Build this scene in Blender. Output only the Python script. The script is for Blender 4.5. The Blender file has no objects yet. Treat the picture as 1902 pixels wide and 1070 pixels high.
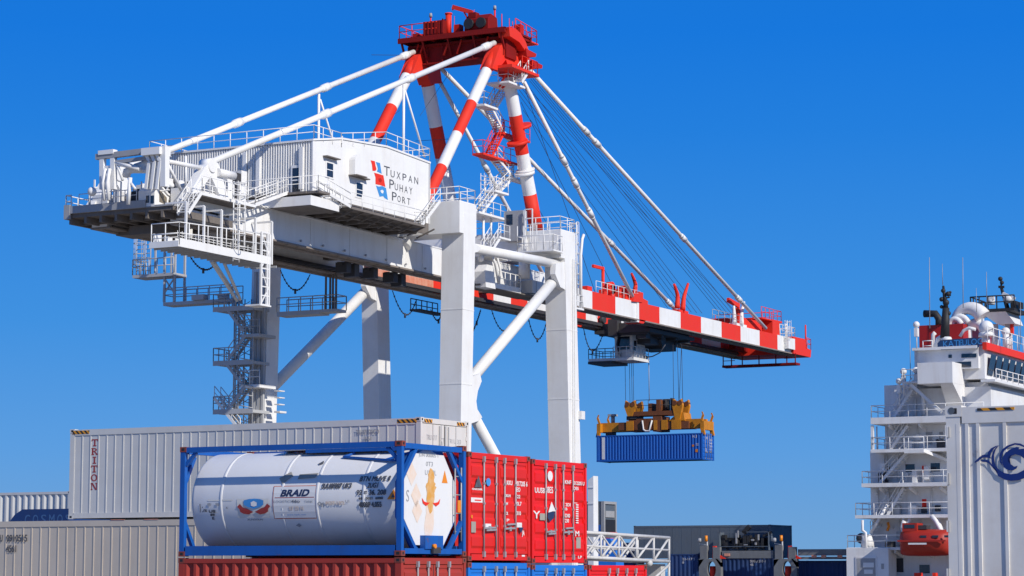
import bpy, bmesh, math, random
from mathutils import Vector, Matrix
random.seed(7)
C = bpy.context.scene
COL = C.collection
V = Vector

# ------------------------------------------------------------------ camera, sky, sun, exposure
FPX, CX, CY, HZ, EYE = 4500.0, 951.0, 535.0, 1060.0, 4.9
PITCH = math.atan((HZ - CY) / FPX)
YAW = math.radians(27.555)
cd = bpy.data.cameras.new('camera')
cam = bpy.data.objects.new('camera', cd)
COL.objects.link(cam)
cd.sensor_width = 36.0
cd.lens = 36.0 * FPX / 1902.0
cd.clip_start, cd.clip_end = 0.5, 30000.0
cam.location = (0, 0, EYE)
cam.rotation_euler = (math.pi / 2 + PITCH, 0, YAW)
C.camera = cam

SUN = V((0.785, -0.27, 0.555)).normalized()
EL = math.asin(SUN.z)
AZ = math.atan2(SUN.x, SUN.y)                 # clockwise from +Y
w = bpy.data.worlds.new('World'); C.world = w; w.use_nodes = True
nt = w.node_tree; nt.nodes.clear()
sk = nt.nodes.new('ShaderNodeTexSky'); sk.sky_type = 'NISHITA'; sk.sun_disc = False
sk.sun_elevation = EL; sk.sun_rotation = AZ
sk.altitude = 0; sk.air_density = 1.0; sk.dust_density = 0.1; sk.ozone_density = 5.0
# deep polarised blue: the Nishita sky blended with a gradient that depends on elevation alone
tc = nt.nodes.new('ShaderNodeTexCoord')
ma = nt.nodes.new('ShaderNodeVectorMath'); ma.operation = 'MULTIPLY_ADD'; ma.inputs[1].default_value = (1, 1, 1); ma.inputs[2].default_value = (0, 0, 0.25)
nz = nt.nodes.new('ShaderNodeVectorMath'); nz.operation = 'NORMALIZE'
nt.links.new(tc.outputs['Generated'], ma.inputs[0]); nt.links.new(ma.outputs[0], nz.inputs[0]); nt.links.new(nz.outputs[0], sk.inputs[0])
sp_ = nt.nodes.new('ShaderNodeSeparateXYZ'); nt.links.new(tc.outputs['Generated'], sp_.inputs[0])
rp = nt.nodes.new('ShaderNodeValToRGB'); nt.links.new(sp_.outputs[2], rp.inputs[0])
STR = 0.12
lin = lambda c: c/255/12.92 if c < 10 else ((c/255+0.055)/1.055)**2.4
stops = [(0.0,(116,165,212)),(0.021,(107,162,217)),(0.048,(91,158,225)),(0.102,(60,145,226)),(0.179,(27,127,224)),(0.219,(9,119,223)),(0.5,(14,98,190)),(1.0,(16,84,158))]
el = rp.color_ramp.elements
while len(el) < len(stops): el.new(0.5)
for e, (p, c) in zip(el, stops): e.position = p; e.color = (*[lin(k) for k in c], 1)
gs_ = nt.nodes.new('ShaderNodeVectorMath'); gs_.operation = 'SCALE'; gs_.inputs['Scale'].default_value = 1.0/STR
nt.links.new(rp.outputs[0], gs_.inputs[0])
mx_ = nt.nodes.new('ShaderNodeMix'); mx_.data_type = 'RGBA'; mx_.inputs[0].default_value = 0.94
nt.links.new(sk.outputs[0], mx_.inputs[6]); nt.links.new(gs_.outputs[0], mx_.inputs[7])
bg = nt.nodes.new('ShaderNodeBackground'); bg.inputs[1].default_value = STR
wo = nt.nodes.new('ShaderNodeOutputWorld')
nt.links.new(mx_.outputs[2], bg.inputs[0]); nt.links.new(bg.outputs[0], wo.inputs[0])

sd = bpy.data.lights.new('sun', 'SUN'); sd.energy = 4.35; sd.angle = math.radians(0.5); sd.color = (1.0, 0.955, 0.87)
so = bpy.data.objects.new('sun', sd); COL.objects.link(so)
so.rotation_euler = SUN.to_track_quat('Z', 'Y').to_euler()
so.location = (60, -40, 120)
C.view_settings.view_transform = 'Standard'; C.view_settings.look = 'None'
C.view_settings.exposure = 0.0; C.view_settings.gamma = 1.0; C.view_settings.use_curve_mapping = False

# ------------------------------------------------------------------ helpers
# world axes: x runs along the quay (to the right), y out over the water along the boom, z up
_sa, _ca, _sp, _cp = math.sin(YAW), math.cos(YAW), math.sin(PITCH), math.cos(PITCH)
def at(px, py, u=None, v=None, w=None, d=None):
    """survey helper: the point of the plane x=u, y=v or z=w (or at depth d) sighted at a pixel"""
    x = (px - CX) / FPX; y = -(py - CY) / FPX
    dd = _cp - y * _sp; h = y * _cp + _sp
    r = V((x * _ca - dd * _sa, x * _sa + dd * _ca, h))
    if u is not None: t = u / r.x
    elif v is not None: t = v / r.y
    elif w is not None: t = (w - EYE) / r.z
    else: t = d / dd
    return r * t + V((0, 0, EYE))

class MB:
    def __init__(s, weld=False): s.v = []; s.f = []; s.m = []; s.sm = []; s.weld = weld
    def face(s, pts, m=0, smooth=False):
        i = len(s.v); s.v += [tuple(p) for p in pts]; s.f.append(tuple(range(i, i + len(pts)))); s.m.append(m); s.sm.append(smooth)
    def hexa(s, p, m=0):                       # p: 4 bottom + 4 top, same winding
        i = len(s.v); s.v += [tuple(q) for q in p]
        for f in ((3,2,1,0),(4,5,6,7),(0,1,5,4),(1,2,6,5),(2,3,7,6),(3,0,4,7)):
            s.f.append(tuple(i + k for k in f)); s.m.append(m); s.sm.append(False)
    def box(s, x0, x1, y0, y1, z0, z1, m=0):
        s.hexa([(x0,y0,z0),(x1,y0,z0),(x1,y1,z0),(x0,y1,z0),(x0,y0,z1),(x1,y0,z1),(x1,y1,z1),(x0,y1,z1)], m)
    def bar(s, a, b, wd, ht, m=0, up=(0,0,1)):
        a = V(a); b = V(b); t = (b - a).normalized(); up = V(up)
        if abs(t.dot(up)) > 0.99: up = V((0,1,0))
        x = t.cross(up).normalized(); y = x.cross(t)
        x = x * wd / 2; y = y * ht / 2
        s.hexa([a-x-y, a+x-y, b+x-y, b-x-y, a-x+y, a+x+y, b+x+y, b-x+y], m)
    def tube(s, a, b, r, r1=None, n=8, m=0, cap=True):
        a = V(a); b = V(b); r1 = r if r1 is None else r1
        if (b-a).length < 1e-6: return
        t = (b - a).normalized(); up = V((0,0,1)) if abs(t.z) < 0.95 else V((0,1,0))
        x = t.cross(up).normalized(); y = x.cross(t); i = len(s.v)
        for c, rr in ((a, r), (b, r1)):
            for k in range(n):
                q = 2*math.pi*k/n; s.v.append(tuple(c + x*math.cos(q)*rr + y*math.sin(q)*rr))
        for k in range(n):
            s.f.append((i+k, i+(k+1)%n, i+n+(k+1)%n, i+n+k)); s.m.append(m); s.sm.append(True)
        if cap:
            s.f.append(tuple(i+k for k in range(n))[::-1]); s.m.append(m); s.sm.append(False)
            s.f.append(tuple(i+n+k for k in range(n))); s.m.append(m); s.sm.append(False)
    def path(s, pts, r, n=6, m=0):
        s.sweep(pts, [r]*len(pts), n, m)
    def sweep(s, pts, rs, n=8, m=0, cap=True):             # one continuous pipe through the points
        pts = [V(p) for p in pts]; N_ = len(pts); i = len(s.v); x = None
        for k in range(N_):
            a = pts[k]-pts[k-1] if k else pts[1]-pts[0]; b = pts[k+1]-pts[k] if k < N_-1 else a
            t = (a.normalized()+b.normalized()).normalized()
            if x is None: x = t.cross(V((0,0,1)) if abs(t.z) < .95 else V((0,1,0)))
            x = (x-t*x.dot(t)).normalized(); y = t.cross(x)
            for j in range(n):
                q = 2*math.pi*j/n; s.v.append(tuple(pts[k]+x*math.cos(q)*rs[k]+y*math.sin(q)*rs[k]))
        for k in range(N_-1):
            for j in range(n):
                s.f.append((i+k*n+j, i+k*n+(j+1)%n, i+(k+1)*n+(j+1)%n, i+(k+1)*n+j)); s.m.append(m); s.sm.append(True)
        if cap:
            s.f.append(tuple(i+j for j in range(n))[::-1]); s.m.append(m); s.sm.append(False)
            s.f.append(tuple(i+(N_-1)*n+j for j in range(n))); s.m.append(m); s.sm.append(False)
    def ext(s, pts, d, m=0):                   # prism: polygon pts swept by vector d
        d = V(d); n = len(pts); i = len(s.v)
        s.v += [tuple(p) for p in pts] + [tuple(V(p) + d) for p in pts]
        s.f.append(tuple(range(i, i+n))[::-1]); s.m.append(m); s.sm.append(False)
        s.f.append(tuple(range(i+n, i+2*n))); s.m.append(m); s.sm.append(False)
        for k in range(n):
            s.f.append((i+k, i+(k+1)%n, i+n+(k+1)%n, i+n+k)); s.m.append(m); s.sm.append(False)
    def lathe(s, prof, o, axis, n=24, m=0, smooth=True):   # prof: (distance along axis, radius)
        o = V(o); t = V(axis).normalized(); up = V((0,0,1)) if abs(t.z) < 0.95 else V((0,1,0))
        x = t.cross(up).normalized(); y = x.cross(t); i = len(s.v)
        for h, r in prof:
            for k in range(n):
                q = 2*math.pi*k/n; s.v.append(tuple(o + t*h + x*math.cos(q)*r + y*math.sin(q)*r))
        for j in range(len(prof)-1):
            for k in range(n):
                s.f.append((i+j*n+k, i+j*n+(k+1)%n, i+(j+1)*n+(k+1)%n, i+(j+1)*n+k)); s.m.append(m); s.sm.append(smooth)
    def ball(s, c, r, m=0, n=14, sz=1.0):
        prof = [(-r*sz*math.cos(math.pi*k/8), max(r*math.sin(math.pi*k/8), 1e-4)) for k in range(9)]
        s.lathe(prof, c, (0,0,1), n, m)
    def rail(s, pts, h=1.1, sp=1.5, r=0.04, m=0, mid=True, toe=0.0):
        for a, b in zip(pts[:-1], pts[1:]):
            a = V(a); b = V(b); up = V((0,0,h))
            s.tube(a+up, b+up, r, n=5, m=m)
            if mid: s.tube(a+up*0.52, b+up*0.52, r*0.85, n=5, m=m)
            if toe: s.bar(a+V((0,0,toe/2)), b+V((0,0,toe/2)), 0.03, toe, m)
            n = max(1, round((b-a).length/sp))
            for k in range(n+1):
                p = a.lerp(b, k/n); s.tube(p, p+up, r, n=5, m=m)
    def stair(s, a, b, wv, n=8, m=0, rail=True):           # a bottom, b top, wv width vector
        a = V(a); b = V(b); wv = V(wv)
        for q in (V((0,0,0)), wv):
            s.bar(a+q, b+q, 0.06, 0.24, m)
            if rail:
                up = V((0,0,1.0)); s.tube(a+q+up, b+q+up, 0.04, n=5, m=m); s.tube(a+q+up*0.5, b+q+up*0.5, 0.03, n=5, m=m)
                for k in range(0, 4):
                    p = a.lerp(b, k/3)+q; s.tube(p, p+up, 0.035, n=5, m=m)
        for k in range(n):
            p = a.lerp(b, (k+0.5)/n); dr = (b-a); dr.z = 0; dr = dr.normalized()*0.13 if dr.length > 1e-3 else V((0,0.13,0))
            s.hexa([p-dr, p+dr, p+dr+wv, p-dr+wv]+[q+V((0,0,0.04)) for q in (p-dr, p+dr, p+dr+wv, p-dr+wv)], m)
    def ladder(s, a, b, wv, m=0, cage=0.0, out=(0,-1,0), r=0.035):
        a = V(a); b = V(b); wv = V(wv); out = V(out)
        s.tube(a, b, r, n=5, m=m); s.tube(a+wv, b+wv, r, n=5, m=m)
        n = max(2, int((b-a).length/0.35))
        for k in range(n):
            p = a.lerp(b, (k+0.5)/n); s.tube(p, p+wv, r*0.7, n=4, m=m)
        if cage:
            k = 1.0
            L = (b-a).length
            while k < L:
                p = a.lerp(b, k/L); c = p+wv*0.5; ring = []
                for j in range(7):
                    q = math.pi*j/6; ring.append(c + wv*0.62*math.cos(q) + out*cage*math.sin(q))
                s.path(ring, r*0.7, 4, m); k += 0.9
            for j in (1, 3, 5):
                q = math.pi*j/6; o = wv*0.5 + wv*0.62*math.cos(q) + out*cage*math.sin(q)
                s.tube(a.lerp(b, 1.0/L)+o, b+o, r*0.6, n=4, m=m)
    def mesh(s, name, mats):
        me = bpy.data.meshes.new(name); me.from_pydata(s.v, [], s.f); 
        for m in mats: me.materials.append(m)
        me.polygons.foreach_set('material_index', s.m); me.polygons.foreach_set('use_smooth', s.sm)
        bm = bmesh.new(); bm.from_mesh(me)
        if s.weld: bmesh.ops.remove_doubles(bm, verts=bm.verts[:], dist=0.002)
        bmesh.ops.recalc_face_normals(bm, faces=bm.faces[:]); bm.to_mesh(me); bm.free()
        return me

import numpy as np
WHOLE = {'weld_seam', 'web_seam', 'hazard_decal', 'bird_emblem', 'name_board', 'corrugated_wall', 'side_panel', 'roof_panel', 'door_seam', 'column_seam', 'rust_streak', 'floor_frame', 'platform_framing', 'festoon_cable'}
def pieces(mb, gap=0.05):
    """splits a mesh builder into the pieces that do not touch"""
    nv = len(mb.v); par = list(range(nv))
    def find(i):
        while par[i] != i: par[i] = par[par[i]]; i = par[i]
        return i
    for f in mb.f:
        r = find(f[0])
        for k in f[1:]: par[find(k)] = r
    roots = [find(i) for i in range(nv)]; ids = sorted(set(roots))
    if len(ids) < 2 or len(ids) > 900: return [mb]
    ix = {r: k for k, r in enumerate(ids)}; lab = np.array([ix[r] for r in roots]); P = np.array(mb.v)
    n = len(ids); lo = np.full((n,3), 1e9); hi = np.full((n,3), -1e9)
    np.minimum.at(lo, lab, P); np.maximum.at(hi, lab, P)
    up = list(range(n))
    def f2(i):
        while up[i] != i: up[i] = up[up[i]]; i = up[i]
        return i
    for i in range(n):
        hit = np.nonzero(np.all((lo <= hi[i]+gap) & (hi >= lo[i]-gap), axis=1))[0]
        for j in hit: up[f2(int(j))] = f2(i)
    cl = [f2(i) for i in range(n)]; groups = sorted(set(cl))
    if len(groups) < 2 or len(groups) > 60: return [mb]
    out = {}
    for g in groups: out[g] = (MB(mb.weld), {})
    for f, m, sm in zip(mb.f, mb.m, mb.sm):
        b, mp = out[cl[lab[f[0]]]]; q = []
        for k in f:
            if k not in mp: mp[k] = len(b.v); b.v.append(mb.v[k])
            q.append(mp[k])
        b.f.append(tuple(q)); b.m.append(m); b.sm.append(sm)
    return sorted((b for b, _ in out.values()), key=lambda b: -len(b.v))
def link(name, me, parent=None, loc=None, rotz=0.0):
    o = bpy.data.objects.new(name, me); COL.objects.link(o)
    if parent is not None: o.parent = parent
    if loc is not None: o.location = loc
    if rotz: o.rotation_euler = (0, 0, rotz)
    return o
def tag(o, label=None, cat=None, group=None, kind=None):
    for k, q in (('label', label), ('category', cat), ('group', group), ('kind', kind)):
        if q: o[k] = q
    return o
def thing(name, label, cat, loc=(0,0,0), rotz=0.0, group=None):
    o = bpy.data.objects.new(name, None); COL.objects.link(o); o.empty_display_size = 0.3
    o.location = loc; o.rotation_euler = (0, 0, rotz)
    return tag(o, label, cat, group)
def part(name, mb, mats, parent, label=None):
    """mesh in world coordinates under an unrotated thing, or under one of its parts"""
    if not isinstance(mats, (list, tuple)): mats = [mats]
    first = None
    for b in ([mb] if name in WHOLE else pieces(mb, 0.35 if name == 'lettering' else 0.05)):
        o = link(name, b.mesh(name, mats), parent); first = first or o
        if parent.type == 'EMPTY': o.location = -V(parent.location)
        if label: o['label'] = label
    return first
def lpart(name, mb, mats, parent, label=None):
    """mesh in the local coordinates of its parent"""
    if not isinstance(mats, (list, tuple)): mats = [mats]
    first = None
    for b in ([mb] if name in WHOLE else pieces(mb, 0.09 if name == 'lettering' else 0.02)):
        o = link(name, b.mesh(name, mats), parent); first = first or o
        if label: o['label'] = label
    return first
_txt = {}
def text_shape(s, shear=0.0, space=1.0):
    k = (s, shear, space)
    if k not in _txt:
        cu = bpy.data.curves.new('lettering', 'FONT'); cu.body = s; cu.size = 1.0; cu.shear = shear; cu.space_character = space
        cu.resolution_u = 3
        ob = bpy.data.objects.new('lettering', cu); COL.objects.link(ob)
        dg = bpy.context.evaluated_depsgraph_get()
        me = bpy.data.meshes.new_from_object(ob.evaluated_get(dg))
        _txt[k] = ([q.co.copy() for q in me.vertices], [tuple(p.vertices) for p in me.polygons])
        bpy.data.objects.remove(ob); bpy.data.meshes.remove(me)
    return _txt[k]
def put_text(mb, s, o, xd, yd, width=None, height=None, m=0, shear=0.0, space=1.0, bold=0.0):
    vs, fs = text_shape(s, shear, space)
    if not vs: return
    x0 = min(q.x for q in vs); x1 = max(q.x for q in vs); y0 = min(q.y for q in vs); y1 = max(q.y for q in vs)
    sy = (height or 1.0)/max(y1-y0, 1e-6); sx = width/(x1-x0) if width else sy
    o = V(o); xd = V(xd); yd = V(yd); n = xd.cross(yd)
    offs = ((0,0),) if not bold else ((0,0),(bold,0.0005),(0,bold*0.7),(bold,bold*0.7))
    for j, (dx, dy) in enumerate(offs):
        i = len(mb.v)
        for q in vs: mb.v.append(tuple(o + xd*((q.x-x0)*sx+dx) + yd*((q.y-y0)*sy+dy) + n*0.0006*j))
        for f in fs: mb.f.append(tuple(i+k for k in f)); mb.m.append(m); mb.sm.append(False)

# ------------------------------------------------------------------ materials
def ramp(nt, a, b, c0=(0,0,0,1), c1=(1,1,1,1)):
    r = nt.nodes.new('ShaderNodeValToRGB'); r.color_ramp.elements[0].position = a; r.color_ramp.elements[1].position = b
    r.color_ramp.elements[0].color = c0; r.color_ramp.elements[1].color = c1; return r
def paint(name, col, rough=0.45, dirt=0.25, dirtcol=(0.16,0.13,0.10), rust=0.0, scale=0.6, metal=0.0, spec=0.4, streak=1.0, bump=0.0):
    m = bpy.data.materials.new(name); m.use_nodes = True; t = m.node_tree; b = t.nodes['Principled BSDF']
    b.inputs['Roughness'].default_value = rough; b.inputs['Metallic'].default_value = metal
    b.inputs['Specular IOR Level'].default_value = spec
    g = t.nodes.new('ShaderNodeNewGeometry')
    mp = t.nodes.new('ShaderNodeMapping'); mp.inputs['Scale'].default_value = (4*scale, 4*scale, 0.35*scale)
    t.links.new(g.outputs['Position'], mp.inputs[0])
    n1 = t.nodes.new('ShaderNodeTexNoise'); n1.inputs['Scale'].default_value = 1.0; n1.inputs['Detail'].default_value = 6; t.links.new(mp.outputs[0], n1.inputs['Vector'])
    n2 = t.nodes.new('ShaderNodeTexNoise'); n2.inputs['Scale'].default_value = scale; n2.inputs['Detail'].default_value = 8; n2.inputs['Roughness'].default_value = 0.65
    t.links.new(g.outputs['Position'], n2.inputs['Vector'])
    r1 = ramp(t, 0.5, 0.8); t.links.new(n1.outputs[0], r1.inputs[0])
    r2 = ramp(t, 0.42, 0.78); t.links.new(n2.outputs[0], r2.inputs[0])
    mx = t.nodes.new('ShaderNodeMath'); mx.operation = 'MULTIPLY_ADD'; mx.inputs[1].default_value = 0.6*streak
    t.links.new(r1.outputs[0], mx.inputs[0]); t.links.new(r2.outputs[0], mx.inputs[2])
    ml = t.nodes.new('ShaderNodeMath'); ml.operation = 'MULTIPLY'; ml.inputs[1].default_value = dirt; ml.use_clamp = True
    t.links.new(mx.outputs[0], ml.inputs[0])
    mc = t.nodes.new('ShaderNodeMix'); mc.data_type = 'RGBA'; mc.inputs[6].default_value = (*col, 1); mc.inputs[7].default_value = (*dirtcol, 1)
    t.links.new(ml.outputs[0], mc.inputs[0]); out = mc.outputs[2]
    if rust:
        n3 = t.nodes.new('ShaderNodeTexNoise'); n3.inputs['Scale'].default_value = 3.0; n3.inputs['Detail'].default_value = 9; n3.inputs['Roughness'].default_value = 0.75
        t.links.new(g.outputs['Position'], n3.inputs['Vector'])
        r3 = ramp(t, 0.62, 0.70); t.links.new(n3.outputs[0], r3.inputs[0])
        k = t.nodes.new('ShaderNodeMath'); k.operation = 'MULTIPLY'; k.inputs[1].default_value = rust; t.links.new(r3.outputs[0], k.inputs[0])
        m2 = t.nodes.new('ShaderNodeMix'); m2.data_type = 'RGBA'; m2.inputs[7].default_value = (0.16, 0.06, 0.025, 1)
        t.links.new(k.outputs[0], m2.inputs[0]); t.links.new(out, m2.inputs[6]); out = m2.outputs[2]
    t.links.new(out, b.inputs['Base Color'])
    ra = t.nodes.new('ShaderNodeMath'); ra.operation = 'MULTIPLY_ADD'; ra.inputs[1].default_value = 0.25; ra.inputs[2].default_value = rough-0.06
    t.links.new(n2.outputs[0], ra.inputs[0]); t.links.new(ra.outputs[0], b.inputs['Roughness'])
    if bump:
        bp = t.nodes.new('ShaderNodeBump'); bp.inputs['Strength'].default_value = bump; bp.inputs['Distance'].default_value = 0.02
        n4 = t.nodes.new('ShaderNodeTexNoise'); n4.inputs['Scale'].default_value = 1.3; n4.inputs['Detail'].default_value = 3
        t.links.new(g.outputs['Position'], n4.inputs['Vector']); t.links.new(n4.outputs[0], bp.inputs['Height']); t.links.new(bp.outputs[0], b.inputs['Normal'])
    return m

WHITE  = paint('white_steel_paint', (0.81,0.80,0.775), 0.45, 0.20, (0.46,0.38,0.29), rust=0.10, scale=0.45, streak=1.6)
WHITE_R= paint('worn_white_paint', (0.76,0.75,0.73), 0.5, 0.22, (0.36,0.28,0.20), rust=0.35, scale=0.9)
CRED   = paint('signal_red_paint', (0.78,0.036,0.018), 0.5, 0.22, (0.55,0.09,0.05), scale=0.6, spec=0.2)
CREDD  = paint('weathered_red_paint', (0.50,0.018,0.012), 0.55, 0.3, (0.16,0.03,0.02), rust=0.3, scale=0.8, spec=0.15)
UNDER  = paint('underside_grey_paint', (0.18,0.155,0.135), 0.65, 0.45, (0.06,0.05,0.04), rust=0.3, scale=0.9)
MAROON = paint('shade_dark_red_paint', (0.24,0.010,0.008), 0.6, 0.35, (0.08,0.015,0.012), rust=0.3, scale=0.8, spec=0.15)  # crane red darkened in the colour to stand for shade at the apex
ROOFDK = paint('low_bounce_container_roof', (0.09,0.06,0.05), 0.7, 0.4, (0.05,0.035,0.03), rust=0.5, scale=1.0)  # roof colour darkened to cut red bounce onto the tank belly
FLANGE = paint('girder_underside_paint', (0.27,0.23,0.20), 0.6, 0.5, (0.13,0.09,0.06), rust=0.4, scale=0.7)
MIDGREY = paint('shade_grey_steel_paint', (0.46,0.462,0.465), 0.5, 0.25, (0.26,0.22,0.18), rust=0.25, scale=0.9)  # white galleries and stair tower greyed here for shade; also plain grey fittings
BROWNY = paint('weathered_brown_orange_paint', (0.20,0.065,0.02), 0.55, 0.5, (0.08,0.025,0.015), rust=0.5, scale=1.5)
DARK   = paint('dark_machinery', (0.045,0.045,0.05), 0.5, 0.3, (0.09,0.07,0.05), scale=2)
BLACK  = paint('black_rubber', (0.02,0.02,0.022), 0.55, 0.2, (0.05,0.045,0.04), scale=2)
CABLE  = paint('steel_rope', (0.035,0.04,0.06), 0.5, 0.1, scale=2)
GREY   = paint('grey_steel_paint', (0.36,0.36,0.365), 0.5, 0.3, (0.18,0.16,0.14), rust=0.2, scale=0.9)
GALV   = paint('galvanised_steel', (0.40,0.40,0.41), 0.5, 0.45, (0.25,0.22,0.19), metal=0.35, scale=2)
NAVYT  = paint('navy_print', (0.018,0.035,0.10), 0.5, 0.1, scale=3)
INK    = paint('dark_grey_print', (0.07,0.075,0.09), 0.55, 0.25, (0.3,0.3,0.3), scale=5)
FADED  = paint('faded_grey_print', (0.30,0.31,0.33), 0.6, 0.3, (0.5,0.5,0.5), scale=5)
WPRINT = paint('white_print', (0.78,0.77,0.75), 0.5, 0.25, (0.5,0.25,0.2), scale=6)
REDPR  = paint('dark_red_print', (0.36,0.035,0.03), 0.5, 0.15, (0.4,0.2,0.18), scale=5)
BLUEPR = paint('light_blue_print', (0.05,0.27,0.62), 0.5, 0.1, scale=3)
GLASS  = paint('dark_window_glass', (0.012,0.02,0.035), 0.08, 0.1, spec=0.8, scale=2)
TRIW   = paint('white_reefer_panels', (0.655,0.64,0.60), 0.5, 0.25, (0.42,0.37,0.30), scale=0.9, rust=0.0, bump=0.25)
BEIGE  = paint('beige_reefer_panels', (0.62,0.535,0.43), 0.55, 0.28, (0.40,0.34,0.28), rust=0.25, scale=0.9, bump=0.25)
NEARW  = paint('white_container_panels', (0.74,0.715,0.67), 0.5, 0.4, (0.42,0.33,0.24), rust=0.3, scale=1.3, bump=0.25)
BOXRED = paint('bright_red_container_paint', (0.70,0.018,0.012), 0.45, 0.2, (0.30,0.03,0.02), rust=0.4, scale=1.2, bump=0.25)
BOXRED2= paint('vivid_red_container_paint', (0.76,0.010,0.008), 0.42, 0.12, (0.36,0.03,0.02), rust=0.3, scale=1.2, bump=0.25)
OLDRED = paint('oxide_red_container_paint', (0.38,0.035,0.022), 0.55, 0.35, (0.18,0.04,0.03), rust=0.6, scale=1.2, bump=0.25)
CASTR  = paint('rusty_corner_casting', (0.26,0.05,0.035), 0.6, 0.5, (0.12,0.05,0.03), rust=0.8, scale=3)
BLUE   = paint('blue_frame_paint', (0.008,0.10,0.40), 0.42, 0.35, (0.02,0.05,0.13), rust=0.5, scale=1.5)
BOXBLUE= paint('blue_container_paint', (0.01,0.11,0.46), 0.42, 0.2, (0.02,0.06,0.2), rust=0.25, scale=1.0, bump=0.25)
SKYBL  = paint('royal_blue_container_paint', (0.012,0.17,0.60), 0.42, 0.2, (0.03,0.08,0.25), rust=0.25, scale=1.2, bump=0.25)
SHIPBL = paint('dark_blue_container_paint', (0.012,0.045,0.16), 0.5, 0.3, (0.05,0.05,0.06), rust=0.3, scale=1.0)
SLATE  = paint('slate_grey_container_paint', (0.10,0.125,0.155), 0.5, 0.25, (0.10,0.09,0.08), rust=0.2, scale=0.8)
YELLOW = paint('spreader_yellow_paint', (0.62,0.235,0.008), 0.5, 0.45, (0.16,0.045,0.012), rust=0.6, scale=1.4)
ORANGE = paint('beacon_orange', (0.8,0.25,0.01), 0.3, 0.05, scale=2)
ORBOAT = paint('lifeboat_red_orange', (0.38,0.022,0.011), 0.45, 0.3, (0.3,0.05,0.03), scale=1.2)
TANKW  = paint('white_tank_shell', (0.745,0.735,0.72), 0.36, 0.16, (0.46,0.38,0.29), scale=0.9, rust=0.06, bump=0.12)
STAIN  = paint('orange_spill_stain', (0.66,0.32,0.06), 0.6, 0.6, (0.74,0.58,0.40), scale=5)
STAINL = paint('pale_spill_stain', (0.74,0.58,0.46), 0.6, 0.6, (0.76,0.72,0.68), scale=5)
PLATE  = paint('aged_steel_plate', (0.36,0.33,0.28), 0.5, 0.4, (0.2,0.16,0.12), rust=0.3, scale=6)
SHIPW  = paint('white_ship_paint', (0.75,0.745,0.735), 0.48, 0.24, (0.42,0.33,0.25), rust=0.22, scale=0.55, streak=1.6)
SHIPRED= paint('ship_funnel_red', (0.36,0.010,0.008), 0.45, 0.15, (0.25,0.02,0.02), scale=0.5)
NBLUE = paint('name_board_blue', (0.01,0.045,0.13), 0.4, 0.1)
HULL   = paint('dark_hull_paint', (0.02,0.035,0.07), 0.5, 0.3, (0.1,0.06,0.04), rust=0.3, scale=0.5)
FADEDR = paint('faded_pink_red_paint', (0.62,0.20,0.12), 0.6, 0.5, (0.70,0.55,0.42), scale=1.6)
def hazard():
    m = bpy.data.materials.new('hazard_stripes'); m.use_nodes = True; t = m.node_tree; b = t.nodes['Principled BSDF']
    g = t.nodes.new('ShaderNodeNewGeometry'); sx = t.nodes.new('ShaderNodeSeparateXYZ'); t.links.new(g.outputs['Position'], sx.inputs[0])
    a = t.nodes.new('ShaderNodeMath'); a.operation = 'ADD'; t.links.new(sx.outputs[0], a.inputs[0]); t.links.new(sx.outputs[1], a.inputs[1])
    a2 = t.nodes.new('ShaderNodeMath'); a2.operation = 'ADD'; t.links.new(a.outputs[0], a2.inputs[0]); t.links.new(sx.outputs[2], a2.inputs[1])
    k = t.nodes.new('ShaderNodeMath'); k.operation = 'MULTIPLY'; k.inputs[1].default_value = 6.5; t.links.new(a2.outputs[0], k.inputs[0])
    f = t.nodes.new('ShaderNodeMath'); f.operation = 'FRACT'; t.links.new(k.outputs[0], f.inputs[0])
    r = ramp(t, 0.49, 0.51, (0.03,0.025,0.02,1), (0.72,0.30,0.01,1)); t.links.new(f.outputs[0], r.inputs[0]); t.links.new(r.outputs[0], b.inputs['Base Color'])
    b.inputs['Roughness'].default_value = 0.5; return m
HAZ = hazard()

# ------------------------------------------------------------------ ground, quay, water
def ground_mat():
    m = bpy.data.materials.new('yard_concrete'); m.use_nodes = True; t = m.node_tree; b = t.nodes['Principled BSDF']
    g = t.nodes.new('ShaderNodeNewGeometry'); n = t.nodes.new('ShaderNodeTexNoise'); n.inputs['Scale'].default_value = 0.15; n.inputs['Detail'].default_value = 10
    t.links.new(g.outputs['Position'], n.inputs['Vector']); r = ramp(t, 0.3, 0.7, (0.21,0.185,0.15,1), (0.37,0.325,0.265,1))
    t.links.new(n.outputs[0], r.inputs[0]); t.links.new(r.outputs[0], b.inputs['Base Color']); b.inputs['Roughness'].default_value = 0.85; return m
def water_mat():
    m = bpy.data.materials.new('harbour_water'); m.use_nodes = True; t = m.node_tree; b = t.nodes['Principled BSDF']
    b.inputs['Base Color'].default_value = (0.02,0.06,0.08,1); b.inputs['Roughness'].default_value = 0.12
    g = t.nodes.new('ShaderNodeNewGeometry'); n = t.nodes.new('ShaderNodeTexNoise'); n.inputs['Scale'].default_value = 0.6; n.inputs['Detail'].default_value = 6
    bp = t.nodes.new('ShaderNodeBump'); bp.inputs['Strength'].default_value = 0.5; bp.inputs['Distance'].default_value = 0.3
    t.links.new(g.outputs['Position'], n.inputs['Vector']); t.links.new(n.outputs[0], bp.inputs['Height']); t.links.new(bp.outputs[0], b.inputs['Normal']); return m
QY = 190.0
mb = MB(); mb.face([(-9000,-9000,0),(9000,-9000,0),(9000,QY,0),(-9000,QY,0)]); tag(link('ground', mb.mesh('ground', [ground_mat()])), kind='structure')
mb = MB(); mb.face([(-9000,QY+0.5,-2.6),(9000,QY+0.5,-2.6),(9000,12000,-2.6),(-9000,12000,-2.6)]); tag(link('water', mb.mesh('water', [water_mat()])), kind='structure')
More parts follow.
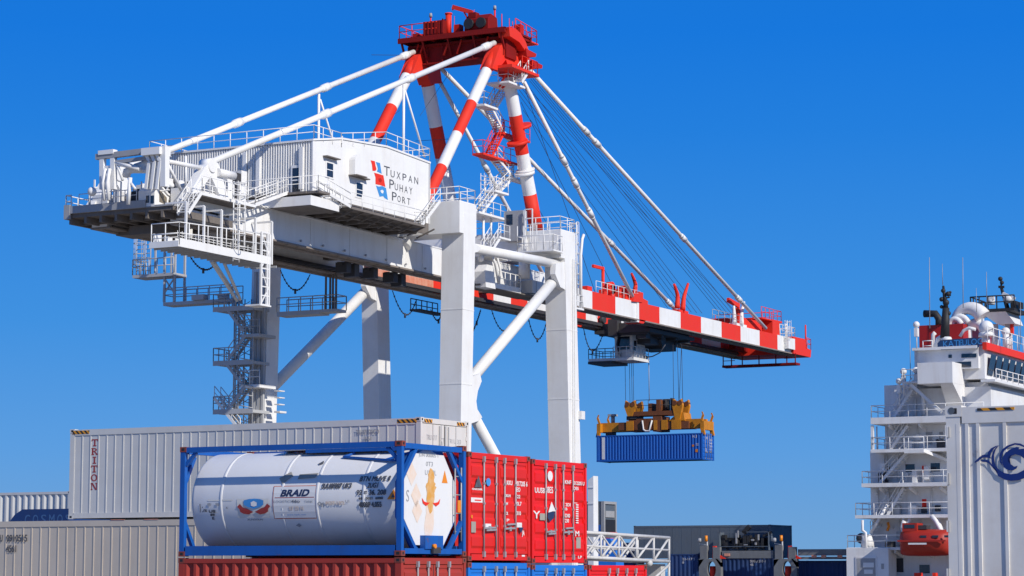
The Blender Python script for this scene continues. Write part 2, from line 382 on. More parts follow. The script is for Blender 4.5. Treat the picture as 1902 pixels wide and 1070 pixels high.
mb = MB(); mb.box(-600,600,QY,QY+0.9,-6,0.15); tag(link('quay_wall', mb.mesh('quay_wall', [ground_mat()])), kind='structure')

# ------------------------------------------------------------------ the ship-to-shore crane
NU, FU, LU = -96.0, -104.0, -91.0            # near girder face, far girder face, near leg face
def N(px, py): return at(px, py, u=NU)
def F(px, py): return at(px, py, u=FU)
def L(px, py): return at(px, py, u=LU)
crane = thing('container_crane', 'tall white and red quayside gantry crane with striped boom and lettered machinery house', 'crane', (-100, 176, 0))
# portal legs
def leg_mb(u0, u1, a0, a1, b0, b1, z0, z1):
    m = MB(); m.hexa([(u0,a0,z0),(u1,a0,z0),(u1,a1,z0),(u0,a1,z0),(u0,b0,z1),(u1,b0,z1),(u1,b1,z1),(u0,b1,z1)]); 
    for z in (7.5, 13.2, 19.4, 25.3):          # weld seams and access covers
        t = (z-z0)/(z1-z0); y0 = a0+(b0-a0)*t; y1 = a1+(b1-a1)*t
        m.box(u0-0.018,u1+0.018,y0-0.018,y1+0.018,z,z+0.09)
    return m
for u0, u1 in ((-92.95,-91.0), (-111.3,-109.7)):
    du = .42 if u0 < -100 else 0
    part('portal_leg', leg_mb(u0+du,u1+du,165.35,166.95,166.2,168.15,1.6,33.0), WHITE, crane)
    part('portal_leg', leg_mb(u0,u1,185.6,187.8,184.1,186.15,1.6,33.0), WHITE, crane)
# portal cross beams over the legs
m = MB(); m.box(-111.8,-91.02,165.5,168.3,31.35,33.85); m.box(-111.7,-91.1,165.6,168.2,33.85,33.93); part('portal_beam', m, WHITE, crane)
m = MB(); m.box(-111.8,-91.02,183.4,186.3,31.4,33.8); m.box(-111.7,-91.1,183.5,186.2,33.8,33.88); part('portal_beam', m, WHITE, crane)
for y0,y1 in ((165.2,167.1),(185.5,187.9)):
    m = MB(); m.box(-113,-90,y0,y1,1.3,3.2); part('sill_beam', m, WHITE, crane)
    for ub in (-110.5,-92):
        m = MB(); m.box(ub-3.4,ub+3.4,y0+0.4,y1-0.4,0.5,1.2)
        for k in range(6): m.tube((ub-2.9+k*1.16,y0+0.5,0.36),(ub-2.9+k*1.16,y1-0.5,0.36),0.35,n=12)
        part('bogie', m, GREY, crane)
# side frames: horizontal tube, K bracing, gussets
def gus(u, pts, th, name='gusset'):
    q = [L(*p) for p in pts]; m = MB(); m.ext([(u, p.y, p.z) for p in q], (-th,0,0)); part(name, m, WHITE, crane)
for u, ug in ((-91.75,-91.06), (-110.5,-109.78)):
    def T(px, py):
        p = L(px, py); return V((u, p.y, p.z))
    for a, b, r in ((T(868,455),T(1060,492),0.40), (T(868,730),T(1050,512),0.47), (T(872,730),V((u,187,2.6)),0.44)):
        if u < -100 and b.z < 5: continue
        m = MB(); m.tube(a, b, r, n=20); part('brace_tube', m, WHITE, crane)
    z = 4.28
    if u > -100: gus(ug, ((866,672),(876,686),(880,699),(893,694),(896,708),(889,726),(886,745),(888,760),(897,775),(890,782),(878,786),(866,792)), 0.5)
    z = 8.232
    gus(ug, [(860+a/z,430+b/z) for a,b in ((1430,490),(1560,462),(1600,440),(1610,960),(1560,880),(1500,850),(1420,650))], 0.5)
    gus(ug, [(860+a/z,430+b/z) for a,b in ((60,80),(150,140),(200,190),(260,225),(300,240),(240,310),(160,330),(60,420))], 0.5)

# twin girders and boom
HB = 28.8
def girder(name, u0, u1, v0, v1, z0, z1, stripes=None, mats=(WHITE, CRED), inner=None):
    m = MB()
    cuts = [v0] + [c for c in (stripes or []) if v0 < c < v1] + [v1]
    for i in range(len(cuts)-1):
        a, b = cuts[i], cuts[i+1]; k = i % 2
        m.face([(u1,a,z0),(u1,b,z0),(u1,b,z1),(u1,a,z1)], k); m.face([(u0,a,z0),(u0,b,z0),(u0,b,z1),(u0,a,z1)], k)
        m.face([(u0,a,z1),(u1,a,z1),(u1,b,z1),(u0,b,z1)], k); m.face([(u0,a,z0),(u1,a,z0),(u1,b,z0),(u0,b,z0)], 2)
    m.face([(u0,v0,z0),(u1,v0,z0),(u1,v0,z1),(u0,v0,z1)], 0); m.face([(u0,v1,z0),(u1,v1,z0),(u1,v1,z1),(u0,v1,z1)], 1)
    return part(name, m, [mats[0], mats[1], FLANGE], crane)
bx = [1100,1143,1185.4,1224.8,1264,1302,1340,1375.5,1410.7,1444,1478]
cutv = [at(x, 534+(x-1067)*0.2334, u=NU).y for x in bx]
girder('girder', -97.3, -96.0, 135.6, 191.0, HB, 31.1)
girder('girder', -104.0, -102.7, 135.6, 182.0, HB, 31.1)
girder('boom', -97.3, -96.0, 191.0, 254.2, HB, 30.45, cutv)
cutf = [182.0+0.01] + [183.5,187.5,191.0] + cutv
girder('boom', -104.0, -102.7, 182.0, 254.2, HB, 30.45, [182.05,186.2,189.4,193.2,196.6]+cutv[:1]+cutv[1:])
# flanges, rails and stiffeners along the undersides
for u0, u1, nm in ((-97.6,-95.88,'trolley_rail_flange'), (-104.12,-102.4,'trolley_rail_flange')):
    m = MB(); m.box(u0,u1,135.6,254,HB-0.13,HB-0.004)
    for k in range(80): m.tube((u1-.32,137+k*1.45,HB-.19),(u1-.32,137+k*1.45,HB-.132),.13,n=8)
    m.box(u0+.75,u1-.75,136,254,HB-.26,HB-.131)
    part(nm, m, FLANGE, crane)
for u in (-97.75,-102.35):
    m = MB(); m.box(u-0.2,u+0.2,136,253.5,HB+0.05,HB+0.22); m.box(u-0.06,u+0.06,136,253.5,HB+0.224,HB+0.4); part('trolley_rail', m, DARK, crane)
for px0, px1, py in ((676,724,518),(748,805,533)):        # faded paint on the inner side of the far girder
    a = at(px0,py,u=-102.68); b = at(px1,py,u=-102.68); m = MB(); m.box(-102.7,-102.685,a.y,b.y,HB+.45,HB+1.1); part('faded_paint_patch', m, FADEDR, crane)
# weld seams / vertical joints on the near girder
m = MB()
for k in range(9): m.box(-95.995,-95.965,140.3+k*5.6,140.36+k*5.6,HB+0.02,31.05)
m.box(-95.995,-95.96,135.7,190,31.0,31.1); part('web_seam', m, WHITE_R, crane)
# cross ties joining the two girders, hinge brackets
for v in (136.2, 150.0, 164.0, 190.3):
    m = MB(); m.box(-102.68,-97.32,v,v+0.9,HB+0.9,31.0); part('girder_tie', m, UNDER, crane)
m = MB(); m.box(-104.3,-95.7,250.6,254.4,HB-0.1,30.6); part('boom_tip_beam', m, CRED, crane)
hv = cutv[2]
for u in (NU, FU+1.35):
    m = MB(); z0 = HB-0.35; zt = at(1185.4, 546, u=NU).z
    m.ext([(u+0.12,hv,z0),(u+0.12,hv+0.9,z0),(u+0.12,hv+2.0,HB+0.3),(u+0.12,hv+2.0,zt-0.5),(u+0.12,hv+0.9,zt-0.35),(u+0.12,hv+0.9,zt+0.2),(u+0.12,hv,zt+0.2)], (-1.5,0,0)); part('hinge_bracket', m, CRED, crane)
    m = MB(); m.box(u-1.35,u+0.1,hv-0.45,hv-0.02,HB-0.3,zt+0.05); part('hinge_plate', m, WHITE, crane)

# ---- pylon: four striped tubes to the apex
def striped(name, top, base, ys, r, u, r2=None):
    m = MB(); pts = [V(top)]
    d = V(base)-V(top)
    for y in ys:
        # parameter where the tube crosses picture height y
        lo, hi = 0.0, 1.0
        for _ in range(40):
            mid = (lo+hi)/2; p = V(top)+d*mid
            x_ = p.x*_ca+p.y*_sa; d_ = -p.x*_sa+p.y*_ca; h_ = p.z-EYE
            py = CY - FPX*(h_*_cp-d_*_sp)/(d_*_cp+h_*_sp)
            if py < y: lo = mid
            else: hi = mid
        pts.append(V(top)+d*lo)
    pts.append(V(base)); n = len(pts)-1
    for i in range(n):
        f0 = (pts[i]-pts[0]).length/d.length; f1 = (pts[i+1]-pts[0]).length/d.length; rr = (r2 or r)-r
        m.tube(pts[i], pts[i+1], r+rr*f0, r+rr*f1, n=20, m=(i+1) % 2, cap=(i in (0, n-1)))
    return part(name, m, [WHITE, CRED], crane)
apN = N(922, 96); apF = V((FU, apN.y, apN.z))
LNb = N(752, 458); SNb = N(997, 432)
LFt = F(800, 100); SFt = F(806, 105)
striped('pylon_leg', N(917,103), LNb, [132,192,250,311,378], 0.47, NU)
striped('pylon_leg', N(936,100), SNb, [142,214,286,361], 0.55, NU, 0.62)
d0 = V((-8.0,0,0))
striped('pylon_leg', N(917,103)+d0, LNb+d0, [143,200,262], 0.52, FU)
striped('pylon_leg', N(936,100)+d0, SNb+d0, [159,235,292], 0.60, FU)
pv = apN.y; pz = apN.z
print('apex', apN, 'bases', LNb, SNb)
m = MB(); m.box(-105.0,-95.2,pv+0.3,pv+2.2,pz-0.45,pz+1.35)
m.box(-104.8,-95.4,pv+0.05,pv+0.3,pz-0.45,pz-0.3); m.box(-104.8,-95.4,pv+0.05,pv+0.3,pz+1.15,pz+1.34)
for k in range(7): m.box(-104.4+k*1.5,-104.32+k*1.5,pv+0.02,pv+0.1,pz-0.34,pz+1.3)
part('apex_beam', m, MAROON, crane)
for u in (NU, FU):                                       # heads where the tubes meet
    m = MB(); q = [(916,88),(925,80),(944,80),(952,92),(958,140),(938,142),(928,112),(912,132),(902,128)]
    m.ext([(u+0.62, N(*p).y, N(*p).z) for p in q], (-1.2,0,0)); part('pylon_head', m, CRED, crane)
# apex deck
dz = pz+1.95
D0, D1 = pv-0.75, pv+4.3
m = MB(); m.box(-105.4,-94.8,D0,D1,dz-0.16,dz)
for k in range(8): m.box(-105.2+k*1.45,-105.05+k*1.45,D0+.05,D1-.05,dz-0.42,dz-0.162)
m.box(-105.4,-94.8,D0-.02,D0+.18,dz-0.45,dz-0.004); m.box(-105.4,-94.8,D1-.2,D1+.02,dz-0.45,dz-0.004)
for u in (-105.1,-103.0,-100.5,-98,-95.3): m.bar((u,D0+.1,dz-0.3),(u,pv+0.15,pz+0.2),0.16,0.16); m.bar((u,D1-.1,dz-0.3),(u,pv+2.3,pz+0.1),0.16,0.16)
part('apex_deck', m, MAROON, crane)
m = MB(); m.rail([(-105.3,D1-.1,dz),(-105.3,D0+.1,dz),(-101.5,D0+.1,dz)],1.15,1.3,0.045); part('apex_railing', m, CRED, crane)
m = MB(); m.rail([(-95.6,D1-.1,dz),(-105.2,D1-.1,dz)],1.15,1.4,0.045); part('apex_railing', m, CRED, crane)
m = MB(); m.rail([(-94.9,D0+2.2,dz),(-94.9,D1+1.2,dz-0.3),(-95.8,D1+1.2,dz-0.3)],1.15,1.0,0.045); m.box(-96.0,-94.8,D1+.03,D1+1.3,dz-0.42,dz-0.3); part('apex_railing', m, CRED, crane)
# sheave house with black wheels
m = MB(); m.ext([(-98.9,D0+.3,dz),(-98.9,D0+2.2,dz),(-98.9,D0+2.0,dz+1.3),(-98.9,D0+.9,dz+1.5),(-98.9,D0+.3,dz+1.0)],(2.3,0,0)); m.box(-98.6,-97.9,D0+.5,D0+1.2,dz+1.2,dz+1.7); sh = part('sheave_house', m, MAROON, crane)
m = MB()
for u in (-98.4,-97.2): m.tube((u,D0+.05,dz+.62),(u,D0+.32,dz+.62),0.46,n=16)
part('sheave', m, BLACK, sh)
m = MB(); prof = [(D0+.4,dz+.02),(D0+1.6,dz+.12),(D0+2.6,dz-.1),(D0+3.6,dz-.7),(D0+4.3,dz-1.6),(D0+4.3,dz-2.3),(D0+3.5,dz-1.5),(D0+2.4,dz-.95),(D0+.6,dz-.75)]
m.ext([(-94.6,y,z) for y,z in prof],(-1.1,0,0)); part('sheave_hood', m, CRED, crane)
for k,(y,z) in enumerate(((D0+4.4,dz-1.3),(D0+5.6,dz-2.1))):
    m = MB(); m.ext([(-96.0,y-1.0,z),(-96.0,y+1.0,z-.1),(-96.0,y+.9,z-.4),(-96.0,y-.8,z-.7)],(1.5,0,0)); part('floodlight_bracket', m, CREDD, crane)
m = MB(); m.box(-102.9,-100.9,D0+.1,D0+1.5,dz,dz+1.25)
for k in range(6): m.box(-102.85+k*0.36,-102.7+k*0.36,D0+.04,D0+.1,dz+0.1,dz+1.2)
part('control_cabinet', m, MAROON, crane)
m = MB(); q = at(833,58,v=D0+1); m.tube((q.x,D0+1,dz),(q.x,D0+1,at(833,27,v=D0+1).z),0.27,n=10); m.tube((q.x-.6,D0+1,dz+1.25),(q.x-.6,D0+1,at(826,34,v=D0+1).z),0.06); m.tube((q.x,D0+1,at(833,27,v=D0+1).z),(q.x,D0+1,at(833,24.5,v=D0+1).z),0.33,n=10); m.bar((q.x,D0+1,at(833,36,v=D0+1).z),(q.x-.6,D0+1,at(833,36,v=D0+1).z),.08,.1); part('exhaust_post', m, CRED, crane)
# davit on the apex deck
m = MB(); vd = D0+1.2; dp = at(873,60,v=vd); db = at(872,25,v=vd); de = at(841,13,v=vd)
m.tube((dp.x,dp.y,dz),db,0.17,0.14,n=8); m.bar(db+V((0.3,0,0.05)),de,0.26,0.36); m.tube(db+V((0.05,0,-.9)), db.lerp(de,.35),0.07,n=6); m.bar(de,de+V((0,0,-0.3)),0.1,0.1)
part('davit', m, CRED, crane)
m = MB()
for u, h, y in ((-104.6,.6,1.2),(-103.6,.9,2.4),(-100.3,.9,.9),(-99.6,.7,2.2),(-100.6,.5,3.0),(-95.4,.8,2.9),(-104.9,1.0,3.2)): m.box(u,u+.6,D0+y,D0+y+.7,dz,dz+h)
part('junction_box', m, CREDD, crane)
m = MB()
for u in (-104.2,-103.7,-101.2,-99.9,-97.3): m.tube((u,pv+.02,pz+.2),(u+.5,pv-.05,pz+1.4),.09,n=6)
part('brace_strut', m, CRED, crane)
for px, y1, r in ((800,32,0.10),(833,28,0.05),(919,18,0.12),(881,18,0.03),(932,26,0.06),(946,34,0.05),(952,40,0.05),(844,30,0.03)):
    m = MB(); t = at(px, y1, v=D0+.8 if px < 900 else D0+2.8); m.tube((t.x,t.y,dz),t,r,r*0.7,n=6)
    if px in (800,919): m.tube(t,t+V((0,0,0.35)),0.16,0.12,n=8,m=1)
    part('mast', m, [CRED, GREY], crane)
# side landings by the apex (near side)
q = at(960,122,u=-94.0)
m = MB(); m.box(-96.2,-94.0,q.y-0.9,q.y+4.2,q.z-0.25,q.z); m.rail([(-95.9,q.y+4.1,q.z),(-94.1,q.y+4.1,q.z),(-94.1,q.y+1.2,q.z)],1.1,1.1,0.035)
m.bar((-95.5,q.y+1,q.z-0.2),(-95.9,q.y+0.4,q.z-1.6),0.15,0.15); m.bar((-95.5,q.y+3,q.z-0.2),(-95.9,q.y+0.9,q.z-1.6),0.15,0.15)
part('access_landing', m, CRED, crane)
q2 = at(952,152,u=-94.8)
m = MB(); m.box(-96.9,-94.7,q2.y-0.9,q2.y+2.2,q2.z-0.22,q2.z-0.05); m.rail([(-94.8,q2.y+2.1,q2.z),(-94.8,q2.y-0.8,q2.z),(-96.8,q2.y-0.8,q2.z)],1.1,1.0,0.035)
m.stair((-94.2,q2.y+0.6,q2.z),(-94.2,q.y+2.6,q.z),(-0.8,0,0),7)
part('access_landing', m, WHITE, crane)
# zig-zag stairs up the seaward pylon leg
def landing(px0, px1, py, u, mat, dep=1.1, rl=True):
    a = at(px0, py, u=u); b = at(px1, py, u=u); m = MB(); z = a.z
    m.box(u-dep,u,a.y,b.y,z-0.18,z)
    if rl: m.rail([(u-dep+.05,a.y,z),(u-.05,a.y,z),(u-.05,b.y,z)],1.1,1.2,0.035)
    part('stair_landing', m, mat, crane); return V((u-0.2,a.y,z)), V((u-0.2,b.y,z))
def flight(a, b, mat, n=9, wv=(-0.8,0,0)):
    m = MB(); m.stair(a, b, wv, n, 0); part('stair_flight', m, mat, crane)
s1 = landing(900,925,192,-97.0,WHITE)
flight(s1[1], at(958,143,u=-97.2), WHITE, 14)
s2 = landing(935,985,245,-97.0,CRED,0.9)
flight(s2[0]+V((0,0.6,0)), s1[1]+V((0,-0.8,0)), WHITE, 12)
s3 = landing(898,962,283,-97.0,CRED)
flight(s3[0]+V((0,2.0,0)), s2[0]+V((0,0.5,0)), CRED, 9)
s4 = landing(952,984,328,-97.0,WHITE,0.9)
flight(s4[0]+V((0,0.6,0)), s3[0]+V((0,3.0,0)), WHITE, 9)
s5 = landing(920,945,352,-97.0,WHITE)
flight(s5[0]+V((0,1.2,0)), s4[0]+V((0,0.6,0)), WHITE, 8)
s6 = landing(890,944,392,-97.0,WHITE,2.2)
flight(s6[0]+V((0,1.0,0)), s5[0]+V((0,1.0,0)), WHITE, 8)
for px, py in ((968,232),(962,262)):                      # collar on the leg
    m = MB(); c = N(px, py+6); m.tube(c, c+V((0,-0.12,0.25)), 0.95, n=20); part('leg_collar', m, CRED, crane)
m = MB(); c = N(975,325); m.tube(c, c+V((0,-0.1,0.25)), 0.9, n=20); c = N(976,318); m.tube(c, c+V((0,-0.06,0.15)), 0.85, n=20); part('leg_collar', m, WHITE, crane)
for px in (893,903):                                     # ladder cage left of the stair
    pass
m = MB(); a = at(893,395,u=-98); m.ladder(a, at(893,322,u=-98), (0,0.9,0), cage=0.8, out=(0.9,0,0)); part('caged_ladder', m, WHITE, crane)
# supports below that landing down to the portal beam
m = MB()
for px in (898,912,938): 
    a = at(px,395,u=-97.6); m.tube(a,(a.x,a.y,33.0 if a.y > 183 else 31.0),0.11,n=8)
part('landing_post', m, WHITE, crane)

# ---- stays
def stay(name, pts, r, joints=(), mat=None):
    m = MB()
    for a, b in zip(pts[:-1], pts[1:]): m.tube(a, b, r, n=12)
    for j in joints:
        d = (pts[-1]-pts[0]).normalized(); m.tube(j-d*0.45, j+d*0.45, r*1.42, n=12); m.tube(j-d*0.75, j-d*0.45, r*1.02, r*1.42, n=12); m.tube(j+d*0.45, j+d*0.75, r*1.42, r*1.02, n=12)
    return part(name, m, mat or WHITE, crane)
for d in (V((0,0,0)), V((-8,0,0))):
    a, b = N(918,80)+d, N(388,303)+d; stay('backstay', [a,b], 0.235, [a.lerp(b,0.035), a.lerp(b,0.34), a.lerp(b,0.64)])
    a, b = N(986,132)+d, N(1422,610)+d; a = a+(a-b)*.045; stay('forestay', [a,b], 0.20, [a.lerp(b,0.235), a.lerp(b,0.275), a.lerp(b,0.62), a.lerp(b,0.87)])
    a, b = N(976,158)+d, N(1178,557)+d; a = a+(a-b)*.085; stay('forestay', [a,b], 0.185, [a.lerp(b,0.385), a.lerp(b,0.48), a.lerp(b,0.61)])
    m = MB(); a = N(750,158)+d; m.tube(a, (a.x,a.y,36.3), 0.11, n=8); m.tube(a+V((0,0.2,-0.4)), N(789,292)+d, 0.08, n=8); part('stay_prop', m, WHITE, crane)
    # bracket carrying the foot of the backstay
    m = MB(); p = [N(*q)+d for q in ((372,312),(384,300),(398,304),(412,352),(418,372),(405,372),(384,328),(352,372),(338,372))]
    m.ext([(q.x+0.35,q.y,q.z) for q in p], (-0.7,0,0)); m.tube(N(386,308)+d+V((0.45,0,0)), N(386,308)+d+V((-0.45,0,0)), 0.5, n=14); part('backstay_bracket', m, WHITE, crane)
    m = MB(); p = [N(*q)+d for q in ((1172,560),(1176,545),(1184,545),(1190,562))]; m.ext([(q.x+0.2,q.y,q.z) for q in p], (-0.5,0,0)); part('stay_lug', m, CRED, crane)
# running ropes: apex to boom
def ropes(name, pairs, r=0.028):
    m = MB()
    for a, b in pairs: m.tube(a, b, r, n=4, cap=False)
    return part(name, m, CABLE, crane)
prs = []
for k in range(5): prs.append((at(984+k*2.2, 150-k*3, u=-97.4-k*.15), at(1338+k*8.5, 584+k*1.5, u=-98.2-k*.3)))
for k in range(5): prs.append((at(958+k*3.5, 168-k*5, u=-101.4-k*.15), at(1264+k*10, 578+k*1.0, u=-101.6-k*.2)))
prs.append((at(972, 205, u=-100), at(1240, 572, u=-100.5))); prs.append((at(990, 175, u=-98), at(1376, 590, u=-98)))
ropes('boom_hoist_rope', prs)
ropes('boom_hoist_rope', [(at(975,165,u=-99), at(1106,545,u=-99)), (at(968,190,u=-100), at(1150,556,u=-100)), (at(985,360,u=-98), at(1085,540,u=-98))])
ropes('stay_wire', [(at(772,262,u=-104), at(836,258,u=-99)), (at(690,92+10,u=-104), at(782,103,u=-104)), (at(780,215,u=-103), at(830,143,u=-103)), (at(700,240,u=-104),at(742,205,u=-104))], 0.02)

# ---- machinery house
HU = -93.0
A_, B_, R_, D_ = at(583,262,u=HU), at(634,259,u=HU), at(717.5,273.8,u=HU), at(798,304,u=HU)
hv0, hv1 = A_.y, D_.y; hz0 = at(798,416,u=HU).z; HF = -107.0
print('house', A_, B_, R_, D_, hz0)
house = None
m = MB(); prof = [(hv0,hz0),(hv1,hz0),(hv1,D_.z),(R_.y,R_.z),(B_.y,B_.z-0.02),(hv0,A_.z)]
m.ext([(HU,y,z) for y,z in prof], (-0.12,0,0))
m.ext([(HF+0.12,y,z) for y,z in prof], (-0.12,0,0)); m.box(HF,HU,hv1-0.12,hv1-0.005,hz0,D_.z-0.02)
house = part('machinery_house', m, WHITE, crane)
# landward wall of upright corrugated sheet
m = MB(); n = 64; zs = (hz0, A_.z)
pts = []
for i in range(n):
    x0 = HF + 0.05 + (HU-0.05-HF-0.05)*i/n; dx = (HU-HF-0.1)/n
    pts += [(x0, hv0), (x0+dx*0.3, hv0), (x0+dx*0.5, hv0-0.14), (x0+dx*0.8, hv0-0.14)]
pts.append((HU-0.05, hv0))
for (x0,y0),(x1,y1) in zip(pts[:-1], pts[1:]): m.face([(x0,y0,zs[0]),(x1,y1,zs[0]),(x1,y1,zs[1]),(x0,y0,zs[1])])
part('corrugated_wall', m, WHITE, house)
m = MB(); top = [(hv0-0.2,A_.z),(B_.y,B_.z),(R_.y,R_.z),(hv1+0.05,D_.z)]
m.ext([(HU+0.08,y,z) for y,z in top]+[(HU+0.08,y,z+0.14) for y,z in top[::-1]], (HF-HU-0.16,0,0))
m.box(HU-0.001,HU+0.1,B_.y-0.06,B_.y+0.06,B_.z-0.3,B_.z+0.25); part('roof', m, WHITE, house)
m = MB(); m.box(HU-0.06,HU+0.03,hv0-0.16,hv0+0.06,hz0,A_.z); m.box(HU-0.06,HU+0.03,hv1-0.06,hv1+0.04,hz0,D_.z); part('corner_trim', m, WHITE, house)
for px, py in ((612,316),(667,353)):                       # two small windows with hoods
    c = at(px,py,u=HU); m = MB(); m.box(HU+0.005,HU+0.04,c.y-0.6,c.y+0.6,c.z-0.62,c.z+0.62,0); m.box(HU+0.04,HU+0.055,c.y-0.42,c.y+0.42,c.z-0.5,c.z+0.5,1)
    m.box(HU+0.055,HU+0.07,c.y-0.42,c.y+0.42,c.z-0.03,c.z+0.03,0)
    m.box(HU+0.005,HU+0.4,c.y-0.95,c.y+0.95,c.z+0.86,c.z+0.94,2); part('window', m, [WHITE, GLASS, UNDER], house)
c = at(655,308,u=HU)                                       # hooded vent
m = MB(); arc = [(c.y-0.55,c.z-0.75)]+[(c.y-0.55*math.cos(math.pi*k/8)*1.0, c.z+0.35+0.5*math.sin(math.pi*k/8)) for k in range(9)]+[(c.y+0.55,c.z-0.75)]
m.ext([(HU+0.55,y,z) for y,z in arc], (-0.55,0,0)); m.box(HU+0.005,HU+0.75,c.y-0.6,c.y+0.9,c.z-0.83,c.z-0.76,1); part('vent_hood', m, [WHITE, UNDER], house)
# flags and lettering
def flat(name, polys, mat, par, off):
    m = MB()
    for pl in polys:
        m.face([at(*p, u=HU)+V((off,0,0)) for p in pl])
    return part(name, m, mat, par)
z = 6.295
def hp(*ps): return [(600+a/z, 250+b/z) for a,b in ps]
flat('flag_emblem', [hp((555,300),(605,312),(612,360),(625,405),(612,425),(578,425),(570,350))], CRED, house, 0.012)
flat('flag_emblem', [hp((615,320),(665,332),(685,458),(628,432),(640,400),(630,360))], BLUEPR, house, 0.012)
flat('flag_emblem', [hp((595,445),(650,460),(705,478),(728,612),(670,592),(612,580),(612,500))], CRED, house, 0.012)
flat('flag_emblem', [hp((645,515),(675,510),(688,540),(672,560),(650,548))], CREDD, house, 0.018)
flat('flag_emblem', [hp((618,596),(650,608),(690,602),(735,625),(758,765),(722,745),(700,720),(660,728),(648,690))], BLUEPR, house, 0.012)
flat('flag_emblem', [hp((668,655),(690,645),(708,660),(700,690),(680,682))], WHITE, house, 0.018)
def wall_text(s, p0, p1, hpx, mat=INK, big=1.35):
    a = at(*p0, u=HU); b = at(*p1, u=HU); m = MB()
    W = b.y-a.y; k = len(s); cap = hpx/24.2
    put_text(m, s[0], a+V((0.012,0,0)), (0,1,0), (0,0,1), width=W/k*0.95, height=cap*big)
    for i, ch in enumerate(s[1:]):
        put_text(m, ch, V((HU+0.012, a.y+W*(i+1.1)/k, a.z)), (0,1,0), (0,0,1), width=W/k*(0.66 if ch not in 'I' else 0.14), height=cap)
    part('lettering', m, mat, house)
wall_text('TUXPAN', (713,325), (779,343), 13)
wall_text('PUHAY', (723,350), (768,360), 13)
wall_text('PORT', (728,372), (764,381), 12)

# decks, beams and gratings under the house
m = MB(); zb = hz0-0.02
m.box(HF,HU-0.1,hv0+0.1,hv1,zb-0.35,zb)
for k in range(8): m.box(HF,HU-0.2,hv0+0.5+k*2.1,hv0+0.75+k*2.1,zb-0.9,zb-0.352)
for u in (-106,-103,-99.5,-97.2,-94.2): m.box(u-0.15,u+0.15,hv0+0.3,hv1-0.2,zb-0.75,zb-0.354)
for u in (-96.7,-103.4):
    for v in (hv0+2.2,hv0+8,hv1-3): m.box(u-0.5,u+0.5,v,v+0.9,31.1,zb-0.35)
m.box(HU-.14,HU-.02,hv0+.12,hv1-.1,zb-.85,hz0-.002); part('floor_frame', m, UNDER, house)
fa, fb = at(577,361,u=-92.3), at(630,381,u=-92.3)
m = MB(); m.box(-103,-92.3,fa.y,fb.y,fa.z-0.75,fa.z-0.05,0); m.box(-102.9,-92.4,fa.y+0.05,fb.y-0.05,fa.z-0.80,fa.z-0.754,1); part('lower_platform', m, [WHITE, UNDER], house)
wa, wb, wc, wd = at(583,351,u=-92.0), at(612,360,u=-92.0), at(652,384,u=-92.0), at(790,417,u=-92.0)
m = MB(); m.box(-93.0,-91.95,hv0-0.9,wb.y,wa.z-0.16,wa.z,0); m.box(HF,-93.0,hv0-1.0,hv0-0.15,wa.z-0.16,wa.z,0); m.box(-93.0,-91.95,wc.y,wd.y,wc.z-0.16,wc.z,0)
for k in range(9): m.bar((-92.0,wc.y+0.5+k*1.5,wc.z-0.1),(-93.6,wc.y+0.5+k*1.5,wc.z-0.7),0.1,0.1,1)
part('walkway', m, [UNDER, UNDER], house)
m = MB(); m.rail([(HF,hv0-0.95,wa.z),(-92,hv0-0.95,wa.z),(-92,wb.y,wa.z)],1.1,1.5,0.03); m.rail([(-92,wc.y,wc.z),(-92,wd.y,wc.z),(-93,wd.y,wc.z)],1.1,1.6,0.03); part('walkway_railing', m, WHITE, house)
m = MB(); m.stair((-92.9,wc.y+0.1,wc.z),(-92.9,wb.y-0.2,wa.z),(0.85,0,0),6); part('walkway_stair', m, WHITE, house)
m = MB(); zt = A_.z+0.14
m.rail([(HF-0.6,hv0,zt),(HU,hv0,zt),(HU,B_.y,zt),(HU,R_.y,R_.z+0.14),(HU,hv1,D_.z+0.14),(HF,hv1,D_.z+0.14)],1.05,1.5,0.035); m.rail([(HF-0.6,hv0,zt),(HF-0.6,hv0+6,zt)],1.05,1.5,0.035)
m.box(HF-1.0,HF,hv0-0.1,hv0+6,zt-0.2,zt-0.05); part('roof_railing', m, WHITE, house)
for px in (552,370):                                       # door openings in the corrugated wall
    c = at(px,337,v=hv0-0.15); m = MB(); m.box(c.x-0.5,c.x+0.5,hv0-0.22,hv0-0.143,wa.z+0.05,wa.z+2.1,0); m.box(c.x-0.36,c.x+0.36,hv0-0.235,hv0-0.222,wa.z+0.15,wa.z+1.9,1); m.box(c.x-0.5,c.x+0.5,hv0-0.236,hv0-0.222,wa.z+0.95,wa.z+1.05,0); part('door', m, [WHITE, GLASS], house)
m = MB()
for px in (560,480,455): 
    c = at(px,300,v=hv0-0.2); m.box(c.x-0.16,c.x+0.16,hv0-0.3,hv0-0.145,hz0+0.4,A_.z-0.4)
part('downpipe', m, WHITE, house)

